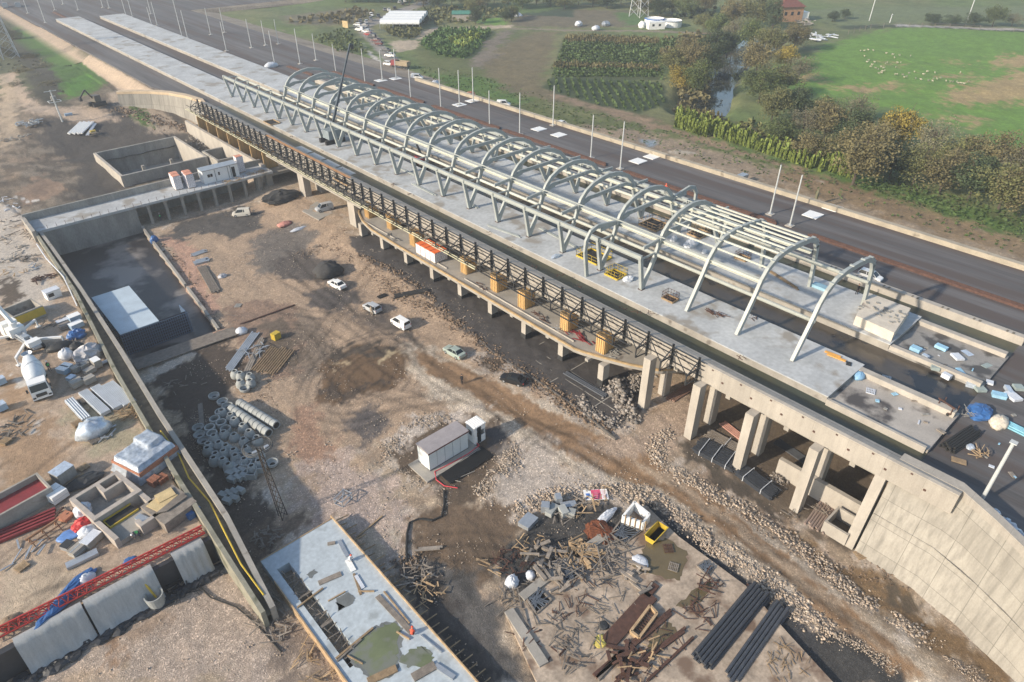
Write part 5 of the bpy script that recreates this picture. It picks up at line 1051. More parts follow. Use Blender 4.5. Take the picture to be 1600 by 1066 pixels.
# concrete mixer
def mixer(label, loc, rz):
    r = thing('mixer_truck', label, 'concrete mixer', loc, rz); r.scale = (.78,) * 3; W_ = PAINT['white']
    obj('chassis', MB().bx(-4.2, 4.2, -.5, .5, .75, 1.05), M['black'], r)
    cb_ = obj('cab', loft([[(2.5, -1.2, .8), (2.5, 1.2, .8), (2.5, 1.15, 3.0), (2.5, -1.15, 3.0)], [(4.1, -1.2, .8), (4.1, 1.2, .8), (4.0, 1.1, 2.95), (4.0, -1.1, 2.95)], [(4.45, -1.2, .6), (4.45, 1.2, .6), (4.35, 1.15, 1.75), (4.35, -1.15, 1.75)]]), W_, r)
    mb = MB(); mb.add([(4.37, -1.05, 1.85), (4.37, 1.05, 1.85), (4.06, 1.0, 2.75), (4.06, -1.0, 2.75)], [(0, 1, 2, 3)]); obj('windscreen', mb, M['glass'], r)
    mb = MB()
    for s in (-1, 1): mb.add([(2.9, s * 1.21, 1.8), (3.8, s * 1.21, 1.8), (3.75, s * 1.17, 2.6), (2.95, s * 1.17, 2.6)], [(0, 1, 2, 3)])
    obj('side_window', mb, M['glass'], r); obj('grille', MB().box((4.47, 0, 1.25), (.06, 1.3, .5)), M['black'], r)
    for s in (-1, 1):
        obj('headlight', MB().box((4.47, s * .95, .95), (.06, .35, .2)), M['glass'], r); obj('mirror', MB().box((4.2, s * 1.4, 2.2), (.12, .25, .5)), M['black'], r)
        for x in (-3.4, -2.1, 2.0, 3.5): o = obj('wheel', MB().tube([(x, s * .8, .5), (x, s * 1.2, .5)], .5, 16), M['rubber'], r); obj('rim', MB().tube([(x, s * 1.19, .5), (x, s * 1.22, .5)], .28, 10), M['galv'], o)
    t = R(12); Mr = np.array(((math.cos(R(90) + t), 0, math.sin(R(90) + t)), (0, 1, 0), (-math.sin(R(90) + t), 0, math.cos(R(90) + t))))
    Mr = np.array(((0, 0, 1), (0, 1, 0), (-1, 0, 0)), float); Ry = np.array(((math.cos(t), 0, math.sin(t)), (0, 1, 0), (-math.sin(t), 0, math.cos(t)))); Mr = Ry @ Mr
    obj('drum', MB().lathe([(.02, -3.2), (.75, -3.1), (.85, -2.6), (1.28, -1.3), (1.38, -.2), (1.30, .9), (1.0, 1.9), (.5, 2.2), (.02, 2.2)], (-.3, 0, 2.35), 22, Mr), mat('drum_paint', (.66, .70, .72), .4, noise=.12, scale=1.5), r, smooth=True)
    mb = MB()
    for sg in (-1, 1):
        pts = []
        for k in range(40):
            u = k / 39; zz = -2.6 + 4.2 * u; rad = np.interp(zz, [-2.6, -1.3, -.2, .9, 1.9], [.85, 1.28, 1.38, 1.3, 1.0]) + .02; a = sg * u * 6.5
            pts.append(Mr @ np.array((rad * math.cos(a), rad * math.sin(a), zz)) + np.array((-.3, 0, 2.35)))
        mb.tube(pts, .025, 4)
    obj('drum_stripe', mb, M['galv'], r)
    mb = MB(); mb.bx(1.9, 2.3, -1.0, 1.0, 1.05, 2.2); mb.beam((-3.6, .6, 1.0), (-3.3, .6, 3.3), .14); mb.beam((-3.6, -.6, 1.0), (-3.3, -.6, 3.3), .14); obj('drum_frame', mb, M['galv'], r)
    mb = MB(); mb.lathe([(.35, 0), (.75, .55), (.72, .58), (.3, .05)], (-3.7, 0, 3.1), 14); obj('hopper', mb, M['galv'], r)
    obj('water_tank', MB().tube([(2.1, -.8, 2.5), (2.1, .8, 2.5)], .3, 12), M['galv'], r)
    obj('chute', MB().beam((-4.0, 0, 2.6), (-5.4, .5, 1.7), .4, .18), M['galv'], r); return r
mx = yard(63, 603); hd = math.atan2(yard(68, 640)[1] - yard(34, 530)[1], yard(68, 640)[0] - yard(34, 530)[0])
mixer('white concrete mixer truck with its cab facing down the yard', mx, hd)
# concrete pump truck
def pump(label, loc, rz):
    r = thing('pump_truck', label, 'concrete pump', loc, rz); r.scale = (.78,) * 3; W_ = PAINT['white']
    obj('chassis', MB().bx(-4.5, 4.5, -.6, .6, .8, 1.2), M['galv'], r)
    obj('cab', loft([[(2.9, -1.2, .8), (2.9, 1.2, .8), (2.9, 1.1, 2.9), (2.9, -1.1, 2.9)], [(4.4, -1.2, .8), (4.4, 1.2, .8), (4.3, 1.1, 2.85), (4.3, -1.1, 2.85)]]), W_, r); obj('windscreen', MB().box((4.4, 0, 2.2), (.1, 2.0, .8)), M['glass'], r)
    mb = MB(); mb.bx(.8, 2.4, -1.1, 1.1, 1.2, 2.6); mb.tube([(1.6, 0, 2.6), (1.6, 0, 3.4)], .55, 14); mb.bx(-4.2, -3.0, -.9, .9, 1.2, 2.0); obj('turret', mb, W_, r)
    mb = MB(); mb.tube([(-2.9, -.45, 1.6), (.6, -.45, 1.7)], .2, 8); mb.tube([(-2.9, .45, 1.6), (.6, .45, 1.7)], .2, 8); mb.bx(-1.8, -.6, -.4, .4, 1.3, 2.0); obj('pump_cylinder', mb, M['galv'], r)
    for s in (-1, 1):
        for x, q in ((1.8, (3.4, 3.6)), (-2.4, (-5.2, 3.4))):
            mb = MB().beam((x, s * .8, 1.3), (q[0], s * q[1], 1.3), .32, .32); mb.beam((q[0], s * q[1], 1.4), (q[0], s * q[1], 0.05), .18); mb.box((q[0], s * q[1], .06), (.7, .7, .1)); obj('outrigger', mb, W_, r)
        for x in (-3.6, -2.3, 3.3): obj('wheel', MB().tube([(x, s * .85, .5), (x, s * 1.2, .5)], .5, 14), M['rubber'], r)
    mb = MB().beam((1.6, 0, 3.4), (4.6, .9, 9.5), .5, .6); obj('boom', mb, W_, r); obj('boom_section', MB().beam((4.6, .9, 9.5), (7.5, 1.7, 11.5), .4, .5), W_, r); obj('boom_pipe', MB().tube([(1.9, .1, 3.4), (4.9, 1.0, 9.3), (7.8, 1.8, 11.3)], .1, 6), M['galv'], r); return r
pm = yard(40, 537); pump('white concrete pump with spread outriggers and raised boom at the left edge', pm, R(104))
# ---------------------------------------------------------------- people
def person(label, loc, rz, top_, legs, hat=None, pose='stand', vest=None):
    r = thing('person', label, 'person', loc, rz); r.scale = (.8,) * 3
    J = dict(stand=[(0, 0, .95), (0, 0, 1.15), (0, 0, 1.42), (0, 0, 1.52), (0, 0, 1.62), (.02, 0, 1.72)],
             bend=[(0, 0, .88), (.15, 0, 1.02), (.42, 0, 1.12), (.52, 0, 1.13), (.60, 0, 1.12), (.68, 0, 1.08)],
             crouch=[(0, 0, .32), (.06, 0, .5), (.2, 0, .74), (.25, 0, .82), (.29, 0, .9), (.33, 0, .98)])[pose]
    legz = dict(stand=[[(.0, .1, .9), (.06, .11, .5), (0, .12, .06), (.16, .13, .03)], [(.0, -.1, .9), (-.02, -.11, .5), (-.12, -.12, .08), (.04, -.13, .03)]],
                bend=[[(0, .1, .85), (.05, .12, .48), (-.02, .13, .06), (.15, .14, .03)], [(0, -.1, .85), (.05, -.12, .48), (-.02, -.13, .06), (.15, -.14, .03)]],
                crouch=[[(0, .1, .3), (.38, .14, .42), (.12, .14, .06), (.28, .15, .03)], [(0, -.1, .3), (.38, -.14, .42), (.1, -.14, .06), (.26, -.15, .03)]])[pose]
    sh = J[2]; dn = 1 if pose == 'stand' else .9
    armz = [[(sh[0], s * .17, sh[2] - .02), (sh[0] + .04, s * .23, sh[2] - .3 * dn), (sh[0] + .18, s * .2, sh[2] - .52 * dn), (sh[0] + .24, s * .19, sh[2] - .6 * dn)] for s in (1, -1)]
    V = list(J); Ed = [(i, i + 1) for i in range(5)]; Rr = [.145, .13, .15, .06, .085, .09]
    for ch, base, rr_ in [(c, 0, [.095, .07, .05, .045]) for c in legz] + [(c, 2, [.065, .05, .038, .035]) for c in armz]:
        o_ = len(V); V += ch; Rr += rr_; Ed += [(base, o_)] + [(o_ + k, o_ + k + 1) for k in range(3)]
    me = bpy.data.meshes.new('person_body'); me.from_pydata(V, Ed, []); o = bpy.data.objects.new('body', me); C.objects.link(o)
    mo = o.modifiers.new('skin', 'SKIN'); sd = o.modifiers.new('sub', 'SUBSURF'); sd.levels = 1; sd.render_levels = 1
    for i, q in enumerate(Rr): me.skin_vertices[0].data[i].radius = (q, q)
    me.skin_vertices[0].data[0].use_root = True
    dg = bpy.context.evaluated_depsgraph_get(); m2 = bpy.data.meshes.new_from_object(o.evaluated_get(dg)); o.modifiers.clear(); o.data = m2; m2.materials.clear()
    for q in (top_, legs, M['skin'], M['black']): m2.materials.append(q)
    hp = np.array(J[4]); 
    for f in m2.polygons:
        c = np.array(f.center); mi = 0
        if c[2] < J[0][2] - .02 and abs(c[1]) < .3 and not any(np.linalg.norm(c - np.array(a[2])) < .2 for a in armz): mi = 1
        if c[2] < .09: mi = 3
        if np.linalg.norm(c - np.array(J[5])) < .17 or np.linalg.norm(c - hp) < .09 or any(np.linalg.norm(c - np.array(a[3])) < .09 for a in armz): mi = 2
        f.material_index = mi; f.use_smooth = True
    o.parent = r; hd_ = J[5]
    obj('helmet' if hat else 'hair', MB().lathe([(.125 if hat else .1, 0), (.115, .04), (.08, .1), (.01, .125)], (hd_[0] - (.0 if hat else .02), 0, hd_[2] + .02), 12), hat or M['black'], r, smooth=True)
    if vest:
        a, b = np.array(J[0]), np.array(J[2]); mb = MB().tube([a * .8 + b * .2, a * .4 + b * .6, b], .175, 10, cap=False); obj('vest', mb, vest, r, smooth=True)
    return r
HV = mat('green_vest', (.12, .55, .16), .7, noise=.1); NAVY = mat('navy_cloth', (.02, .025, .05), .9); BLK = mat('black_cloth', (.015, .015, .018), .9); TAN = mat('tan_cloth', (.45, .36, .26), .9); ORC = mat('orange_cloth', (.70, .10, .05), .8); WHC = mat('white_helmet', (.8, .8, .8), .4); GRC = mat('grey_cloth', (.14, .14, .16), .9)
person('person in black walking alone on the mud road', at(722, 600), R(200), BLK, BLK)
person('person in tan standing at the back of the silver estate car', at(581, 492), R(60), TAN, TAN)
person('worker in green vest bending over inside the block walls', (*U(219, 839, 3.6), 3.55), R(200), NAVY, NAVY, WHC, 'bend', HV)
person('worker in green vest beside the yard wall near the wrapped stack', yard(272, 742), R(250), NAVY, NAVY, None, 'bend', HV)
person('worker in dark clothes bending by the yard wall', yard(283, 756), R(150), BLK, BLK, None, 'bend')
person('worker in green vest next to the mixer drum', yard(79, 580), R(-70), NAVY, NAVY, WHC, 'stand', HV)
person('worker with red helmet among the laths on the pale slab', slabpt(546, 876), R(-60), WHC, GRC, ORC, 'crouch')
person('worker in orange crouching at the end of the long dark board', slabpt(644, 994), R(40), ORC, NAVY, ORC, 'crouch')
person('worker in red standing high in the canopy steelwork', (68.4 + 4.6, 50.0, 15.1), R(200), ORC, NAVY, ORC, 'stand')
person('person in blue by the broken end of the far platform', (*U(1412, 494, 8.0), 7.85), R(250), mat('blue_cloth', (.03, .12, .4), .9), NAVY)
person('person in dark clothes standing at the foot of an arch leg', (*U(1338, 460, DZ), DZ), R(250), BLK, BLK)
person('small figure under the walkway beside the first column', at(252, 345), R(250), NAVY, NAVY, WHC, 'stand', HV)
# ---------------------------------------------------------------- concrete rings and cones
CR = mat('precast_concrete', (.33, .345, .335), .85, noise=.18, scale=2.5, fine=.06, rnd=.1)
def cone():
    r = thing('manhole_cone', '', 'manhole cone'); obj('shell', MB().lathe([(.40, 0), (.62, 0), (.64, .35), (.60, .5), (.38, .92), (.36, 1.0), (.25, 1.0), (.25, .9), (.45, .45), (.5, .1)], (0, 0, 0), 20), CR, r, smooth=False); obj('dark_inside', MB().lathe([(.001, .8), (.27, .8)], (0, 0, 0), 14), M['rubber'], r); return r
def bowl():
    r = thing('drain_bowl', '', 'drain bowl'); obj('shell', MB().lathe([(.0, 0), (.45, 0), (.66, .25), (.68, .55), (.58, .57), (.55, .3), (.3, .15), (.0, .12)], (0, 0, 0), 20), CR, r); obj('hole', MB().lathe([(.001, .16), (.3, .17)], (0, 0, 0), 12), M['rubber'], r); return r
def ring():
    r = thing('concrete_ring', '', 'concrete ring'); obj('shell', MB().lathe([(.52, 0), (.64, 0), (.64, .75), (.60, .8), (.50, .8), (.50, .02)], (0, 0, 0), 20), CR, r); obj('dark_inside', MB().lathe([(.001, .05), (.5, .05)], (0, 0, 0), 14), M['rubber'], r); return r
def lying():
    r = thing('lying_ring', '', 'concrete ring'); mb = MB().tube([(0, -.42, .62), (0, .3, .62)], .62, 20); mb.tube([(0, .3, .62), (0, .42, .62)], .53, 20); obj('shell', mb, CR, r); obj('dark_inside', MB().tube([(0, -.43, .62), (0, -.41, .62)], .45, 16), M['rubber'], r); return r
def place(proto, pts, o, s, what, group, z=0, rz=None, ref=''):
    pts = sorted(pts, key=lambda p: (p[0], p[1]))
    for i, p in enumerate(pts):
        x, y, zz = at(o[0] + p[0] / s, o[1] + p[1] / s) if z == 0 else at(o[0] + p[0] / s, o[1] + p[1] / s, z); r = proto if i == 0 else dup(proto)
        r.location = (x, y, zz + .02); r.scale = (.92,) * 3; r.rotation_euler = (0, 0, rz if rz is not None else random.uniform(0, 6)); r['label'] = '%s, %s from the left %s' % (what, ORD[i], ref); r['group'] = group
O_ = (280, 560); S_ = 7.105
place(cone(), [(490, 640), (585, 685), (625, 735), (720, 800), (510, 880), (625, 910), (790, 870), (730, 960), (875, 940), (340, 1010), (400, 920), (455, 995), (535, 1030), (750, 1055), (620, 1075), (630, 205), (690, 225), (690, 310), (795, 240), (800, 305), (510, 1090), (420, 1120), (330, 1060), (640, 1140), (500, 1180), (740, 1180), (800, 1130), (400, 1170), (560, 1240), (820, 1260), (900, 1110), (900, 1200)], O_, S_, 'grey precast manhole cone with a narrow top opening', 'manhole cones', ref='of the store')
place(bowl(), [(490, 510), (545, 560), (220, 800), (235, 880), (280, 945), (395, 445), (735, 365), (1040, 1190)], O_, S_, 'round grey drain bowl with a wide rim', 'manhole bases', ref='of the store')
place(ring(), [(410, 720), (480, 760), (355, 815), (380, 880), (530, 830), (470, 640)], O_, S_, 'upright grey concrete ring with open top', 'upright rings', ref='of the store')
def row(p0, p1, n, what, grp, pr=None):
    a = np.array(at(*p0)); b = np.array(at(*p1)); rz = math.atan2(b[1] - a[1], b[0] - a[0]) + R(90)
    for i in range(n):
        r = lying() if i == 0 else dup(first); first = r if i == 0 else first
        q = a + (b - a) * i / max(1, n - 1); r.location = tuple(q); r.scale = (.82, .92, .82); r.rotation_euler = (0, 0, rz); r['label'] = '%s, %s from its upper end' % (what, ORD[i]); r['group'] = grp
row((365, 645), (418, 680), 9, 'lying grey concrete ring in the longer diagonal row', 'lying rings')
row((378, 636), (430, 668), 9, 'lying grey concrete ring in the outer diagonal row', 'lying rings')
# square chambers and kerb blocks below
def boxring():
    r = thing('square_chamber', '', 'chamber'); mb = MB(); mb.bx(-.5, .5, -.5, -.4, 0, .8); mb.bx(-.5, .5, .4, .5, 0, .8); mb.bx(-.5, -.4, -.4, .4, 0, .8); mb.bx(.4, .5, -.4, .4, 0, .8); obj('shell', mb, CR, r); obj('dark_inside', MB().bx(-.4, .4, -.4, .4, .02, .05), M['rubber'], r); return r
place(boxring(), [(1520, 745), (1550, 790), (1580, 850), (1640, 810)], (0, 533), 4, 'open square concrete chamber below the cones', 'square chambers')
def kb_(): return tag(obj('kerb_block', MB().box((0, 0, .25), (.55, .9, .5)), CR), '', 'block')
pts = [(1430 + a * 38 + b * 12, 790 + b * 38 - a * 10) for a in range(3) for b in range(3)] + [(1400, 965), (1435, 955), (1470, 945), (1505, 935), (1425, 1000), (1470, 985)]
pts.sort()
k0 = kb_()
for i, p in enumerate(pts):
    x, y, z = at(p[0] / 4, 533 + p[1] / 4 + 3); o = k0 if i == 0 else dup(k0); o.location = (x, y, z + .05); o.rotation_euler = (0, 0, R(25)); o['label'] = 'grey concrete block in the stack below the square chambers, %s from the left' % ORD[i]; o['group'] = 'concrete blocks'
# ---------------------------------------------------------------- yard goods
def crate(name, label, cat, px, py, dims, m, rz=0, extra=None, z=2.82, group=None):
    x, y = U(px, py, z); r = thing(name, label, cat, (x, y, z), rz, group); r.scale = (.8,) * 3; w_, d, h = dims
    obj('goods', MB().bx(-w_ / 2, w_ / 2, -d / 2, d / 2, .12, h), m, r); mb = MB()
    for k in (-1, 0, 1): mb.box((k * w_ * .4, 0, .05), (.1, d, .1))
    for k in range(5): mb.box((0, (k - 2) * d * .22, .11), (w_, d * .14, .025))
    obj('pallet', mb, M['wood'], r)
    if extra: extra(r, w_, d, h)
    return r
def cap(m): return lambda r, w_, d, h: obj('cover', MB().box((0, 0, h + .03), (w_ + .04, d + .04, .06)), m, r)
def gaps(m):
    def f(r, w_, d, h):
        mb = MB(); mb.box((0, 0, h + .01), (w_ + .01, .05, .03)); mb.box((0, 0, h * .5), (w_ + .03, d + .03, .04)); obj('joint', mb, m, r)
    return f
PB = mat('pale_blue_pack', (.30, .42, .55), .5, noise=.15)
YD = [(118, 500, (1.7, 1.3, .9), PB, 8, cap(M['white']), 'white topped blue pack by the yard wall, upper'), (121, 512, (1.9, 1.2, .9), PB, 12, cap(M['white']), 'white topped blue pack by the yard wall, lower'),
      (99, 503, (1.9, .9, .35), M['galv'], 5, cap(M['whitep']), 'shallow grey tray pack left of the blue packs'), (103, 513, (1.6, 1.1, .8), mat('brown_pack', (.25, .22, .19), .8), 5, gaps(M['black']), 'brown block pack under the grey tray'),
      (101, 583, (1.0, 1.6, .9), PB, 30, cap(M['white']), 'white topped blue-grey carton, left of the carton group'), (107, 578, (.9, 1.5, .9), PB, 30, cap(M['white']), 'white topped blue-grey carton, right of the carton group'),
      (113, 594, (1.0, .9, .6), PB, 30, cap(M['foil']), 'blue foil wrapped pack in front of the cartons'), (122, 580, (1.4, 1.0, .9), M['conc'], 20, gaps(M['galv']), 'grey stone pack left in the middle row'), (133, 576, (1.3, 1.0, .9), M['conc'], 20, gaps(M['galv']), 'grey stone pack behind in the middle row'),
      (142, 583, (1.4, 1.0, .8), M['conc'], 20, gaps(M['galv']), 'grey stone pack right in the middle row'), (122, 603, (1.6, 1.2, 1.0), M['conc'], 14, gaps(M['galv']), 'grey stone pack at the lower left of the pack rows'), (141, 598, (1.5, 1.1, 1.0), M['conc'], 14, gaps(M['galv']), 'grey stone pack at the lower right of the pack rows'),
      (135, 566, (.9, 1.0, .6), M['white'], 25, gaps(M['galv']), 'small white crate beside the big wrapped bag'), (153, 573, (1.0, 1.4, 1.3), M['conc'], 10, cap(M['white']), 'white topped grey cabinet near the yard wall'), (165, 567, (1.3, .6, .3), M['whitep'], 10, gaps(M['galv']), 'thin white panel pack next to the grey cabinet'),
      (90, 778, (1.8, 2.0, 1.2), M['white'], 20, gaps(M['galv']), 'white block pack beside the red container'), (126, 862, (1.9, 1.0, .9), M['conc'], 25, gaps(M['foil']), 'long grey block pack below the white sacks'), (146, 848, (1.9, 1.1, .9), M['conc'], 28, cap(M['whitep']), 'white covered pack right of the long block pack'),
      (108, 857, (1.0, 1.0, .7), M['galv'], 30, cap(M['black']), 'grey pack with black cover beside the long block pack'),
      (3, 600, (1.2, 1.0, 1.0), PB, 10, cap(M['foil']), 'foil pack cut by the left frame edge, upper'), (4, 640, (1.2, 1.2, 1.0), PB, 10, cap(M['foil']), 'foil pack cut by the left frame edge, lower'), (104, 810, (1.2, 1.2, .5), M['brick'], 30, None, 'small brown block stack next to the silver crate')]
for px, py, dm, m, rz, ex, lb in YD: crate('goods_pallet', lb, 'pallet load', px, py, dm, m, R(rz), ex)
crate('silver_crate', 'tall silver crate with curved foil top beside black netting', 'crate', 103, 748, (2.1, 1.6, 1.6), M['concd'], R(22), cap(M['foil']))
x, y, z = yard(84, 464); r = thing('small_kiosk', 'small white kiosk standing alone near the yard wall', 'kiosk', (x, y, z), R(10)); obj('body', MB().bx(-.9, .9, -.6, .6, 0, 1.1), M['white'], r); obj('opening', MB().bx(-.7, .0, -.62, -.6, .4, .9), M['glass'], r); obj('roof', MB().bx(-.95, .95, -.65, .65, 1.1, 1.18), M['whitep'], r)
# yellow and white open box
x, y, z = yard(42, 497); r = thing('open_bin', 'open concrete bin with yellow band in the yard', 'bin', (x, y, z), R(12)); mb = MB()
for q in ((-1.8, 1.8, -1.6, -1.4), (-1.8, 1.8, 1.4, 1.6), (-1.8, -1.6, -1.4, 1.4), (1.6, 1.8, -1.4, 1.4)): mb.bx(*q, 0, 1.6)
obj('wall', mb, M['conc'], r); obj('floor', MB().bx(-1.6, 1.6, -1.4, 1.4, .02, .4), M['concd'], r); obj('yellow_band', MB().bx(-1.82, 1.82, -1.63, -1.6, .35, 1.45), M['yellow'], r)
# corrugated sheets
def corr(px, py, w_, L, rz, label, n=8, h=.45):
    x, y, z = yard(px, py); r = thing('sheet_stack', label, 'sheet stack', (x, y, z), rz); pr_ = []
    for k in range(n * 4 + 1): pr_.append((-w_ / 2 + w_ * k / (n * 4), h + .07 * (1 if (k // 2) % 2 else 0)))
    pr_ += [(w_ / 2, .1), (-w_ / 2, .1)]; obj('sheets', MB().extr(pr_, 'y', -L / 2, L / 2), mat('corrugated', (.52, .56, .60), .4, .3, noise=.12), r); mb = MB()
    for t in (-.35, 0, .35): mb.box((0, L * t, .05), (w_ + .2, .12, .1))
    obj('bearer', mb, M['wood'], r)
corr(149, 632, 1.0, 5.6, R(8), 'stack of pale corrugated sheets, left of three wide stacks'); corr(168, 624, 1.0, 5.6, R(8), 'stack of pale corrugated sheets, middle of three wide stacks'); corr(187, 619, 1.35, 5.4, R(8), 'stack of pale corrugated sheets, right of three wide stacks', 10); corr(123, 643, .9, 4.8, R(6), 'narrow stack of corrugated sheets left of the wide stacks', 4)
# covered heaps (tarpaulins, wrapped bags)
def heap(name, label, cat, loc, rad, m, seed, rz=0, n=3, group=None, n1=16, m1=9):
    mb = MB(); rr = random.Random(seed); rad = tuple(q * .86 for q in rad)
    for k in range(n):
        s = 1 if k == 0 else rr.uniform(.45, .75); mb.blob((0 if k == 0 else rr.uniform(-.6, .6) * rad[0], 0 if k == 0 else rr.uniform(-.6, .6) * rad[1], rad[2] * s * .45), (rad[0] * s, rad[1] * s, rad[2] * s), n1, m1, .14, seed * 7 + k, flat=.5)
    return solo(name, mb, m, label, cat, group, loc, rz, smooth=seed % 2 == 0)
heap('blue_tarp', 'crumpled blue tarpaulin heap below the blue packs', 'tarpaulin', yard(121, 526), (1.3, .9, .8), M['blue'], 3)
heap('wrapped_bag', 'small grey wrapped bale left of the big wrapped bale', 'bale', yard(106, 560), (.9, .8, 1.1), M['whitep'], 4, n=1)
heap('wrapped_bale', 'large grey plastic covered mound near the yard wall', 'covered mound', yard(140, 558), (2.0, 1.4, 1.3), mat('grey_plastic', (.40, .40, .42), .5, noise=.2), 5)
heap('black_heap', 'black netting heap beside the two bales', 'netting', yard(95, 545), (1.6, .8, .7), M['black'], 6); heap('black_heap', 'dark bin heap right behind the small bale', 'netting', yard(122, 548), (1.1, .9, .9), M['black'], 8)
heap('black_netting', 'black netting spread beside the silver crate', 'netting', yard(135, 752), (1.8, 1.0, .35), M['black'], 9, n=5)
heap('plastic_load', 'rounded plastic wrapped load in front of the corrugated sheets', 'wrapped load', yard(148, 677), (1.9, 1.5, 1.3), M['foil'], 10, n=4)
heap('white_sacks', 'white sack pile against the block wall corner', 'sacks', yard(132, 803), (.9, .9, .9), M['whitep'], 11); heap('white_sacks', 'white sack pile below the red tarpaulin', 'sacks', yard(140, 835), (1.0, .7, .7), M['whitep'], 12)
heap('red_tarp', 'bright red tarpaulin pile between the white sacks', 'tarpaulin', yard(133, 822), (1.1, .8, .7), mat('red_tarp', (.55, .04, .04), .6), 13); heap('blue_sheet', 'flat blue sheeting next to the red tarpaulin', 'sheeting', yard(112, 835), (1.3, .8, .2), mat('light_blue_sheet', (.12, .25, .55), .5), 14)
heap('blue_tarp', 'long blue tarpaulin behind the lattice girder', 'tarpaulin', yard(108, 930), (2.8, .7, .5), M['blue'], 15, R(35)); heap('white_sacks', 'white bags beside the long blue tarpaulin', 'sacks', yard(135, 908), (.9, .6, .5), M['whitep'], 16); heap('small_blue_sheet', 'small blue sheet on the ground under the block wall', 'sheeting', yard(203, 876), (.6, .4, .12), M['blue'], 19)
heap('brown_sacks', 'brown sheeting bundle at the left end of the lattice girder', 'sheeting', yard(18, 975), (1.1, .6, .6), mat('brown_cover', (.25, .18, .12), .8), 20)
# foil covered stack
r = thing('covered_stack', 'large stack under wrinkled silver plastic beside the yard wall', 'covered stack', (*yard(232, 722)[:2], 2.82), R(20)); n_ = 26; mb = MB(); vs = []
for i in range(n_ + 1):
    for j in range(n_ + 1):
        u, v = i / n_ * 2 - 1, j / n_ * 2 - 1; x = u * 2.5; y = v * 2.2; e = max(abs(u), abs(v)); h = 1.7 + .4 * (u > .1) * (v > -.3) + .25 * (float(fbm(np.array(u * 3.), np.array(v * 3.), 3)) - .5)
        if e > .86: h *= max(0.05, 1 - (e - .86) / .14); x *= 1.0 + .12 * (e - .86) / .14; y *= 1 + .12 * (e - .86) / .14
        vs.append((x * .9, y * .9, h + random.uniform(-.015, .015)))
mb.add(vs, [(i * (n_ + 1) + j, (i + 1) * (n_ + 1) + j, (i + 1) * (n_ + 1) + j + 1, i * (n_ + 1) + j + 1) for i in range(n_) for j in range(n_)]); obj('plastic_sheet', mb, mat('silver_sheet', (.42, .47, .53), .25, .2, noise=.3, scale=1.5, bump=.8, finescale=3), r, smooth=True); obj('load', MB().bx(-2.2, 2.2, -2.0, 2.0, 0, 1.2), M['brick'], r)
# pallets and tables
def pallet(label, x, y, z, rz=0, n=1, m=None, tilt=0, group=None):
    r = thing('wooden_pallet', label, 'pallet', (x, y, z), rz, group); r.scale = (.78,) * 3; m = m or M['wood']
    for q in range(n):
        mb = MB(); b0 = q * .16
        for k in (-1, 0, 1): mb.box((k * .5, 0, b0 + .05), (.1, 1.0, .09))
        for k in range(6): mb.box((0, (k - 2.5) * .19, b0 + .11), (1.2, .1, .025))
        obj('boards', mb, m, r)
    return r
for px, py, rz, n, m, lb in [(243, 756, 20, 6, 'brick', 'reddish pallet stack in front of the silver covered stack'), (254, 752, 20, 5, 'brick', 'brown pallet stack right of the reddish one'), (131, 732, 20, 2, 'wood', 'yellowish pallet leaning at the silver crate, upper'), (128, 748, 100, 2, 'wood', 'yellowish pallet at the silver crate, lower'), (77, 757, 15, 2, 'wood', 'low pallet pair above the white block pack'), (35, 887, 20, 2, 'wood', 'lone broken pallet in the empty lower yard'), (122, 664, 10, 3, 'wood', 'orange-brown pallet stack beside the wrapped load'), (133, 628, 10, 3, 'woodg', 'grey pallet stack between the corrugated stacks'), (128, 645, 10, 2, 'wood', 'yellow pallet below the narrow corrugated stack'), (10, 692, 30, 3, 'wood', 'white-grey pallet pile at the left edge'), (148, 690, 10, 2, 'woodg', 'pallets under the plastic wrapped load'), (115, 605 - 45, 15, 1, 'wood', 'pallet by the pump outrigger')]: pallet(lb, *yard(px, py), R(rz), n, M[m])
pallet('grey pallet lying in the brown puddle on the raft', *fp(1052, 887, .03), R(25), 1, M['woodg']); pallet('rusty slatted frame in the brown puddle', *fp(1044, 858, .03), R(50), 1, M['rust']); pallet('pallet frame at the foot of the cream retaining wall', *at(1343, 868), R(60), 1, M['wood'])
pallet('light pallet on the timber heap', *fp(925, 862, .3), R(30), 1, M['woodg']); pallet('slotted grey plate lying on the reddish earth', *at(372, 478), R(48), 1, mat('grey_plate', (.35, .35, .33), .8))
r = thing('site_table', 'big timber platform with plywood sheets and blue bins in the yard', 'platform', (*yard(268, 800)[:2], 2.82), R(14)); obj('stack', MB().bx(-1.6, 1.6, -1.9, 1.7, 0, 1.1), M['woodg'], r)
mb = MB(); mb.box((-.1, .7, 1.15), (2.2, 1.5, .06), R(8)); mb.box((.4, 1.0, 1.22), (1.5, 1.2, .05), R(-12)); obj('plywood', mb, mat('plywood', (.55, .42, .22), .8, noise=.2), r); mb = MB()
for k in range(7): mb.beam((-1.3 + .1 * k, -.3 - .08 * k, 1.2), (1.4, -.1 - .12 * k, 1.25), .1)
obj('grey_slats', mb, M['woodg'], r); mb = MB(); mb.box((.6, -2.1, .3), (.6, .5, .6)); mb.box((1.4, -1.9, .3), (.4, .5, .5)); obj('blue_bin', mb, M['blue'], r); obj('side_sheet', MB().box((-2.1, .6, .5), (.6, 1.6, .5), R(10)), M['galv'], r)
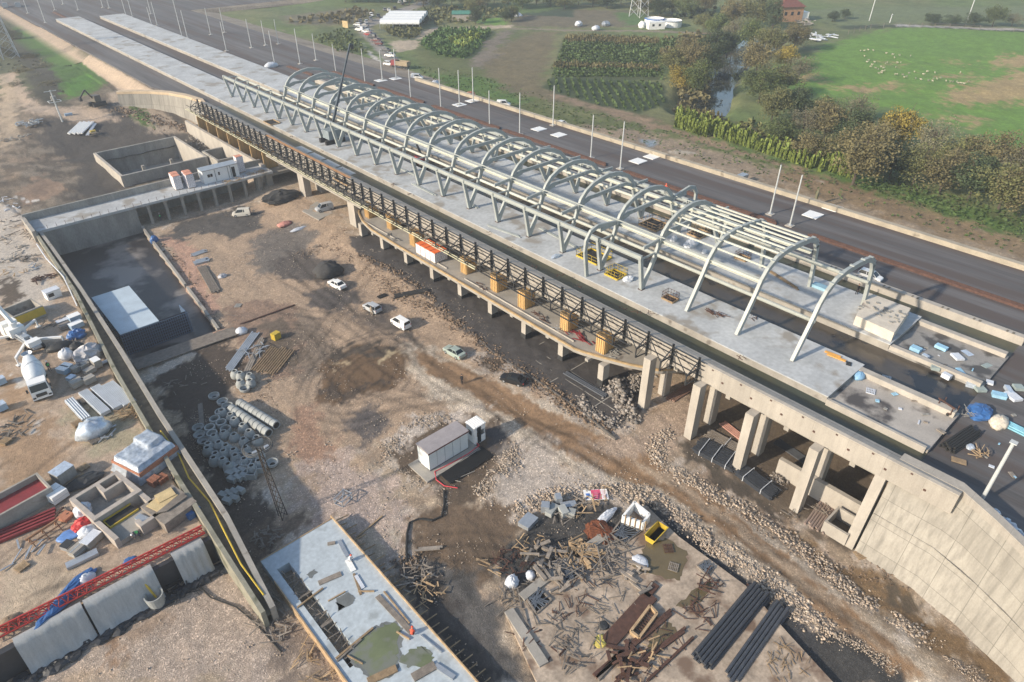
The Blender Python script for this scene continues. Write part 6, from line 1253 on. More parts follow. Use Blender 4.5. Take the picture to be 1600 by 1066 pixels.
# block foundations (two storeys of walls)
r = thing('block_building', 'half-built small block building with two open rooms in the yard', 'building', (*yard(180, 795)[:2], 2.82), R(12)); mb = MB()
CL = mat('block_wall', A(196, 186, 176), .9, noise=.2, scale=1.5, bump=.2)
for q in ((-2.2, 2.2, 2.6, 3.0), (-2.2, -1.8, -.8, 2.6), (1.8, 2.2, -.8, 2.6), (-2.2, 2.2, -1.3, -.8), (.0, .35, 1.2, 2.6), (.35, 1.8, 1.2, 1.5)): mb.bx(*q, 0, 1.3)
obj('upper_room_wall', mb, CL, r); mb = MB()
for q in ((-2.2, -1.8, -4.6, -1.3), (1.8, 2.2, -4.6, -1.3), (-.1, 2.2, -5.0, -4.6), (-.1, .3, -4.6, -4.0)): mb.bx(*q, 0, 1.1)
obj('lower_room_wall', mb, CL, r); obj('room_floor', MB().bx(-1.8, 1.8, -4.6, -2.6, .1, .6), M['conc'], r); obj('pit_floor', MB().bx(-1.8, 1.8, -.8, 2.6, .02, .1), M['concd'], r); mb = MB(); mb.bx(-1.6, .9, -1.45, -1.4, .7, .85); mb.bx(-1.6, -1.5, -2.55, -1.4, .5, .7); mb.bx(-1.6, 1.0, -2.6, -2.5, .6, .8); obj('yellow_frame', mb, M['yellow'], r); obj('dark_well', MB().bx(-1.5, .9, -2.5, -1.45, .61, .63), M['rubber'], r)
# red basin, beams
r = thing('red_container', 'long open container with dark red lining and pale rim', 'container', (*yard(20, 800)[:2], 2.82), R(10)); mb = MB()
for q in ((-5, 3.2, -1.5, -1.3), (-5, 3.2, 1.3, 1.5), (3.0, 3.2, -1.3, 1.3)): mb.bx(*q, 0, 1.5)
obj('rim', mb, M['conc'], r); obj('lining', MB().bx(-5, 3.0, -1.3, 1.3, .05, .9), M['dredd'], r)
r = thing('red_beams', 'bundle of long dark red steel beams on the ground below the red container', 'beam bundle', (0, 0, 0))
for k in range(4): a = yard(-10, 838 + k * 5); b = yard(88, 797 + k * 5); obj('beam', MB().beam((a[0], a[1], 3.0), (b[0], b[1], 3.0), .22, .3), M['dredd'], r)
r = thing('trestle', 'wooden trestle standing under the red beams', 'trestle', yard(72, 838), R(15)); mb = MB()
for x in (-1.1, 0, 1.1): mb.beam((x, -.6, 0), (x, 0, .9), .09); mb.beam((x, .6, 0), (x, 0, .9), .09)
for y in (-.35, .35): mb.beam((-1.3, y, .5), (1.3, y, .5), .09)
mb.beam((-1.4, 0, .92), (1.4, 0, .92), .12); obj('frame', mb, mat('rust_wood', (.30, .16, .09), .9), r)
a, b = yard(105, 888), yard(154, 864); solo('steel_profile', MB().beam((a[0], a[1], 3.0), (b[0], b[1], 3.0), .7, .3), M['galv'], 'long grey channel profile lying below the block packs', 'steel profile')
# brown timber heap by the sheets
def sticks(name, label, cat, c, rad, n, L, w_, m, seed, z0=0, hgt=.6, ang=None, spread=math.pi):
    rr = random.Random(seed); mb = MB()
    for k in range(n):
        a = (rr.uniform(0, math.pi) if ang is None else ang + rr.uniform(-spread, spread)); l = L * rr.uniform(.2, .95); x = c[0] + rr.uniform(-1, 1) * rad[0]; y = c[1] + rr.uniform(-1, 1) * rad[1]; z = c[2] + z0 + rr.uniform(.04, hgt); dz = rr.uniform(-.15, .15)
        mb.beam((x - l / 2 * math.cos(a), y - l / 2 * math.sin(a), max(c[2] + .05, z - dz)), (x + l / 2 * math.cos(a), y + l / 2 * math.sin(a), max(c[2] + .05, z + dz)), w_ * rr.uniform(.4, 1.1), w_ * rr.uniform(.3, .6))
    return solo(name, mb, m, label, cat)
sticks('timber_heap', 'brown timber heap at the foot of the corrugated sheets', 'timber heap', yard(200, 646), (1.1, .9), 40, 2.2, .1, M['wood'], 1)
for px, py, n, lb, m, rad in [(12, 350, 26, 'grey scrap timber at the upper left yard edge', 'woodg', (1.8, 3)), (30, 372, 26, 'tangled scrap boards left of the yard wall top', 'woodg', (2.5, 2.5)), (12, 400, 34, 'scattered grey scrap in the upper yard', 'conc', (3, 2.5)), (42, 405, 26, 'scrap boards and sheets beside the tall grey plank', 'woodg', (1.5, 1.5)), (25, 425, 12, 'thin rods lying in the upper yard', 'wood', (2, 2)), (52, 420, 10, 'tall grey planks piled by the wall', 'galv', (.4, 1.2)), (70, 436, 22, 'brown branches beside the tall grey planks', 'rust', (1.2, .8)), (8, 320, 20, 'pale debris at the left frame edge above the yard', 'whitep', (1.5, 4)), (100, 540, 20, 'brown timber strip behind the black netting', 'woodg', (1.8, .4)), (18, 670, 26, 'mixed grey scrap at the left frame edge', 'woodg', (1.8, 2)), (85, 505, 14, 'scrap beside the yellow banded bin', 'woodg', (1.4, 1)), (115, 800, 16, 'brown boards between the white pack and the block walls', 'rust', (1, .7)), (40, 860, 8, 'thin rods in the empty yard', 'galv', (1.6, 1.2)), (160, 680, 6, 'grey board offcuts right of the wrapped load', 'galv', (1.0, 1.2))]:
    sticks('scrap_pile', lb, 'scrap', yard(px, py), rad, n, 1.6, .16, M[m], n * 3 + px, hgt=.35)
# pot with yellow hose
x, y, z = at(247, 945); r = thing('concrete_pot', 'concrete pipe section with a yellow hose hanging into it', 'pipe section', (x, y, z)); obj('shell', MB().lathe([(.0, 0), (.62, 0), (.75, 1.4), (.66, 1.4), (.55, .3), (.0, .3)], (0, 0, 0), 20), CR, r); obj('hose', MB().tube([(.1, .1, .8), (-.1, .5, 1.9), (-.3, 1.4, 3.0)], .09, 8), M['yellow'], r)
mb = MB().tube([np.array(at(*p)) + (0, 0, .1) for p in [(298, 905), (330, 935), (370, 950), (400, 975), (440, 1020)]], .07, 6); solo('black_cable', mb, M['rubber'], 'black cable running over the gravel from the yard corner', 'cable')
mb = MB().tube([np.array(at(*p)) + (0, 0, .1) for p in [(10, 1050), (60, 1045), (130, 990), (185, 962)]], .06, 6); solo('black_cable', mb, M['rubber'], 'black cable lying below the white sheets', 'cable')
# ---------------------------------------------------------------- lighting tower on the site
x, y, z = at(442, 808); r = thing('lighting_tower', 'dark lattice lighting tower with cable hoop among the concrete rings', 'lighting tower', (x, y, z)); tp = np.array((-.3, .6, 8.6)); mb = MB()
for a in range(3):
    b0 = np.array((.45 * math.cos(a * 2.09), .45 * math.sin(a * 2.09), 0)); mb.beam(b0, tp + b0 * .4, .07)
    for k in range(12): c0 = b0 * (1 - .6 * k / 12) + tp * k / 12; b1 = np.array((.45 * math.cos(a * 2.09 + 2.09), .45 * math.sin(a * 2.09 + 2.09), 0)); c1 = b1 * (1 - .6 * (k + 1) / 12) + tp * (k + 1) / 12; mb.beam(c0, c1, .04)
obj('mast', mb, mat('dark_rust', (.06, .045, .035), .8), r); mb = MB()
for rad, dz in ((1.25, 0), (1.15, .12), (1.3, -.1)): mb.tube([tp + (rad * math.cos(t), rad * .9 * math.sin(t), .25 + dz + .1 * math.sin(3 * t)) for t in np.linspace(0, 6.28, 25)], .035, 4)
obj('cable_hoop', mb, M['black'], r); mb = MB()
for a in (-.5, .6): mb.box(tuple(tp + (a, -.5, .1)), (.4, .25, .35))
obj('floodlight', mb, M['galv'], r)
r = thing('lifting_cage', 'small dark steel frame lying on the gravel', 'frame', at(537, 783), R(20)); mb = MB()
for z in (.05, .7):
    for a, b in (((-.7, -.5), (.7, -.5)), ((.7, -.5), (.7, .5)), ((.7, .5), (-.7, .5)), ((-.7, .5), (-.7, -.5))): mb.beam((*a, z), (*b, z), .07)
for a in ((-.7, -.5), (.7, -.5), (.7, .5), (-.7, .5)): mb.beam((*a, 0), (*a, .75), .07)
mb.beam((-.7, -.5, .7), (.7, .5, .7), .06); mb.beam((.7, .4, .1), (1.2, 1.1, .1), .06); obj('bars', mb, M['galv'], r)
# ---------------------------------------------------------------- timber, pipes and scrap on the site floor
def boards(label, p0, p1, width, n, w_, m, z=None, name='timber_stack', cat='timber stack', h=.12, lay=1, group=None):
    a = np.array(at(*p0) if z is None else at(*p0, z)); b = np.array(at(*p1) if z is None else at(*p1, z)); d = (b - a) / np.linalg.norm(b - a); s = np.array((-d[1], d[0], 0)); mb = MB(); rr = random.Random(int(p0[0]))
    for q in range(lay):
        for k in range(n):
            o = s * ((k + .5) / n - .5) * width; e = rr.uniform(-.3, .3); mb.beam(a + o + d * e + (0, 0, .1 + q * h), b + o + d * (e + rr.uniform(-.2, .2)) + (0, 0, .1 + q * h), w_, h * .8)
    return solo(name, mb, m, label, cat, group)
boards('row of rusty brown planks spread side by side near the yellow block', (442, 545), (412, 582), 3.6, 11, .14, M['wood']); boards('long pair of grey-brown beams left of the planks', (410, 530), (382, 590), .8, 3, .22, M['woodg']); boards('grey boards beside the pit corner', (400, 520), (358, 578), 1.2, 5, .18, M['galv'])
boards('bundle of grey planks on the reddish bank', (315, 418), (338, 458), 1.3, 5, .2, M['woodg'], lay=2); boards('loose grey sheets above the grey planks', (300, 400), (322, 392), 1.2, 4, .22, M['galv']); boards('short stack of sheets at the head of the grey planks', (305, 413), (325, 408), 1.4, 4, .3, M['galv'], lay=3)
boards('single long dark rail lying across the mud', (377, 507), (464, 476), .1, 1, .2, M['rust'], name='rail', cat='rail'); boards('grey board upright by the cone store', (313, 632), (316, 665), .5, 2, .25, M['woodg'])
boards('single slim batten on the gravel', (556, 842), (598, 807), .1, 1, .12, M['wood'], name='batten', cat='batten'); boards('grey plank lying on the wet mud right of the black cable', (650, 860), (688, 857), .4, 2, .2, M['woodg'], name='plank', cat='plank')
x, y, z = at(432, 529); solo('yellow_block', MB().box((0, 0, .45), (1.0, .8, .9), R(15)), M['yellow'], 'small yellow block by the timber', 'block', None, (x, y, z))
heap('blue_tarp', 'small blue tarpaulin at the far corner of the wet pit', 'tarpaulin', at(242, 378), (.8, .6, .9), M['blue'], 31); heap('white_sheet_pile', 'grey plastic bundle near the pit edge', 'plastic', at(378, 520), (.9, .8, .6), M['whitep'], 32); heap('plastic_pile', 'grey plastic bundle next to the grey planks', 'plastic', at(348, 433), (.8, .6, .4), mat('grey_plastic', (.4, .4, .42)), 33)
heap('gravel_heap', 'black gravel heap above the white saloon car', 'gravel heap', at(514, 428), (2.6, 2.2, 1.5), mat('black_gravel', (.055, .053, .052), .95, noise=.3, scale=3, bump=.5), 34, n=2); heap('gravel_heap', 'dark earth heap near the tall viaduct pillar', 'gravel heap', at(440, 312), (4, 2.4, 1.3), mat('dark_earth', (.04, .04, .04), .95, noise=.4), 35, n=3)
heap('red_white_sacks', 'red and white sack heap on the gravel below the far pillar', 'sacks', at(445, 352), (1.6, .9, .5), mat('red_white', (.55, .25, .20), .8, noise=.5, scale=3), 36, n=4); heap('white_rubble', 'pale rubble strip next to the red and white sacks', 'rubble', at(468, 359), (1.8, .5, .35), M['whitep'], 37, n=5)
# black pipes
def pipes(label, p0, p1, n, r_, m, z=None, lay=1, taper=0, group=None, name='pipe_bundle', w_=None):
    a = np.array(at(*p0) if z is None else at(*p0, z)); b = np.array(at(*p1) if z is None else at(*p1, z)); d = (b - a) / np.linalg.norm(b - a); s = np.array((-d[1], d[0], 0)); mb = MB(); rr = random.Random(n)
    for q in range(lay):
        for k in range(n - q):
            o = s * (k + q * .5 - n / 2) * r_ * 2.05; e = rr.uniform(-.25, .25); mb.tube([a + o + d * e + (0, 0, r_ + q * r_ * 1.8), b + o + d * e + (0, 0, r_ + q * r_ * 1.8)], r_, 8)
    return solo(name, mb, m, label, 'pipe bundle', group, smooth=False)
pipes('black corrugated pipes lying on the pale bank', (618, 463), (670, 453), 4, .13, M['rubber']); pipes('short black pipe pieces left of the long ones', (592, 465), (604, 460), 4, .1, M['rubber'])
r = thing('rack', 'strapped bundle of dark reinforcing bars under the viaduct, upper', 'bar bundle', (0, 0, 0))
def rebars(label, p0, p1, n, lay, m, straps=3):
    a = np.array(at(*p0)); b = np.array(at(*p1)); d = (b - a) / np.linalg.norm(b - a); s = np.array((-d[1], d[0], 0)); rr = random.Random(n); t_ = thing('bar_bundle', label, 'bar bundle'); mb = MB()
    for q in range(lay):
        for k in range(n): o = s * ((k - n / 2) * .14 + rr.uniform(-.04, .04)); e = rr.uniform(-.25, .25); mb.beam(a + o + d * e + (0, 0, .1 + q * .13), b + o + d * e + (0, 0, .1 + q * .13), .09)
    obj('bars', mb, m, t_); mb = MB(); wd = n * .14 / 2 + .08
    for k in range(straps):
        c = a + (b - a) * (k + .5) / straps; zz = lay * .13 + .12; mb.path([c - s * wd + (0, 0, .02), c - s * wd + (0, 0, zz), c + s * wd + (0, 0, zz), c + s * wd + (0, 0, .02)], .06)
    obj('strap', mb, M['whitep'], t_)
bpy.data.objects.remove(r)
rebars('strapped bundle of dark reinforcing bars left of the second pillar', (1090, 697), (1150, 728), 17, 4, M['pipeb']); rebars('strapped bundle of dark reinforcing bars behind the second pillar foot', (1155, 735), (1210, 775), 13, 4, M['pipeb'], 2); rebars('unstrapped grey bars behind the first bundle', (1105, 680), (1165, 712), 14, 2, M['woodg'], 1)
pipes('pink-brown pipes on a rack behind the first pillars', (1128, 660), (1160, 685), 5, .1, mat('pink_pipe', (.42, .22, .17), .7)); pipes('rusty pipes laid between the two first pillars', (1045, 625), (1080, 603), 6, .1, mat('rust_pipe', (.26, .16, .12), .8)); pipes('brown scaffold tubes leaning by the square chamber', (1270, 825), (1305, 775), 8, .12, mat('brown_tube', (.25, .19, .16), .8)); pipes('dark bar bundle lying in shade behind the third pillar', (1215, 690), (1262, 722), 8, .07, M['pipeb'])
pipes('long dark steel bars along the viaduct rear row', (885, 583), (948, 620), 3, .12, M['pipeb']); pipes('orange cloth wrapped pipe piece', (995, 700 + 0), (996, 700), 1, .05, M['rust']) if 0 else None
# big steel pipes on the raft
pipes('thick dark steel pipes stacked along the raft edge', (1092, 1037), (1183, 926), 7, .15, M['pipeb'], lay=3); pipes('second stack of thick dark pipes at the lower raft corner', (1137, 1063), (1217, 950), 5, .15, M['pipeb'], lay=2)
boards('rust-brown beam beside the thick dark pipes', (1075, 1035), (1168, 918), .3, 1, .35, M['rust'], name='steel_beam', cat='steel beam', h=.4); boards('short rusty beam between the two pipe stacks', (1098, 1066), (1134, 1024), .5, 2, .25, M['rust'], name='steel_beam', cat='steel beam', h=.3)
for lb, a, b, w_, n, m in [('wide rusty steel plate lying diagonally on the raft', (950, 1005), (1018, 930), 1.3, 1, 'rust'), ('narrow dark rusty plate at the upper end of the wide plate', (1008, 932), (1022, 916), .8, 1, 'rust'), ('long rusty girder left of the brown puddle strip', (925, 1062), (1045, 960), .5, 2, 'rust'), ('long dark rusty girder in the lower raft', (960, 1066), (1070, 985), .4, 2, 'rust'), ('grey-brown timber beam in the lower raft', (930, 1066), (980, 1010), .4, 1, 'woodg'), ('slim rust bar beside the dark girder', (1010, 1066), (1080, 1000), .2, 1, 'rust')]:
    boards(lb, a, b, w_, n, w_ / n * .95, M[m], FZ, 'steel_plate' if n == 1 else 'steel_girder', 'steel plate' if n == 1 else 'girder', h=.25)
r = thing('open_formwork', 'open timber framed pit with rusty mesh beside the wide plate', 'formwork', (0, 0, 0)); c = [np.array(fp(*p)) for p in [(985, 990), (1015, 950), (1026, 962), (998, 1000)]]; mb = MB()
for k in range(4): mb.beam(c[k] + (0, 0, .2), c[(k + 1) % 4] + (0, 0, .2), .2, .4)
obj('frame', mb, M['wood'], r); mb = MB()
for k in range(12): t = k / 11; mb.beam(c[0] * (1 - t) + c[1] * t + (0, 0, .1), c[3] * (1 - t) + c[2] * t + (0, 0, .1), .06)
obj('mesh', mb, M['rust'], r)
heap('yellow_sheet', 'pale yellow plastic sheet dropped on the raft', 'plastic sheet', fp(938, 1003), (.8, .6, .18), mat('pale_yellow', (.6, .5, .12), .6), 41, n=1); heap('black_sheet', 'black sheet corner in the middle of the raft', 'plastic sheet', fp(943, 978), (.5, .5, .15), M['black'], 42, n=1)
heap('white_sacks', 'white sack cluster at the left of the timber heap', 'sacks', at(800, 912), (.75, .6, .7), M['whitep'], 43, n=5); heap('white_sacks', 'single round white sack near the raft corner', 'sacks', at(829, 902), (.5, .5, .55), M['whitep'], 44, n=1); heap('white_sacks', 'row of white sacks behind the rusty mesh', 'sacks', at(948, 808), (1.5, .45, .5), M['whitep'], 45, n=6); heap('plastic_wrap', 'white and black plastic wrap on the raft next to the long timbers', 'plastic sheet', fp(1000, 878), (.7, .9, .25), M['whitep'], 46, n=2)
heap('rusty_mesh', 'rusty brown wire mesh heap beside the white chamber', 'wire mesh', at(938, 835), (1.6, 1.8, .5), mat('rust_mesh', (.16, .05, .02), .9, noise=.5, scale=6), 47, n=4)
for px, py, rad, n, L, m, lb in [(905, 868, (1.6, 1.6), 46, 2.6, 'wood', 'big heap of pale timbers at the top of the raft'), (885, 890, (1.4, 1.2), 30, 2.0, 'woodg', 'grey timber heap left of the pale timbers'), (945, 880, (1.4, 1.4), 36, 2.4, 'woodg', 'blue-grey steel and timber heap right of the pale timbers'), (845, 905, (1.5, 1.0), 34, 1.8, 'woodg', 'broken laths heap by the round white sack'), (805, 880, (1.6, 1.6), 40, 1.5, 'rust', 'tangle of rods and laths at the left of the dark gravel'), (830, 850, (1.5, 1.0), 18, 1.4, 'wood', 'loose laths on the black gravel'), (895, 800, (2.2, .7), 26, 1.8, 'woodg', 'laths along the gravel edge under the pink banner'), (930, 785, (2.6, .6), 18, 1.8, 'wood', 'brown laths near the pink banner'), (968, 857, (.7, 1.8), 14, 3.0, 'woodg', 'long grey timbers beside the yellow trough'), (805, 955, (1.0, 2.0), 24, 2.2, 'woodg', 'long boards at the left raft corner'), (840, 1010, (1.2, 2), 26, 1.6, 'rust', 'rusty rods on the lower left raft'), (1145 - 40, 915, (.9, .8), 12, 1.8, 'rust', 'rusty pegs in the brown puddle strip'), (900, 1020, (2.0, 1.5), 20, 1.6, 'woodg', 'scattered laths on the lower raft'), (1000, 1040, (2.5, 1.0), 22, 1.4, 'wood', 'scattered laths between the girders'), (645, 905, (1.6, 1.2), 40, 1.6, 'woodg', 'grey laths heap beside the pale slab edge'), (670, 925, (1.2, 1.2), 24, 1.4, 'wood', 'brown laths behind the edge board props'), (765, 885, (.4, 1.2), 8, 2.0, 'wood', 'leaning laths at the mud edge'), (420, 840, (1.2, 1.0), 36, 1.2, 'woodg', 'dark grey board heap under the cone store'), (425, 970, (1.5, 2.0), 40, 1.8, 'woodg', 'grey lath scatter left of the pale slab'), (490, 1040, (1.2, 2.0), 26, 1.6, 'wood', 'brown lath scatter at the bottom left of the pale slab'), (400, 550, (1.4, 1.2), 20, 1.8, 'galv', 'grey offcuts near the pit corner'), (345, 500, (1.4, 2), 14, 1.5, 'woodg', 'scattered offcuts on the reddish bank'), (290, 920, (1.6, 1.2), 22, 1.3, 'black', 'black scrap beside the concrete pot'), (1285, 700 + 95, (1.0, .8), 16, 1.4, 'woodg', 'scrap boards behind the brown tubes'), (1240, 800, (.9, .6), 12, 1.2, 'woodg', 'scrap boards at the last pillar foot'), (1375, 875, (1.2, .6), 10, 1.2, 'wood', 'broken laths at the foot of the retaining wall'), (290, 600, (2, 1.6), 16, 1.2, 'woodg', 'thin twigs and laths in the dark pit corner')]:
    sticks('timber_scrap', lb, 'scrap', at(px, py) if px < 850 or py < 830 or px > 1200 else fp(px, py), rad, n, L, .11, M[m], int(px * 3 + py), hgt=.55)
# ceramic grey blocks, pink banner
for k, (px, py, rz, s) in enumerate([(825, 818, 10, (1.6, 1.2, .5)), (862, 800, 15, (1.4, .7, .5)), (852, 797, 40, (.8, .8, .8)), (880, 803, -20, (.7, 1.1, .7)), (888, 792, -30, (1.5, .7, .4)), (893, 805, 30, (.7, .7, .6)), (872, 785, 60, (.8, .6, .9))]):
    solo('concrete_block', MB().box((0, 0, s[2] / 2), s), CR if k % 2 else M['galv'], 'grey concrete block above the black gravel, %s' % ['pale flat one at the left end', 'long one in the middle', 'square one behind the long one', 'tall narrow one', 'longest slanted one', 'small one at the right', 'upright one at the back'][k], 'block', 'grey blocks above the black gravel', at(px, py), R(rz))
r = thing('banner', 'pink and white banner lying on the stones beside the road', 'banner', at(931, 775), R(-14) - 0 + R(0)); w_, h_ = 2.35, 1.35
vs = []; 
def bgrid(x0, x1, y0, y1, z): return MB().add([(x0, y0, z), (x1, y0, z), (x1, y1, z), (x0, y1, z)], [(0, 1, 2, 3)])
r.rotation_euler = (0, 0, R(-38)); obj('sheet', MB().bx(-w_ / 2, w_ / 2, -h_ / 2, h_ / 2, .16, .2), M['white'], r); obj('pink_panel', bgrid(-.45, .5, -h_ / 2 + .05, h_ / 2 - .05, .206), mat('pink_print', (.62, .09, .18), .6), r)
mb = MB()
for q in ((-1.0, -.6, -.1, .2), (-1.05, -.75, -.5, -.3)): mb.add(bgrid(*q, .207).v, [(0, 1, 2, 3)])
obj('blue_print', mb, mat('blue_print', (.08, .2, .55), .6), r); mb = MB()
for k in range(7): mb.add(bgrid(.6, 1.1 - .05 * (k % 3), -.5 + k * .15, -.44 + k * .15, .207).v, [(0, 1, 2, 3)])
for k in range(4): mb.add(bgrid(-.25 + .03 * k, .3 - .04 * k, -.4 + k * .22, -.34 + k * .22, .209).v, [(0, 1, 2, 3)])
obj('text_lines', mb, mat('pale_print', (.55, .30, .36), .6), r)
# ---------------------------------------------------------------- deck goods
def dk(px, py, z=DZ): x, y = U(px, py, z); return (x, y, z)
heap('white_sacks', 'white sacks beside the small yellow shaft', 'sacks', dk(982, 438), (.9, .6, .45), M['whitep'], 51, n=4); heap('white_sacks', 'small white sack group left of the arch leg', 'sacks', dk(1053, 376), (.6, .5, .6), M['whitep'], 52, n=2); heap('white_sacks', 'big white sack heap on the far platform', 'sacks', dk(1080, 384), (1.4, .9, .7), M['whitep'], 53, n=6); heap('white_sacks', 'single white sack next to the purlin roof', 'sacks', dk(1101, 395), (.5, .4, .4), M['whitep'], 54, n=2); heap('white_sacks', 'pale plastic at the foot of the small outer arch', 'sacks', dk(868, 402), (.9, .4, .3), M['foil'], 55, n=3)
heap('blue_tarp', 'crumpled light blue tarpaulin at the platform end step', 'tarpaulin', dk(1342, 590, 7.9), (.9, .6, .5), mat('lightblue', (.25, .45, .65), .5), 56, n=3); heap('blue_tarp', 'large bright blue tarpaulin heap on the asphalt', 'tarpaulin', dk(1530, 648, 7.5), (1.6, 1.1, .7), M['blue'], 57, n=5); heap('white_sacks', 'cream and white rag heap by the blue tarpaulin', 'sacks', dk(1560, 662, 7.5), (1.2, .9, .6), mat('cream_rag', (.62, .55, .45), .8, noise=.3, scale=3), 58, n=6); heap('pale_sheet', 'small pale blue sheet near the coiled wood', 'sheet', dk(1516, 700, 7.5), (.5, .4, .25), M['foil'], 59, n=1)
pipes('bundle of long black bars on the asphalt corner', (1478, 702), (1518, 675), 7, .1, M['rubber'], z=7.5, lay=3)
pipes('stack of light blue pipes at the right edge', (1555, 655), (1610, 682), 5, .1, mat('cyan_pipe', (.15, .38, .48), .5), z=7.5, lay=2)
sticks('wood_coil', 'loose timber offcuts on the asphalt', 'scrap', dk(1530, 712, 7.5), (.7, .6), 18, 1.2, .09, M['wood'], 60); boards('brown sheet lying beside the black bars', (1480, 716), (1500, 722), .7, 1, .7, M['wood'], 7.5, 'sheet', 'sheet', h=.06)
for k in range(9):
    rr = random.Random(k); heap('white_sacks', 'white plastic sack in the row behind the retaining wall, %s from its left end' % ORD[k], 'sacks', dk(1545 + k * 8.5, 800 + k * 7 + rr.uniform(-3, 3), 7.5), (.6, .45, .4), M['foil'] if k % 2 else M['whitep'], 70 + k, group='white sacks behind the retaining wall', n=2)
boards('two orange planks on the near platform end', (1290, 552), (1316, 562), .7, 2, .33, mat('orange_board', (.72, .36, .08), .7), DZ, 'plank_pair', 'planks', h=.1); sticks('batten_heap', 'rusty batten heap on the near platform', 'scrap', dk(1118, 491), (.5, 1.0), 22, 1.8, .09, M['rust'], 61, ang=R(95), spread=.3, hgt=.25); sticks('batten_heap', 'small dark scrap at the arch foot', 'scrap', dk(1176, 498), (.4, .4), 8, .8, .08, M['rust'], 62, hgt=.2)
solo('cover_plate', MB().box((0, 0, .05), (.7, .5, .06), R(20)), M['black'], 'small dark plate by the orange planks', 'plate', None, dk(1326, 569)); solo('blue_bin', MB().bx(-.9, .9, -.5, .5, 0, .35), mat('pale_blue_bin', (.25, .42, .52), .5), 'flat pale blue box on the far platform by an arch leg', 'box', None, dk(1281, 450), R(90))
for k, (a, b, lb) in enumerate([((645, 288), (680, 306), 'white steel bar lying on the middle of the near platform'), ((762, 353), (812, 371), 'long grey steel profile near the near platform edge'), ((728, 315), (745, 325), 'grey steel packs between two V legs'), ((845, 358), (905, 390), 'steel beam lying behind the V legs'), ((1200, 423), (1246, 452), 'two yellowish laths on the far platform'), ((620, 262), (650, 275), 'grey profile far up the near platform')]): boards(lb, a, b, .5, 2, .15, M['steel'] if k != 4 else M['wood'], DZ, 'steel_profile', 'profile', h=.15)
rr = random.Random(9)
for k in range(16):
    px = rr.uniform(420, 1240); py = 172 + (px - 400) * .50 + rr.uniform(8, 30)
    sticks('small_scrap', 'small dark scrap on the near platform, %s along it from the far end' % ORD[k], 'scrap', dk(px, py), (.4, .4), 5, .7, .08, M['rust'], 100 + k, hgt=.12)
# raised broken block on the far platform
r = thing('stair_block', 'raised pale concrete block with rubble on top at the end of the far platform', 'concrete block', (0, 0, 0)); q = [dk(*p)[:2] for p in [(1333, 507), (1392, 534), (1418, 495), (1352, 470)]]
mb = MB(); mb.prism(q, DZ - .02, DZ + 1.15); obj('block', mb, mat('white_render', A(232, 222, 206), .9, noise=.15, dark=((.25, .2, .17), .6, .62)), r); obj('door', MB().beam((*dk(1360, 518)[:2], DZ + .45), (*dk(1364, 520)[:2], DZ + .45), .25, .8), M['black'], r); mb = MB(); rr = random.Random(8)
cx_, cy_ = np.mean([a[0] for a in q]), np.mean([a[1] for a in q])
for k in range(30): mb.box((cx_ + rr.uniform(-1.6, 1.6), cy_ + rr.uniform(-2.2, 2.2), DZ + 1.2), (rr.uniform(.1, .5), rr.uniform(.1, .5), .12), rr.uniform(0, 3))
obj('rubble', mb, M['concd'], r)
# litter of foam and panels around far end
fo = [(1430, 548), (1445, 560), (1460, 575), (1478, 590), (1500, 585), (1515, 600), (1530, 610), (1545, 600), (1470, 545), (1510, 555), (1540, 575), (1495, 560), (1560, 620), (1575, 612), (1590, 608), (1582, 622)]
for k, p in enumerate(fo):
    rr = random.Random(k); m = [mat('foam_blue', (.30, .52, .68), .6), M['foil'], mat('greenish_panel', (.30, .36, .35), .7), M['whitep']][k % 4]
    mb = MB().box((0, 0, .2), (rr.uniform(.6, 1.4), rr.uniform(.4, .9), rr.uniform(.2, .5)), rr.uniform(0, 3)); mb.box((.5, .4, .12), (rr.uniform(.3, .8), .4, .2), rr.uniform(0, 3)); mb.box((-.4, .5, .1), (.5, rr.uniform(.2, .8), .15), rr.uniform(0, 3))
    mb = MB().box((0, 0, .2), (rr.uniform(.6, 1.5), rr.uniform(.4, 1.0), rr.uniform(.2, .5)), rr.uniform(0, 3))
    solo('insulation_pack', mb, m, '%s insulation pack in the litter at the far trough end, %s from the left' % (['blue', 'silver', 'grey-green', 'white'][k % 4], ORD[sorted(fo).index(p)]), 'insulation', 'insulation packs in the litter', dk(*p, 7.8 if p[0] < 1500 else 7.5))
r = thing('steel_trolley', 'dark steel trolley on the stained near apron', 'trolley', dk(1478, 643, 7.9), R(70)); obj('deck', MB().box((0, 0, .3), (1.5, .9, .12)), M['rust'], r); mb = MB()
for s in (-.7, .7): mb.beam((s, -.4, .3), (s, -.4, 1.1), .08); mb.beam((s, .4, .3), (s, .4, 1.1), .08)
mb.beam((-.9, .4, 1.1), (.9, .4, 1.1), .12); obj('frame', mb, M['rust'], r); obj('wheel', MB().tube([(-.5, -.5, .15), (-.5, .5, .15)], .15, 10), M['rubber'], r)
sticks('rebar_scrap', 'tangle of rebar at the end of the pale kerb', 'scrap', dk(1510, 655 - 5, 8.0), (.6, .5), 18, 1.0, .06, M['concd'], 63); pallet('grate on the wet trough behind the near apron', *dk(1385, 592, 7.56), R(20), 1, M['galv']); pallet('light grate on the stained near apron', *dk(1360, 612, 7.92), R(20), 1, M['whitep'])
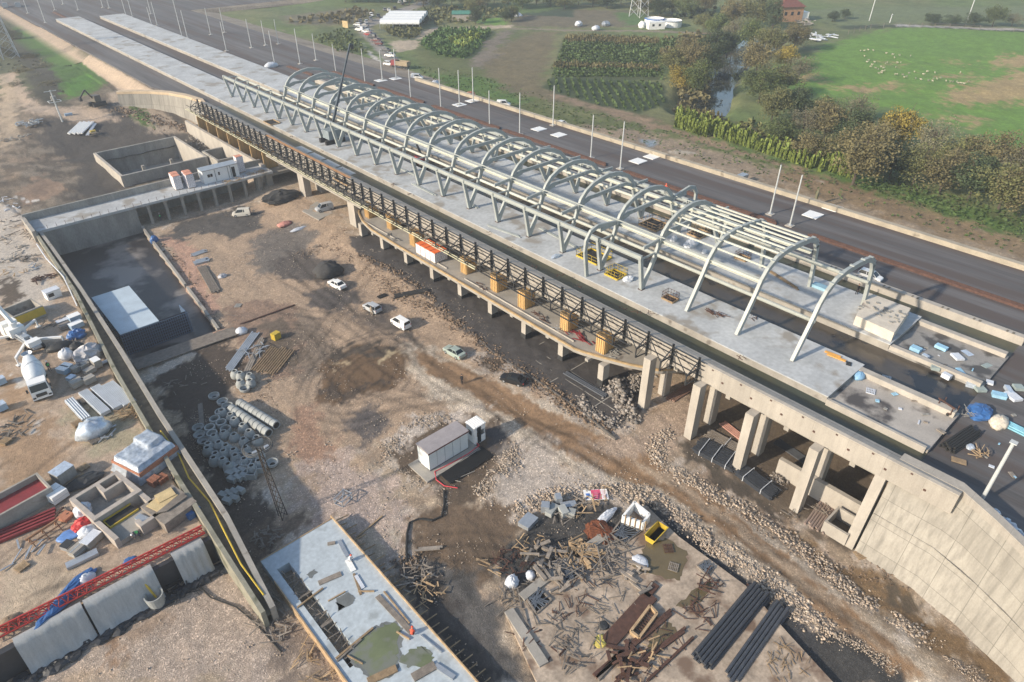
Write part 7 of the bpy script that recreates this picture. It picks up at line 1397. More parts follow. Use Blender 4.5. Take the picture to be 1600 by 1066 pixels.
# ---- crane boom behind the canopy
r = thing('crawler_crane', 'dark telescopic crane standing behind the far canopy with its boom raised', 'crane', (72, 118, 7.5)); b0 = np.array((0, 0, 2.2)); 
bt = np.array(U(547, 68, 30)); d_ = np.array(((547 - 800) / FPX, (533 - 68) / FPX)); ray = np.array([FW[i] + d_[0] * RT[i] + d_[1] * UP[i] for i in range(3)]); t_ = 118 / ray[1]; tip = ray * t_ + np.array((0, 0, HC)); ray2 = np.array([FW[i] + (520 - 800) / FPX * RT[i] + (533 - 137) / FPX * UP[i] for i in range(3)]); low = ray2 * (118 / ray2[1]) + np.array((0, 0, HC))
base = low + (low - tip) / np.linalg.norm(low - tip) * 3.0; r.location = (base[0], base[1], DZ); tp = tip - np.array((base[0], base[1], DZ)); b0 = np.array((0, 0, 2.0))
obj('boom', MB().beam(b0, b0 + (tp - b0) * .55, .38, .42), mat('crane_dark', (.05, .07, .09), .5), r); obj('boom_section', MB().beam(b0 + (tp - b0) * .5, tp, .22, .26), mat('crane_dark', (.05, .07, .09)), r); obj('hook_block', MB().box(tuple(tp + (.3, 0, -.6)), (.5, .4, .8)), M['black'], r); obj('cable', MB().beam(tp, tp + (.3, 0, -.5), .08), M['black'], r)
obj('upper_body', MB().bx(-1.2, 2.2, -1.2, 1.2, .8, 2.4), mat('crane_grey', (.2, .24, .26), .6), r)
for s in (-1, 1): obj('track', MB().bx(-2, 2, s * 1.1 - .3, s * 1.1 + .3, 0, .8), M['rubber'], r)
r = thing('work_platform', 'dark red lifting machine parked in the trough under the canopy', 'machine', (67.5, 98.5, TZ), R(80)); obj('body', MB().bx(-1.4, 1.4, -.8, .8, .4, 1.5), M['dredd'], r); obj('arm', MB().beam((-.5, 0, 1.5), (1.5, 0, 3.2), .3), M['black'], r)
for x in (-1, 1): obj('wheel', MB().tube([(x, -.85, .4), (x, .85, .4)], .4, 12), M['rubber'], r)

for k, (px, py, rx, ry, m, lb) in enumerate([(900, 930, 3.0, 1.4, 'rust', 'thin rusty rods scattered over the tan part of the raft'), (960, 950, 2.5, 1.5, 'woodg', 'short grey boards scattered beside the wide rusty plate'), (1100, 960, 1.6, 1.6, 'rust', 'thin rods scattered before the thick pipes'), (1020, 1010, 2.5, 1.5, 'rust', 'rusty bars scattered between the lower girders'), (1230, 1040, 1.6, 1.4, 'wood', 'boards scattered at the right tip of the raft'), (880, 985, 1.4, 1.6, 'woodg', 'grey boards scattered at the left raft edge'), (935, 900, 1.6, 1.0, 'pipeb', 'dark blue steel rods tangled behind the timber heap'), (860, 880, 1.6, 1.0, 'pipeb', 'dark steel rods tangled left of the timber heap')]):
    sticks('loose_scrap', lb, 'scrap', fp(px, py), (rx, ry), 38, 1.3, .07, M[m], 300 + k, hgt=.12 if k < 6 else .5)

rr = random.Random(44)
for k in range(26):      # loose sheets and offcuts that litter both platforms, the troughs' end and the asphalt corner
    px, py, z = [(rr.uniform(1430, 1520), 0, 7.82), (rr.uniform(1370, 1480), 0, 7.92), (rr.uniform(1480, 1590), 0, 7.5)][k % 3]; py = {0: 535 + (px - 1430) * .45 + rr.uniform(0, 28), 1: 610 + (px - 1370) * .42 + rr.uniform(-8, 30), 2: 640 + rr.uniform(-10, 110)}[k % 3]
    solo('offcut', MB().box((0, 0, .06), (rr.uniform(.15, .8), rr.uniform(.1, .45), rr.uniform(.04, .12)), rr.uniform(0, 3)), [M['whitep'], M['woodg'], mat('foam_blue', (.3, .52, .68)), M['concd']][k % 4], 'small %s offcut in the litter at the near end of the %s, %s one' % (['white', 'grey', 'blue', 'dusty'][k % 4], ['far trough', 'stained apron', 'asphalt corner'][k % 3], ORD[k]), 'offcut', 'offcuts in the litter at the station end', dk(px, py, z))

for k, (px, py, rx, ry, n, L, w_, m, lb) in enumerate([(905, 528, .7, 2.0, 16, 2.2, .12, 'dredd', 'red steel sections lying between two yellow boxes on the rounded deck'), (880, 500 + 18, .6, 1.2, 8, 2.0, .1, 'galv', 'pale tubes behind the red steel sections'), (955, 552, .9, .8, 18, 1.0, .12, 'concd', 'grey rubble and boards at the rounded deck end'), (845, 498, .4, 1.6, 10, 1.4, .12, 'rust', 'rusty bars along the rounded deck edge'), (750, 448, .4, 1.4, 9, 1.2, .12, 'rust', 'rusty scrap beside the orange topped blocks'), (610, 372, .5, 1.6, 12, 1.3, .14, 'concd', 'grey scrap at the far rounded deck end'), (400, 275 - 4, 1.6, .8, 16, 1.6, .12, 'wood', 'brown timber patch on the walkway by the columns'), (365, 283, 1.6, .6, 16, 1.6, .12, 'wood', 'brown laths on the walkway before the cabin')]):
    sticks('deck_scrap', lb, 'scrap', at(px, py, 3.8 if px > 450 else 3.9), (rx, ry), n, L, w_, M[m], 400 + k, ang=R(90) if px > 450 else 0, spread=.5, hgt=.3)
for k, (px, py, m, lb) in enumerate([(915, 862, 'wood', 'wide pale boards laid over the timber heap'), (870, 905, 'woodg', 'wide grey boards by the rebar pit'), (1000, 905, 'woodg', 'flat grey boards below the brown puddle'), (850, 870, 'woodg', 'flat grey boards on the black gravel'), (985, 1030, 'rust', 'flat rusty plates among the girders')]):
    sticks('board_scatter', lb, 'boards', fp(px, py), (1.3, 1.3), 14, 2.0, .32, M[m], 500 + k, hgt=.45)
# ---------------------------------------------------------------- masts along the line
POLES = [(1234, 353, 7.8), (1203, 335, 7.8), (969, 264, 8.3), (923, 247, 7.8), (864, 196, 8.0), (812, 210, 8.1), (765, 196, 7.0), (739.5, 159, 7.5), (718, 164, 7.5), (689, 169, 8.5), (642, 154, 6.5), (619, 122.5, 7), (597.5, 125, 7), (570.5, 129, 8), (525, 113, 7), (494, 94.5, 7), (469, 100, 9), (435, 69, 7), (430, 104, 9), (415, 71, 7), (393, 75, 8), (354, 80, 8), (351, 51, 7.5), (329.5, 54.5, 8), (293, 59, 8), (285, 59, 11), (246, 40, 7.5), (237.5, 41, 6), (236, 22, 5), (207, 26, 7.5), (197.5, 26, 8), (171, 13, 6), (161, 12, 6), (122.5, 16, 6), (99, 7, 6), (86, 16, 6), (71, 36, 8), (44, 21, 6)]
PG = mat('pale_mast', (.46, .48, .48), .5, noise=.08)
def mast(h, pad=True, arm=False):
    r = thing('lighting_mast', '', 'mast', (0, 0, 0), 0, 'masts along the asphalt'); obj('pole', MB().tube([(0, 0, 0), (0, 0, h)], .13, 8, r1=.10), PG, r); obj('footing', MB().box((0, 0, .05), (1.1, 1.1, .14)), M['concl'], r); obj('flange', MB().tube([(0, 0, .12), (0, 0, .2)], .3, 8), PG, r); return r
_mp = {}
for i, (px, py, h) in enumerate(POLES):
    x, y, z = at(px, py, 7.45); r = dup(_mp[h]) if h in _mp else _mp.setdefault(h, mast(h))
    r.location = (x, y, 7.45); r['label'] = 'pale steel mast without lamp beside the asphalt, %s from the right of the whole row' % ORD[i]
x, y, z = at(1530, 788, 7.5); r = thing('lighting_mast', 'thick grey mast standing alone on the asphalt at the right edge', 'mast', (x, y, 7.5)); obj('pole', MB().tube([(0, 0, 0), (0, 0, 6.8)], .16, 10, r1=.13), PG, r); obj('cap', MB().box((0, 0, 6.85), (.5, .5, .08)), PG, r)
pads = [(1270, 336), (1301, 325), (842, 202), (873, 211), (997, 252), (1019, 245), (1088, 276), (718, 164), (738, 158), (595, 126), (618, 123)]
for k, p in enumerate(pads): solo('foundation_pad', MB().box((0, 0, .04), (2.6, 2.3, .08)), M['white'], 'square white foundation pad on the asphalt, %s' % ['left of the pair by the right mast', 'right of the pair by the right mast', 'left of the pair behind the canopy crown', 'right of the same pair nearer the white car', 'left of the pair near two masts', 'right of the pair touching the cream wall', 'beyond the cream wall with grey box', 'under a mast near the road end', 'under the mast next to the road end one', 'by the lorry, left', 'by the lorry, right'][k], 'pad', 'white pads', at(*p, 7.45) if k != 6 else at(*p, 7.0))
# rusty sheet piles laid along the asphalt
def pile(y0, y1, x, label):
    r = thing('sheet_pile_stack', label, 'sheet pile stack', (0, 0, 0))
    for k in range(3): obj('pile', MB().extr([(x - .5 + k * .34, 7.46), (x - .4 + k * .34, 7.78), (x - .26 + k * .34, 7.78), (x - .17 + k * .34, 7.46)], 'y', y0 + k * .3, y1 - k * .2), M['rust'], r)
for k, (a, b, lb) in enumerate([(-8, 37.5, 'nearest the camera'), (42.5, 72, 'behind the purlin roof'), (76, 104, 'behind the canopy crown'), (104.8, 128, 'in the middle distance'), (131, 150, 'near the crane'), (152, 172, 'beyond the crane')]): pile(a, b, 91.9, 'long rusty sheet pile stack on the asphalt, the one %s' % lb)
pile(172, 186, 86.0, 'short rusty sheet pile stack beside the far platform'); pile(300, 330, 62, 'rusty steel stack at the far platform ends')
# ---------------------------------------------------------------- trees
def leaf_mesh(name, seed, n=1500, leaf=.42, clumps=26, shape=(1, 1, 1), m=None, loose=.24):
    rs = np.random.RandomState(seed); cc = rs.normal(size=(clumps, 3)); cc /= np.linalg.norm(cc, axis=1)[:, None]; cc *= (rs.uniform(.25, .85, (clumps, 1))); cc[:, 2] = cc[:, 2] * .85
    sz = rs.uniform(.16, .36, clumps); idx = rs.randint(0, clumps, n); d = rs.normal(size=(n, 3)); d /= np.linalg.norm(d, axis=1)[:, None]; p = cc[idx] + d * (sz[idx] * rs.uniform(.55, 1.1, n))[:, None] + rs.normal(size=(n, 3)) * loose * .12
    p *= np.array(shape); a = rs.normal(size=(n, 3)); a /= np.linalg.norm(a, axis=1)[:, None]; b = np.cross(a, rs.normal(size=(n, 3))); b /= np.linalg.norm(b, axis=1)[:, None]; s = leaf * .12 * rs.uniform(.6, 1.3, (n, 1))
    v = np.stack([p - a * s, p + b * s * .7, p + a * s, p - b * s * .7], 1).reshape(-1, 3); me = bpy.data.meshes.new(name); me.vertices.add(n * 4); me.vertices.foreach_set('co', v.astype(np.float32).ravel()); me.loops.add(n * 4); me.loops.foreach_set('vertex_index', np.arange(n * 4, dtype=np.int32)); me.polygons.add(n); me.polygons.foreach_set('loop_start', np.arange(0, n * 4, 4, dtype=np.int32)); me.polygons.foreach_set('loop_total', np.full(n, 4, np.int32)); me.update(calc_edges=True); me.materials.append(m); return me
LM = {k: mat('leaves_' + k, c, .8, noise=.45, scale=3.5, fine=.2, finescale=12, rnd=.18) for k, c in dict(dark_green=(.052, .075, .03), green=(.095, .125, .038), olive=(.14, .145, .052), brown=(.155, .135, .06), grey=(.175, .165, .10), yellow=(.28, .22, .04)).items()}
LMESH = {(k, s): leaf_mesh('crown_' + k, 11 * s + len(k), m=LM[k], n=5200 if k not in ('grey',) else 4200, leaf=.30 if k != 'grey' else .22, clumps=40) for k in LM for s in (0, 1, 2)}
BARK = mat('bark', (.09, .07, .055), .9, noise=.3)
def trunk_mesh(seed):
    rr = random.Random(seed); mb = MB().tube([(0, 0, 0), (.02, .01, .35), (.0, .03, .7)], .045, 7, r1=.02)
    for k in range(7):
        a = rr.uniform(0, 6.3); z = rr.uniform(.25, .6); mb.tube([(0, 0, z), (.18 * math.cos(a), .18 * math.sin(a), z + .16), (.34 * math.cos(a), .34 * math.sin(a), z + .34)], .018, 5, r1=.006)
    me = bpy.data.meshes.new('trunk'); me.from_pydata(mb.v, [], mb.f); me.materials.append(BARK); return me
TM = [trunk_mesh(k) for k in range(3)]
KN = dict(dark_green='dark green leafy tree', green='green leafy tree', olive='olive green tree', brown='brownish autumn tree', grey='greyish half-bare tree', yellow='golden yellow tree')
_tn = [0]
def tree(px, py, kind, h, w_, label, z=6.0, group='trees along the river', squat=1, cat='tree'):
    x, y = U(px, py, z); i = _tn[0]; _tn[0] += 1; zz = z - .3
    r = thing('tree' if cat == 'tree' else 'bush', label, cat, (x, y, zz), 0, group); t = bpy.data.objects.new('trunk', TM[i % 3]); C.objects.link(t); t.parent = r; t.scale = (h * .55, h * .55, h * 1.05)
    c = bpy.data.objects.new('crown', LMESH[(kind, i % 3)]); C.objects.link(c); c.parent = r; c.location = (0, 0, h * .56); c.scale = (w_ * .5, w_ * .5, h * .50); c.rotation_euler = (0, 0, i * 1.7); return r
T = [(1258, 262, 'brown', 6, 7, 'at the end of the nursery rows'), (1295, 262, 'olive', 6, 7, 'behind the nursery rows'), (1332, 300, 'brown', 11, 11, 'broad and nearest to the railway'), (1388, 292, 'dark_green', 7, 9, 'right of the broad brown tree'), (1425, 300, 'olive', 8, 9, 'in the front row behind the dirt track'), (1468, 310, 'brown', 8, 10, 'in the front row with a dark one behind'), (1512, 325, 'dark_green', 8, 10, 'in the front row, second from the right edge'), (1558, 342, 'olive', 9, 10, 'in the front row close to the right edge'), (1600, 355, 'brown', 9, 10, 'cut by the right frame edge in front'), (1215, 225, 'green', 6, 8, 'left of the mixed trees above the nursery rows'), (1250, 222, 'grey', 8, 8, 'tall and twiggy above the nursery rows'), (1285, 222, 'brown', 9, 9, 'behind the tree at the end of the nursery rows'), (1325, 232, 'dark_green', 9, 9, 'dark against the meadow corner'), (1360, 245, 'brown', 8, 9, 'left below the golden tree'), (1398, 238, 'yellow', 10, 9, 'brightest of all beside the meadow'), (1448, 268, 'grey', 9, 10, 'right of the golden tree'), (1495, 285, 'olive', 8, 10, 'at the meadow edge right of the twiggy one'), (1540, 292, 'brown', 9, 10, 'at the meadow edge near the right side'), (1585, 308, 'grey', 9, 10, 'at the meadow edge by the right frame'), (1240, 190, 'dark_green', 8, 9, 'between river and meadow, lower'), (1205, 190, 'olive', 8, 8, 'on the right river bank, lowest'), (1285, 190, 'green', 6, 8, 'small round at the meadow corner'), (1335, 190, 'grey', 7, 8, 'bare behind the golden tree, left'), (1185, 160, 'green', 9, 9, 'on the right river bank, middle'), (1215, 150, 'olive', 8, 9, 'on the right river bank with yellow leaves'), (1245, 130, 'grey', 8, 9, 'right of the river by the meadow, middle'), (1180, 120, 'brown', 10, 10, 'on the right bank, upper'), (1225, 110, 'yellow', 8, 8, 'by the meadow corner near the rubbish'), (1200, 90, 'olive', 10, 10, 'large on the right bank, upper'), (1240, 80, 'brown', 9, 9, 'below the orange house'), (1170, 80, 'green', 10, 10, 'where the river disappears, right'), (1205, 55, 'dark_green', 12, 8, 'tall and dark left of the orange house'), (1180, 45, 'olive', 12, 12, 'very large above the river end'), (1145, 70, 'grey', 9, 9, 'where the river disappears, left'), (1062, 142, 'yellow', 7, 7, 'on the left bank by the crop field corner'), (1085, 148, 'green', 9, 8, 'on the left bank over the dark water'), (1050, 118, 'olive', 8, 8, 'beside the crop field right edge'), (1082, 118, 'brown', 10, 9, 'on the left bank, middle'), (1105, 120, 'dark_green', 9, 9, 'dark over the water on the left bank'), (1110, 95, 'dark_green', 9, 10, 'dark on the left bank, upper'), (1135, 90, 'dark_green', 8, 8, 'dark at the river bend'), (1075, 92, 'brown', 7, 8, 'brown by the small maize strip'), (1120, 62, 'green', 9, 10, 'beside the white tanks, left of the bank'), (1098, 50, 'olive', 7, 8, 'right of the white tanks'), (1142, 42, 'brown', 10, 10, 'behind the bank trees at the top'), (1160, 20, 'grey', 9, 9, 'near the far track at the top'), (1320, 30, 'dark_green', 4, 5, 'small dark by the far hedge'), (1100, 20, 'brown', 8, 9, 'near the pylon at the top'), (1070, 10, 'grey', 8, 8, 'left of the brown one at the top')]
seen = {}
for px, py, k, h, w_, lb in T: tree(px, py - (11 if py > 255 else 0), k, h * .98, w_ * 1.1, KN[k] + ' ' + lb)
rr = random.Random(21)
B = [(1455, 38, 'dark_green', 4, 9), (1485, 40, 'dark_green', 4, 9), (1520, 42, 'dark_green', 5, 9), (1550, 42, 'green', 8, 9), (1580, 42, 'grey', 5, 8), (1300, 34, 'dark_green', 4, 6)]
for i, (px, py, k, h, w_) in enumerate(B): tree(px, py, k, h, w_, 'dark bush in the hedge at the far meadow edge, %s from its left' % ORD[[5 if 0 else sorted([b[0] for b in B]).index(px)][0]], group='hedge bushes', cat='bush')
far = [(640 + i * 22, 8 + (i % 3) * 3) for i in range(17)] + [(540 + i * 18, 4) for i in range(5)] + [(1010 + i * 20, 22 + (i % 2) * 4) for i in range(4)]; far.sort()
for i, (px, py) in enumerate(far): tree(px, py, ['olive', 'green', 'brown', 'dark_green'][i % 4], 7, 11, 'hazy tree in the far row at the top edge, %s from the left' % ORD[i], group='far tree row')
for i, (px, py, k) in enumerate([(743, 38, 'dark_green'), (735, 20, 'olive'), (790, 36, 'dark_green'), (799, 34, 'olive'), (803, 30, 'green')]): tree(px, py, k, 6, 6, 'dark garden tree near the green sheds, %s from the left' % ORD[[1, 0, 2, 3, 4][i]], group='garden trees')
LT = [(12, 95, 'grey'), (25, 70, 'grey'), (8, 60, 'grey'), (40, 120, 'brown'), (62, 128, 'grey'), (80, 140, 'brown'), (30, 140, 'grey'), (50, 95, 'brown'), (70, 110, 'grey')]
for i, (px, py, k) in enumerate(LT): tree(px, py, k, 6 if i < 3 else 2.6, 7, 'bare greyish shrub on the left bank, %s from the left' % ORD[sorted([a[0] for a in LT]).index(px)], z=4.2, group='bare shrubs on the left bank', cat='shrub')
# ---------------------------------------------------------------- crops, nursery rows and ground cover
def plants(name, poly, z, row_, dx, dy, h, m, ang=0, jit=.2, quads=5, wid=.35, cone=True, seed=0, keep=1.0):
    rs = np.random.RandomState(seed); q = np.array([U(*p, z) for p in poly]); c = q.mean(0); ca, sa = math.cos(ang), math.sin(ang); r_ = (q - c) @ np.array([[ca, -sa], [sa, ca]]); x0, y0 = r_.min(0); x1, y1 = r_.max(0)
    X, Y = np.meshgrid(np.arange(x0, x1, dx), np.arange(y0, y1, dy)); p = np.stack([X.ravel(), Y.ravel()], 1) + rs.uniform(-jit, jit, (X.size, 2)) * min(dx, dy); p = p @ np.array([[ca, sa], [-sa, ca]]) + c; p = p[inpoly(p[:, 0], p[:, 1], [tuple(t) for t in q])]; p = p[rs.rand(len(p)) < keep]
    n = len(p) * quads; base = np.repeat(p, quads, 0); hh = np.repeat(h * rs.uniform(.7, 1.15, len(p)), quads); t = rs.uniform(0.05, 1, n); rad = wid * ((1 - t * .8) if cone else np.ones(n)); a = rs.uniform(0, 6.28, n)
    ctr = np.stack([base[:, 0] + rad * .5 * np.cos(a), base[:, 1] + rad * .5 * np.sin(a), z + hh * t], 1); u = np.stack([np.cos(a + 1.57), np.sin(a + 1.57), rs.uniform(-.3, .3, n)], 1) * (wid * .8) * rs.uniform(.6, 1.2, (n, 1)); v = np.stack([np.cos(a) * .4, np.sin(a) * .4, np.ones(n)], 1) * (hh * .22)[:, None]
    V = np.stack([ctr - u - v, ctr + u - v, ctr + u * .6 + v, ctr - u * .6 + v], 1).reshape(-1, 3); me = bpy.data.meshes.new(name); me.vertices.add(n * 4); me.vertices.foreach_set('co', V.astype(np.float32).ravel()); me.loops.add(n * 4); me.loops.foreach_set('vertex_index', np.arange(n * 4, dtype=np.int32)); me.polygons.add(n); me.polygons.foreach_set('loop_start', np.arange(0, n * 4, 4, dtype=np.int32)); me.polygons.foreach_set('loop_total', np.full(n, 4, np.int32)); me.update(calc_edges=True); me.materials.append(m)
    o = bpy.data.objects.new(name, me); C.objects.link(o); o['kind'] = 'stuff'; return o
CG = mat('maize', (.075, .12, .035), .8, noise=.4, scale=.3); CY = mat('yellow_green_plants', (.18, .23, .045), .8, noise=.3, scale=1); CB = mat('dry_plants', (.14, .125, .055), .85, noise=.4, scale=.4); GR = mat('grass_tufts', (.06, .10, .025), .85, noise=.4, scale=.5)
plants('maize_field', [(862, 122), (880, 66), (1028, 72), (1038, 100), (1034, 124), (950, 122)], 6, 0, .5, 3.3, .85, CG, ang=R(-41), seed=1, wid=.55)
plants('maize_field', [(848, 140), (860, 124), (1030, 130), (1042, 160), (1000, 176), (935, 165), (885, 150)], 6, 0, 2.0, .9, .8, CG, ang=R(-41), seed=2, wid=.45)
plants('dry_maize', [(880, 66), (885, 58), (1030, 62), (1030, 72)], 6, 0, .9, .7, 1.2, CB, ang=R(47), seed=3); plants('dry_maize', [(862, 108), (868, 100), (1030, 106), (1030, 112)], 6, 0, .9, .7, 1.2, CB, ang=R(47), seed=3)
plants('dry_maize', [(1030, 82), (1060, 82), (1060, 90), (1030, 88)], 6, 0, .8, .8, 1.6, CB, seed=5); plants('maize_field', [(1030, 66), (1095, 68), (1095, 80), (1030, 76)], 6, 0, .8, .7, 1.5, CG, seed=6)
plants('nursery_rows', [(1053, 202), (1056, 180), (1100, 196), (1200, 232), (1330, 265), (1335, 285), (1290, 272), (1150, 226)], 6, 0, 1.7, .95, 2.5, CY, ang=R(-8), quads=22, wid=.42, jit=.08, seed=7)
plants('dry_nursery', [(1056, 178), (1060, 168), (1110, 180), (1140, 196), (1100, 192)], 6, 0, 1.2, 1, 1.6, CB, seed=8, quads=10)
plants('garden_crops', [(655, 70), (690, 46), (768, 48), (755, 68), (730, 92), (690, 90)], 6, 0, 1.9, 1.1, 1.3, mat('garden_green', (.08, .15, .04), .8, noise=.4, scale=.4), seed=9, quads=9, wid=.6); plants('garden_crops', [(705, 62), (745, 54), (755, 60), (728, 78), (700, 74)], 6, 0, 2.0, 1.2, 1.6, CY, seed=10, quads=9, wid=.6)
plants('weed_strip', [(600, 46), (662, 46), (650, 62), (618, 60)], 6, 0, 1.8, 1.6, 1.2, LM['olive'], seed=11, quads=6, wid=.7, jit=.5); plants('weed_strip', [(600, 30), (700, 12), (800, 18), (760, 35), (650, 40)], 6, 0, 3, 2.4, 1.4, LM['olive'], seed=12, quads=6, wid=1.0, jit=.5); plants('weed_strip', [(445, 36), (560, 14), (595, 22), (555, 40)], 6, 0, 3.2, 2.5, 1.5, LM['brown'], seed=13, quads=6, wid=1, jit=.5)
plants('weed_strip', [(490, 60), (540, 46), (575, 84), (530, 82)], 6.6, 0, 2, 1.7, 1.1, LM['green'], seed=14, quads=6, wid=.6, jit=.5); plants('weed_strip', [(1060, 20), (1240, 14), (1240, 26), (1050, 32)], 6, 0, 3, 3, 2.0, LM['dark_green'], seed=15, quads=6, wid=1.2, jit=.5)
plants('grass', [(640, 100), (700, 140), (860, 190), (1040, 235), (1300, 310), (1600, 400), (1600, 370), (1300, 270), (1050, 205), (880, 162), (760, 122)], 6.1, 0, .9, .9, .35, GR, seed=16, quads=3, wid=.35, jit=.6, keep=.3)
plants('grass', [(1330, 290), (1600, 370), (1600, 340), (1400, 280)], 6.1, 0, .9, .9, .5, GR, seed=17, quads=3, wid=.4, jit=.6); plants('weed_strip', [(40, 60), (80, 80), (150, 120), (160, 140), (110, 158), (60, 110)], 4.3, 0, 1.4, 1.4, .5, LM['green'], seed=18, quads=4, wid=.5, jit=.6); plants('weed_strip', [(0, 50), (40, 60), (110, 155), (60, 150), (0, 120)], 4.3, 0, 1.5, 1.5, .9, LM['grey'], seed=19, quads=5, wid=.6, jit=.6)
plants('weed_strip', [(1140, 200), (1180, 190), (1260, 230), (1340, 262), (1320, 270), (1200, 225)], 6.1, 0, 1.6, 1.6, 1.0, LM['olive'], seed=20, quads=6, wid=.7, jit=.6); plants('weed_strip', [(1040, 60), (1100, 52), (1110, 160), (1060, 165), (1045, 110)], 6.1, 0, 2, 2, 1.3, LM['brown'], seed=22, quads=6, wid=.9, jit=.6)
# ---------------------------------------------------------------- farm buildings, tanks, pylon
def gh(px, py, w_, L, n, label, z=6.0):
    x, y = U(px, py, z); r = thing('greenhouse', label, 'greenhouse', (x, y, z), R(-44)); m = mat('greenhouse_film', (.70, .72, .72), .5, noise=.08)
    for k in range(n): obj('film_roof', MB().extr([(k * w_ + w_ * (.5 - .5 * math.cos(math.pi * t / 8)), 2.2 + .9 * math.sin(math.pi * t / 8)) for t in range(9)] + [(k * w_ + w_, 0 if k in (0, n - 1) else 1.8), (k * w_, 0 if k in (0, n - 1) else 1.8)], 'x', 0, L) if 0 else MB().extr([(k * w_ + w_ * (.5 - .5 * math.cos(math.pi * t / 8)), 2.2 + .9 * math.sin(math.pi * t / 8)) for t in range(9)] + [(k * w_ + w_, 1.7), (k * w_, 1.7)], 'x', 0, L), m, r)
    mb = MB()
    for a in np.arange(0, L + .1, L / 6):
        for k in range(n + 1): mb.beam((a, k * w_, 0), (a, k * w_, 2.2), .12)
    obj('post', mb, M['galv'], r); return r
gh(594, 46, 5.5, 14, 4, 'white film greenhouse with four arched bays by the far road')
x, y = U(724, 32, 6); r = thing('shed', 'green roofed shed beside a dark tree', 'shed', (x, y, 6), R(-40)); obj('wall', MB().bx(-4, 4, -2, 2, 0, 2.4), M['conc'], r); obj('roof', MB().extr([(-2.3, 2.4), (0, 3.4), (2.3, 2.4)], 'x', -4.2, 4.2), mat('green_roof', (.06, .20, .15), .6), r)
for k, (px, py, rad, lb) in enumerate([(1022, 38, 3.6, 'round white water tank with blue rim, left one'), (1048, 41, 3.8, 'round white water tank, right one')]):
    x, y = U(px, py, 6); r = thing('water_tank', lb, 'tank', (x, y, 6)); obj('shell', MB().lathe([(rad, 0), (rad, 2.0), (rad - .1, 2.05), (rad - .15, 1.6), (0.01, 1.6)], (0, 0, 0), 24), M['white'], r); obj('rim', MB().lathe([(rad + .02, 1.75), (rad + .06, 2.05), (rad - .1, 2.1)], (0, 0, 0), 24), mat('tank_blue', (.06, .16, .45)) if k == 0 else M['galv'], r)
x, y = U(1024, 46, 6); r = thing('site_cabin', 'white cabin with dark windows in front of the round tanks', 'cabin', (x, y, 6), R(-30)); obj('body', MB().bx(-3, 3, -1.2, 1.2, 0, 2.5), M['white'], r); obj('window', MB().bx(-1.8, -1.0, -1.24, -1.2, 1.2, 1.9), M['glass'], r); obj('window', MB().bx(.6, 1.4, -1.24, -1.2, 1.2, 1.9), M['glass'], r)
x, y = U(1003, 44, 6); heap('white_tent', 'small white tent left of the white cabin', 'tent', (x, y, 6), (1.8, 1.5, 1.8), M['white'], 80, n=1)
for k, (px, py) in enumerate([(904, 40), (931, 47), (946, 40), (808, 26)]): heap('white_heap', 'white covered heap in the brown field, %s from the left' % ORD[[1, 2, 3, 0][k]], 'heap', (*U(px, py, 6), 6), (2.0, 1.4, 1.2), M['whitep'] if k != 2 else M['galv'], 81 + k, n=2, group='white heaps in the field')
x, y = U(998, 26, 6); r = thing('pylon', 'lattice electricity pylon cut by the top edge beside the tanks', 'pylon', (x, y, 6)); mb = MB()
def pyl(mb, h, b):
    for sx in (-1, 1):
        for sy in (-1, 1): mb.beam((sx * b, sy * b, 0), (sx * b * .2, sy * b * .2, h), .22)
    for k in range(9):
        z0, z1 = h * k / 9, h * (k + 1) / 9; q0, q1 = b * (1 - .8 * k / 9), b * (1 - .8 * (k + 1) / 9)
        for s in (-1, 1): mb.beam((-q0, s * q0, z0), (q1, s * q1, z1), .1); mb.beam((q0, s * q0, z0), (-q1, s * q1, z1), .1); mb.beam((s * q0, -q0, z0), (s * q1, q1, z1), .1)
pyl(mb, 26, 2.6); obj('lattice', mb, PG, r); obj('crossarm', MB().beam((-7, 0, 22), (7, 0, 22), .4), PG, r)
x, y = U(18, 95, 4.5); r = thing('pylon', 'thin lattice electricity pylon at the upper left edge', 'pylon', (x, y, 4.2)); mb = MB(); pyl(mb, 22, 2.2); obj('lattice', mb, M['galv'], r); obj('crossarm', MB().beam((-5, 0, 18), (5, 0, 18), .3), M['galv'], r)
x, y = U(1228, 32, 6); r = thing('farmhouse', 'orange farmhouse with dark red hipped roof at the top right', 'house', (x, y, 6), R(-30)); obj('wall', MB().bx(-4.5, 4.5, -3.2, 3.2, 0, 5), mat('orange_wall', (.42, .24, .13), .8), r); mb = MB(); mb.add([(-5, -3.8, 5), (5, -3.8, 5), (5, 3.8, 5), (-5, 3.8, 5), (-2, 0, 7.4), (2, 0, 7.4)], [(0, 1, 5, 4), (1, 2, 5), (2, 3, 4, 5), (3, 0, 4), (3, 2, 1, 0)]); o = obj('roof', mb, mat('tile_roof', (.16, .06, .045), .85), r); obj('chimney', MB().box((1, .5, 7.6), (.7, .7, 1.4)), M['white'], o)
for xx in (-2.6, 0, 2.6): obj('window', MB().box((xx, -3.22, 2.8), (1, .06, 1.2)), M['glass'], r)
obj('annex', MB().bx(4.5, 7.5, -2.5, 2, 0, 3), M['white'], r)
sticks('farm_scrap', 'white and grey rubbish beside the meadow corner', 'rubbish', (*U(1275, 60, 6), 6), (7, 4), 40, 4, .5, M['whitep'], 91, hgt=.8); sticks('farm_scrap', 'pale planks and sheets near the farmhouse', 'rubbish', (*U(1262, 36, 6), 6), (6, 3), 20, 4, .5, M['conc'], 92, hgt=.8)
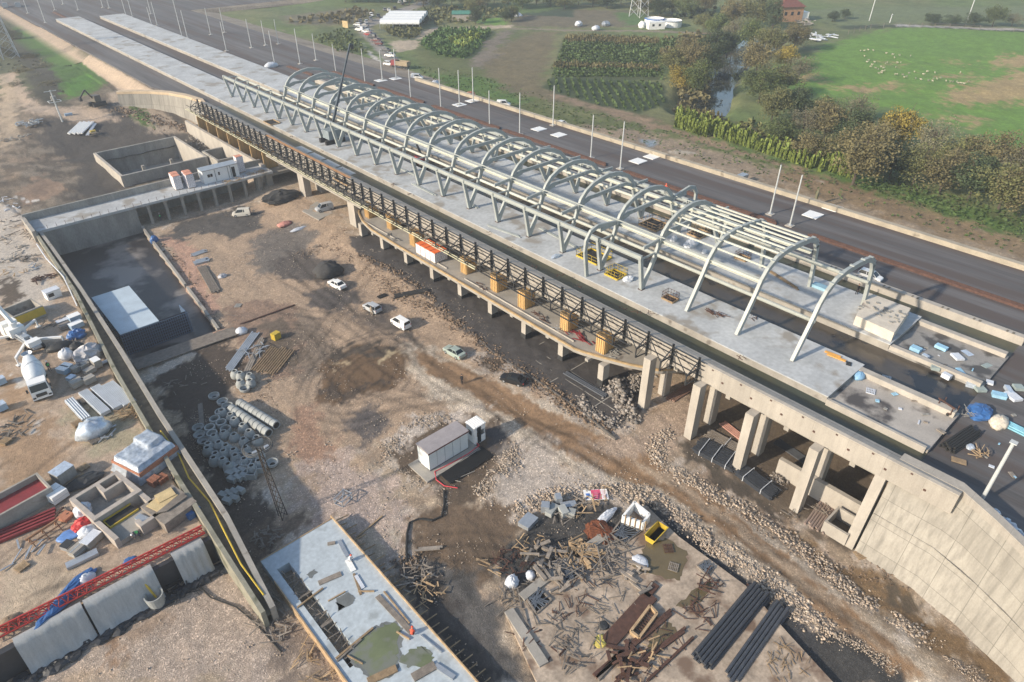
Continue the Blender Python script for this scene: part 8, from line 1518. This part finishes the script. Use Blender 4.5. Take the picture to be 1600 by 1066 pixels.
mb = MB(); pts = [(1330, 50), (1360, 45), (1400, 42)]; pts = [(1325, 54)] + pts[1:] + [(1460, 43), (1530, 47), (1610, 53)]; q = [(*U(*p, 6), 6) for p in pts]
for a, b in zip(q, q[1:]):
    a, b = np.array(a), np.array(b); n = int(np.linalg.norm(b - a) / 4)
    for k in range(n): p = a + (b - a) * k / n; mb.beam(p, p + (0, 0, 1.5), .12)
    mb.beam(a + (0, 0, 1.3), b + (0, 0, 1.3), .06); mb.beam(a + (0, 0, .8), b + (0, 0, .8), .06)
solo('pasture_fence', mb, M['woodg'], 'low dark fence along the far side of the green meadow', 'fence')
for k, (px, py, h) in enumerate([(1358, 33, 8), (1510, 36, 9), (1390, 36, 3)]):
    x, y = U(px, py, 6); r = thing('utility_pole', 'thin pale pole at the far meadow edge, %s from the left' % ORD[[0, 2, 1][k]], 'pole', (x, y, 6), 0, 'poles at the far meadow edge'); obj('pole', MB().tube([(0, 0, 0), (.4, 0, h)], .18, 6), PG, r); obj('crossarm', MB().beam((-.6, 0, h - .4), (1.4, 0, h - .4), .1), PG, r)
# sheep
def sheep():
    r = thing('sheep', '', 'sheep'); rr = random.Random(2); W_ = mat('wool', (.4, .36, .28), .95, noise=.2, scale=4)
    secs = []
    for x, rad, zc in ((-.55, .10, .62), (-.5, .24, .62), (-.2, .31, .6), (.15, .30, .6), (.42, .24, .64), (.55, .14, .76), (.68, .11, .86), (.84, .10, .82), (.95, .05, .76)): secs.append([(x, rad * .85 * math.cos(a), zc + rad * math.sin(a)) for a in np.linspace(0, 2 * math.pi, 9)[:-1]])
    mb = loft(secs)
    for sx in (-.38, .34):
        for sy in (-.13, .13): mb.tube([(sx, sy, .5), (sx - (.05 if sx < 0 else -.02), sy, .26), (sx, sy, 0)], .06, 6, r1=.03)
    for s in (-1, 1): mb.beam((.7, s * .06, .93), (.66, s * .2, .9), .06, .03)
    mb.tube([(-.55, 0, .65), (-.64, 0, .45)], .04, 5); obj('body', mb, W_, r, smooth=True); return r
SH = [(1344, 81), (1350, 81), (1356, 80), (1364, 81), (1350, 90), (1357, 96), (1354, 99), (1362, 103), (1360, 106), (1368, 108), (1372, 110), (1376, 106), (1380, 108), (1383, 101), (1366, 99), (1378, 113), (1373, 116), (1377, 115), (1382, 112), (1384, 86), (1394, 88), (1397, 92), (1405, 89), (1422, 90), (1402, 99), (1407, 99), (1399, 107), (1398, 118), (1401, 118), (1410, 119), (1412, 123), (1420, 116), (1416, 122), (1428, 114), (1430, 125), (1438, 127), (1442, 118), (1448, 114), (1450, 129), (1456, 130), (1458, 126), (1463, 126), (1469, 124), (1477, 130), (1484, 131), (1488, 131), (1494, 131), (1496, 133), (1500, 133), (1505, 134), (1512, 130), (1460, 116), (1500, 115), (1386, 99)]
SH.sort(); s0 = sheep(); s0['group'] = 'flock in the meadow'; s0['label'] = ''
for i, p in enumerate(SH):
    x, y = U(*p, 6); r = s0 if i == 0 else dup(s0); r.location = (x, y, 6.15 + float(fbm(np.array(x * .05), np.array(y * .05), 4) - .5)); r.rotation_euler = (0, 0, random.uniform(0, 6.2)); r.scale = (.52,) * 3; r['label'] = 'pale sheep grazing in the green meadow, %s of the flock from the left' % ORD[i]
# left bank things
x, y = U(100, 196, 3.2); r = thing('transformer_pole', 'grey utility pole with crossarms and a transformer platform at the left', 'utility pole', (x, y, 3.0)); obj('pole', MB().tube([(0, 0, 0), (-.2, .1, 8.0)], .22, 8, r1=.14), PG, r); obj('crossarm', MB().beam((-1.5, .1, 7.8), (1.0, .1, 7.8), .14), PG, r); mb = MB()
for a, b in (((-1.3, -.9), (1.1, -.9)), ((1.1, -.9), (1.1, 1.0)), ((1.1, 1.0), (-1.3, 1.0)), ((-1.3, 1.0), (-1.3, -.9))): mb.beam((*a, 5.6), (*b, 5.6), .12)
obj('platform', mb, PG, r); obj('transformer', MB().bx(-.5, .5, .1, .9, 5.7, 6.6), M['concd'], r); x, y = U(105, 190, 3.2); solo('steel_cabinet', MB().bx(0, 1.6, 0, .5, 0, 1.8), PB, 'pale blue steel cabinet beside the transformer pole', 'cabinet', None, (x, y, 3.1))
pipes('bundle of long white pipes on the ground left of the basin', (116, 210), (135, 192), 9, .18, M['white'], lay=1); pipes('thin pale pipes right of the white pipe bundle', (136, 212), (148, 194), 3, .12, M['whitep'])
sticks('scrap_pile', 'pale scrap and machine parts beside the dirt track', 'scrap', at(45, 195), (2.5, 1.6), 34, 2.2, .25, M['galv'], 95, hgt=.8); sticks('scrap_pile', 'dark scrap at the left edge by the dirt track', 'scrap', at(22, 218), (3, 1.2), 24, 1.8, .2, M['concd'], 96); sticks('scrap_pile', 'scrap with yellow box by the white pipes', 'scrap', at(150, 210), (1.2, .8), 16, 1.4, .15, M['woodg'], 97); solo('yellow_box', MB().box((0, 0, .3), (1.1, .8, .6)), M['yellow'], 'small yellow box beside the white pipes', 'box', None, at(146, 208))
x, y, z = at(153, 165); r = thing('excavator', 'small dark excavator with raised arm on the dirt track', 'excavator', (x, y, z), R(200)); obj('cab', MB().bx(-.8, .8, -.8, .8, 1.0, 2.4), mat('excavator_yellow', (.12, .11, .09), .6), r); obj('boom', MB().path([(.5, 0, 1.5), (2.0, 0, 4.0), (3.6, 0, 2.6)], .28), M['black'], r)
obj('bucket', MB().box((3.7, 0, 2.2), (.6, .8, .7)), M['black'], r)
for s in (-1, 1): obj('track', MB().bx(-1.6, 1.6, s * .9 - .25, s * .9 + .25, 0, .9), M['rubber'], r)
for k, (px, py, lb) in enumerate([(10, 14, 'grey lorry at the top left corner'), (30, 13, 'pale lorry beside the grey one at the top left')]): lorry(lb, at(px, py, 6.8), R(80), PAINT['silver'] if k == 0 else PAINT['cream'], M['galv'])
for k, (px, py, lb) in enumerate([(652, 124, 'white pickup behind the cream wall near the lorry'), (787, 166, 'white van loading spot behind the cream wall')]): car('van', 'white', lb, at(px, py, 6.6), R(-50))
heap('white_heap', 'white bags beside the cream wall under the masts', 'bags', (*U(680, 133, 6.8), 6.8), (1.5, .9, .9), M['whitep'], 88); heap('orange_heap', 'orange and white plastic barriers behind the cream wall', 'barriers', (*U(734, 150, 6.8), 6.8), (1.8, .8, .8), mat('orange_barrier', (.62, .25, .15), .7), 89); solo('metal_box', MB().box((0, 0, .3), (1.8, 1.2, .6)), M['galv'], 'grey metal box beyond the cream wall', 'box', None, (*U(1160, 277, 7), 6.9)); heap('white_heap', 'white bags at the foot of a mast beside the far platform', 'bags', (*U(424, 105, 7.45), 7.45), (2.2, 1.2, 1.0), M['whitep'], 90)
x, y = U(540, 42, 6.4); solo('billboard', MB().box((0, 0, 1), (.3, 2.4, 2.2), R(20)), mat('tan_board', (.5, .38, .2), .8), 'tan site hoarding beside the far road entrance', 'hoarding', None, (x, y, 6.2))
heap('bare_bush', 'small bare bush beyond the cream wall', 'bush', (*U(1275, 312, 6.9), 6.8), (.3, .3, 1.6), LM['grey'], 93, n=1)
# ---------------------------------------------------------------- rocks and rubble
_ico = None
def rockmesh(name, pts, sizes, m, seed=0, flat=.7):
    rs = np.random.RandomState(seed); t = (1 + 5 ** .5) / 2
    V = np.array([(-1, t, 0), (1, t, 0), (-1, -t, 0), (1, -t, 0), (0, -1, t), (0, 1, t), (0, -1, -t), (0, 1, -t), (t, 0, -1), (t, 0, 1), (-t, 0, -1), (-t, 0, 1)]) / 1.9
    Fc = np.array([(0, 11, 5), (0, 5, 1), (0, 1, 7), (0, 7, 10), (0, 10, 11), (1, 5, 9), (5, 11, 4), (11, 10, 2), (10, 7, 6), (7, 1, 8), (3, 9, 4), (3, 4, 2), (3, 2, 6), (3, 6, 8), (3, 8, 9), (4, 9, 5), (2, 4, 11), (6, 2, 10), (8, 6, 7), (9, 8, 1)])
    n = len(pts); a = rs.uniform(0, 6.28, n); v = V[None] * (1 + rs.uniform(-.28, .28, (n, 12, 1))); s = sizes[:, None, None] * .5 * np.stack([rs.uniform(.7, 1.3, n), rs.uniform(.7, 1.3, n), rs.uniform(.5, 1.0, n) * flat * 1.3], -1)[:, None, :]
    v = v * s; x = v[..., 0] * np.cos(a)[:, None] - v[..., 1] * np.sin(a)[:, None]; y = v[..., 0] * np.sin(a)[:, None] + v[..., 1] * np.cos(a)[:, None]; v = np.stack([x, y, v[..., 2]], -1) + pts[:, None, :] + np.array((0, 0, 1.)) * sizes[:, None, None] * .03
    f = (Fc[None] + (np.arange(n) * 12)[:, None, None]).reshape(-1, 3); me = bpy.data.meshes.new(name); me.vertices.add(n * 12); me.vertices.foreach_set('co', v.astype(np.float32).ravel()); me.loops.add(f.size); me.loops.foreach_set('vertex_index', f.astype(np.int32).ravel()); me.polygons.add(len(f)); me.polygons.foreach_set('loop_start', np.arange(0, f.size, 3, dtype=np.int32)); me.polygons.foreach_set('loop_total', np.full(len(f), 3, np.int32)); me.update(calc_edges=True)
    cv = np.ones((n, 12, 4), np.float32); b = rs.uniform(.42, 1.12, n); h = rs.rand(n); c = np.stack([b * (1 + .05 * h), b * (.98 - .05 * h), b * (.95 - .14 * h)], -1); cv[..., :3] = c[:, None]; at_ = me.color_attributes.new('tint', 'FLOAT_COLOR', 'POINT'); at_.data.foreach_set('color', cv.ravel()); me.materials.append(m); o = bpy.data.objects.new(name, me); C.objects.link(o); o['kind'] = 'stuff'; return o
def rock_mat(name, col):
    m = mat(name, col, .92, noise=.2, scale=3, fine=.15, finescale=12); n = m.node_tree.nodes; l = m.node_tree.links; b = n['Principled BSDF']; src = b.inputs['Base Color'].links[0].from_socket
    a = n.new('ShaderNodeAttribute'); a.attribute_name = 'tint'; v = n.new('ShaderNodeVectorMath'); v.operation = 'MULTIPLY'; l.new(src, v.inputs[0]); l.new(a.outputs['Color'], v.inputs[1]); l.new(v.outputs[0], b.inputs['Base Color']); return m
def band(pts, width, n, smin, smax, pw=2.0, seed=0, pile_=0):
    rs = np.random.RandomState(seed); q = np.array([at(*p)[:2] for p in pts]); L = np.hypot(*(q[1:] - q[:-1]).T); cs = np.concatenate([[0], np.cumsum(L)]); u = rs.uniform(0, cs[-1], n); X = np.interp(u, cs, q[:, 0]); Y = np.interp(u, cs, q[:, 1]); r = rs.normal(0, width / 2.2, (n, 2)); X = X + r[:, 0]; Y = Y + r[:, 1]; s = smin + (smax - smin) * rs.rand(n) ** (pw + .6)
    z = G(X, Y) + np.maximum(0, pile_ * (1 - np.hypot(r[:, 0], r[:, 1]) / width)) * rs.rand(n); X2 = X + (fbm(X * .8, Y * .8, seed + 3) - .5) * 1.6; kp = fbm(X2 * .9, Y * .9, seed + 9) > .36; return np.stack([X2, Y, z], 1)[kp], s[kp]
RM = rock_mat('pale_rock', A(214, 202, 188)); RG = rock_mat('grey_rubble', A(176, 172, 168)); RD = rock_mat('brown_rock', A(156, 138, 120))
def bands(name, m, lst, seed):
    P_, S_ = [], []
    for k, (pts, wd, n, a, b, pl) in enumerate(lst): p, s = band(pts, wd, n, a, b, 2.2, seed * 50 + k, pl); P_.append(p); S_.append(s)
    rockmesh(name, np.concatenate(P_), np.concatenate(S_), m, seed)
bands('boulder_bank', RM, [([(805, 797), (850, 780), (920, 768), (985, 766), (1028, 782), (1094, 826), (1160, 880), (1228, 932), (1280, 972), (1300, 990)], 1.46, 7650, 0.04, 0.31, 0.2), ([(1060, 812), (1100, 845), (1150, 882), (1200, 922), (1260, 970)], 0.89, 3060, 0.04, 0.25, 0.2),
    ([(1046, 678), (1026, 700), (1030, 722), (1060, 742), (1105, 765), (1160, 795), (1220, 832), (1280, 880), (1330, 925), (1390, 965), (1440, 1000)], 1.26, 9690, 0.04, 0.30, 0.2), ([(700, 650), (650, 662), (615, 690), (604, 706), (625, 712)], 1.37, 2142, 0.04, 0.20, 0.1), ([(795, 700), (785, 730), (765, 755), (762, 778)], 1.56, 3162, 0.04, 0.25, 0.1), ([(1460, 1010), (1500, 1040), (1540, 1066)], 0.98, 1020, 0.04, 0.15, 0.1), ([(1290, 990), (1350, 1010), (1400, 1050)], 0.78, 1020, 0.04, 0.15, 0.1), ([(690, 800), (698, 770), (660, 755), (620, 735)], 0.68, 1326, 0.04, 0.15, 0.1), ([(300, 650), (320, 690), (345, 720)], 1.95, 1530, 0.04, 0.15, 0.1)], 1)
bands('rubble_heap', RG, [([(962, 600), (975, 630), (985, 655)], 1.5, 1300, .15, .6, 1.2), ([(905, 625), (930, 650), (960, 668)], .9, 700, .12, .5, .4), ([(1000, 590), (990, 610)], 1.6, 500, .15, .5, .8), ([(1210, 745), (1225, 755)], .8, 220, .1, .4, .5), ([(1310, 835), (1325, 842)], .5, 80, .1, .3, .2), ([(330, 225), (300, 215), (330, 240)], 2, 200, .2, .7, .8)], 2)
bands('rubble_bank', RD, [([(560, 395), (640, 437), (700, 490), (770, 552), (850, 604), (905, 642), (955, 680)], .7, 1400, .08, .42, .3), ([(600, 450), (650, 470), (700, 500), (740, 530), (790, 560), (850, 605), (900, 640)], 1.7, 2600, .06, .3, .2), ([(850, 600), (900, 640), (950, 670)], .9, 900, .1, .4, .3), ([(735, 560), (770, 570), (840, 610)], .9, 500, .06, .3, .2), ([(470, 395), (520, 385), (560, 410), (620, 450)], 2.0, 900, .06, .25, .2), ([(255, 380), (300, 440), (340, 500), (350, 540)], .8, 500, .06, .3, .2), ([(430, 590), (400, 600), (420, 640)], 2, 400, .05, .2, .1), ([(620, 880), (650, 870), (640, 895)], .8, 200, .08, .3, .2), ([(1090, 760), (1200, 830), (1290, 890), (1400, 900)], 1.6, 900, .05, .22, .1), ([(560, 350), (480, 400)], 1.5, 200, .06, .25, .1), ([(190, 170), (260, 195), (320, 205)], 3, 900, .15, .6, .5), ([(360, 230), (330, 240)], 2, 200, .2, .6, 1.0)], 3)
# loose stones over the whole site floor
rs = np.random.RandomState(5); n = 42000; X = rs.uniform(-12, 50, n); Y = rs.uniform(14, 122, n); keep = (X > wallx(Y) + 3.5) | (Y < 46); keep &= ~((X > 9) & (X < 26) & (Y > 80)); keep &= ~((X > 8.5) & (X < 16.8) & (Y < 43)); keep &= fbm(X * .25, Y * .25, 77) > .47; keep &= ~((X > 17) & (X < 50) & (Y < 38) & ((X - 17) + (38 - Y) * 0 < 0)); X, Y = X[keep], Y[keep]; s = .05 + .13 * rs.rand(len(X)) ** 3
rockmesh('loose_stones', np.stack([X, Y, G(X, Y)], 1), s, RM, 6)
hb = MB().bx(-2400, 2400, -2400, 2400, -4, 58)
hm = bpy.data.materials.new('haze'); hm.use_nodes = True; n = hm.node_tree.nodes; n.remove(n['Principled BSDF'])
pv = n.new('ShaderNodeVolumePrincipled'); pv.inputs['Density'].default_value = HAZE; pv.inputs['Color'].default_value = (.80, .86, .95, 1); pv.inputs['Anisotropy'].default_value = .2
hm.node_tree.links.new(pv.outputs[0], n['Material Output'].inputs['Volume'])
hz_ = obj('haze', hb, hm); hz_['kind'] = 'stuff'
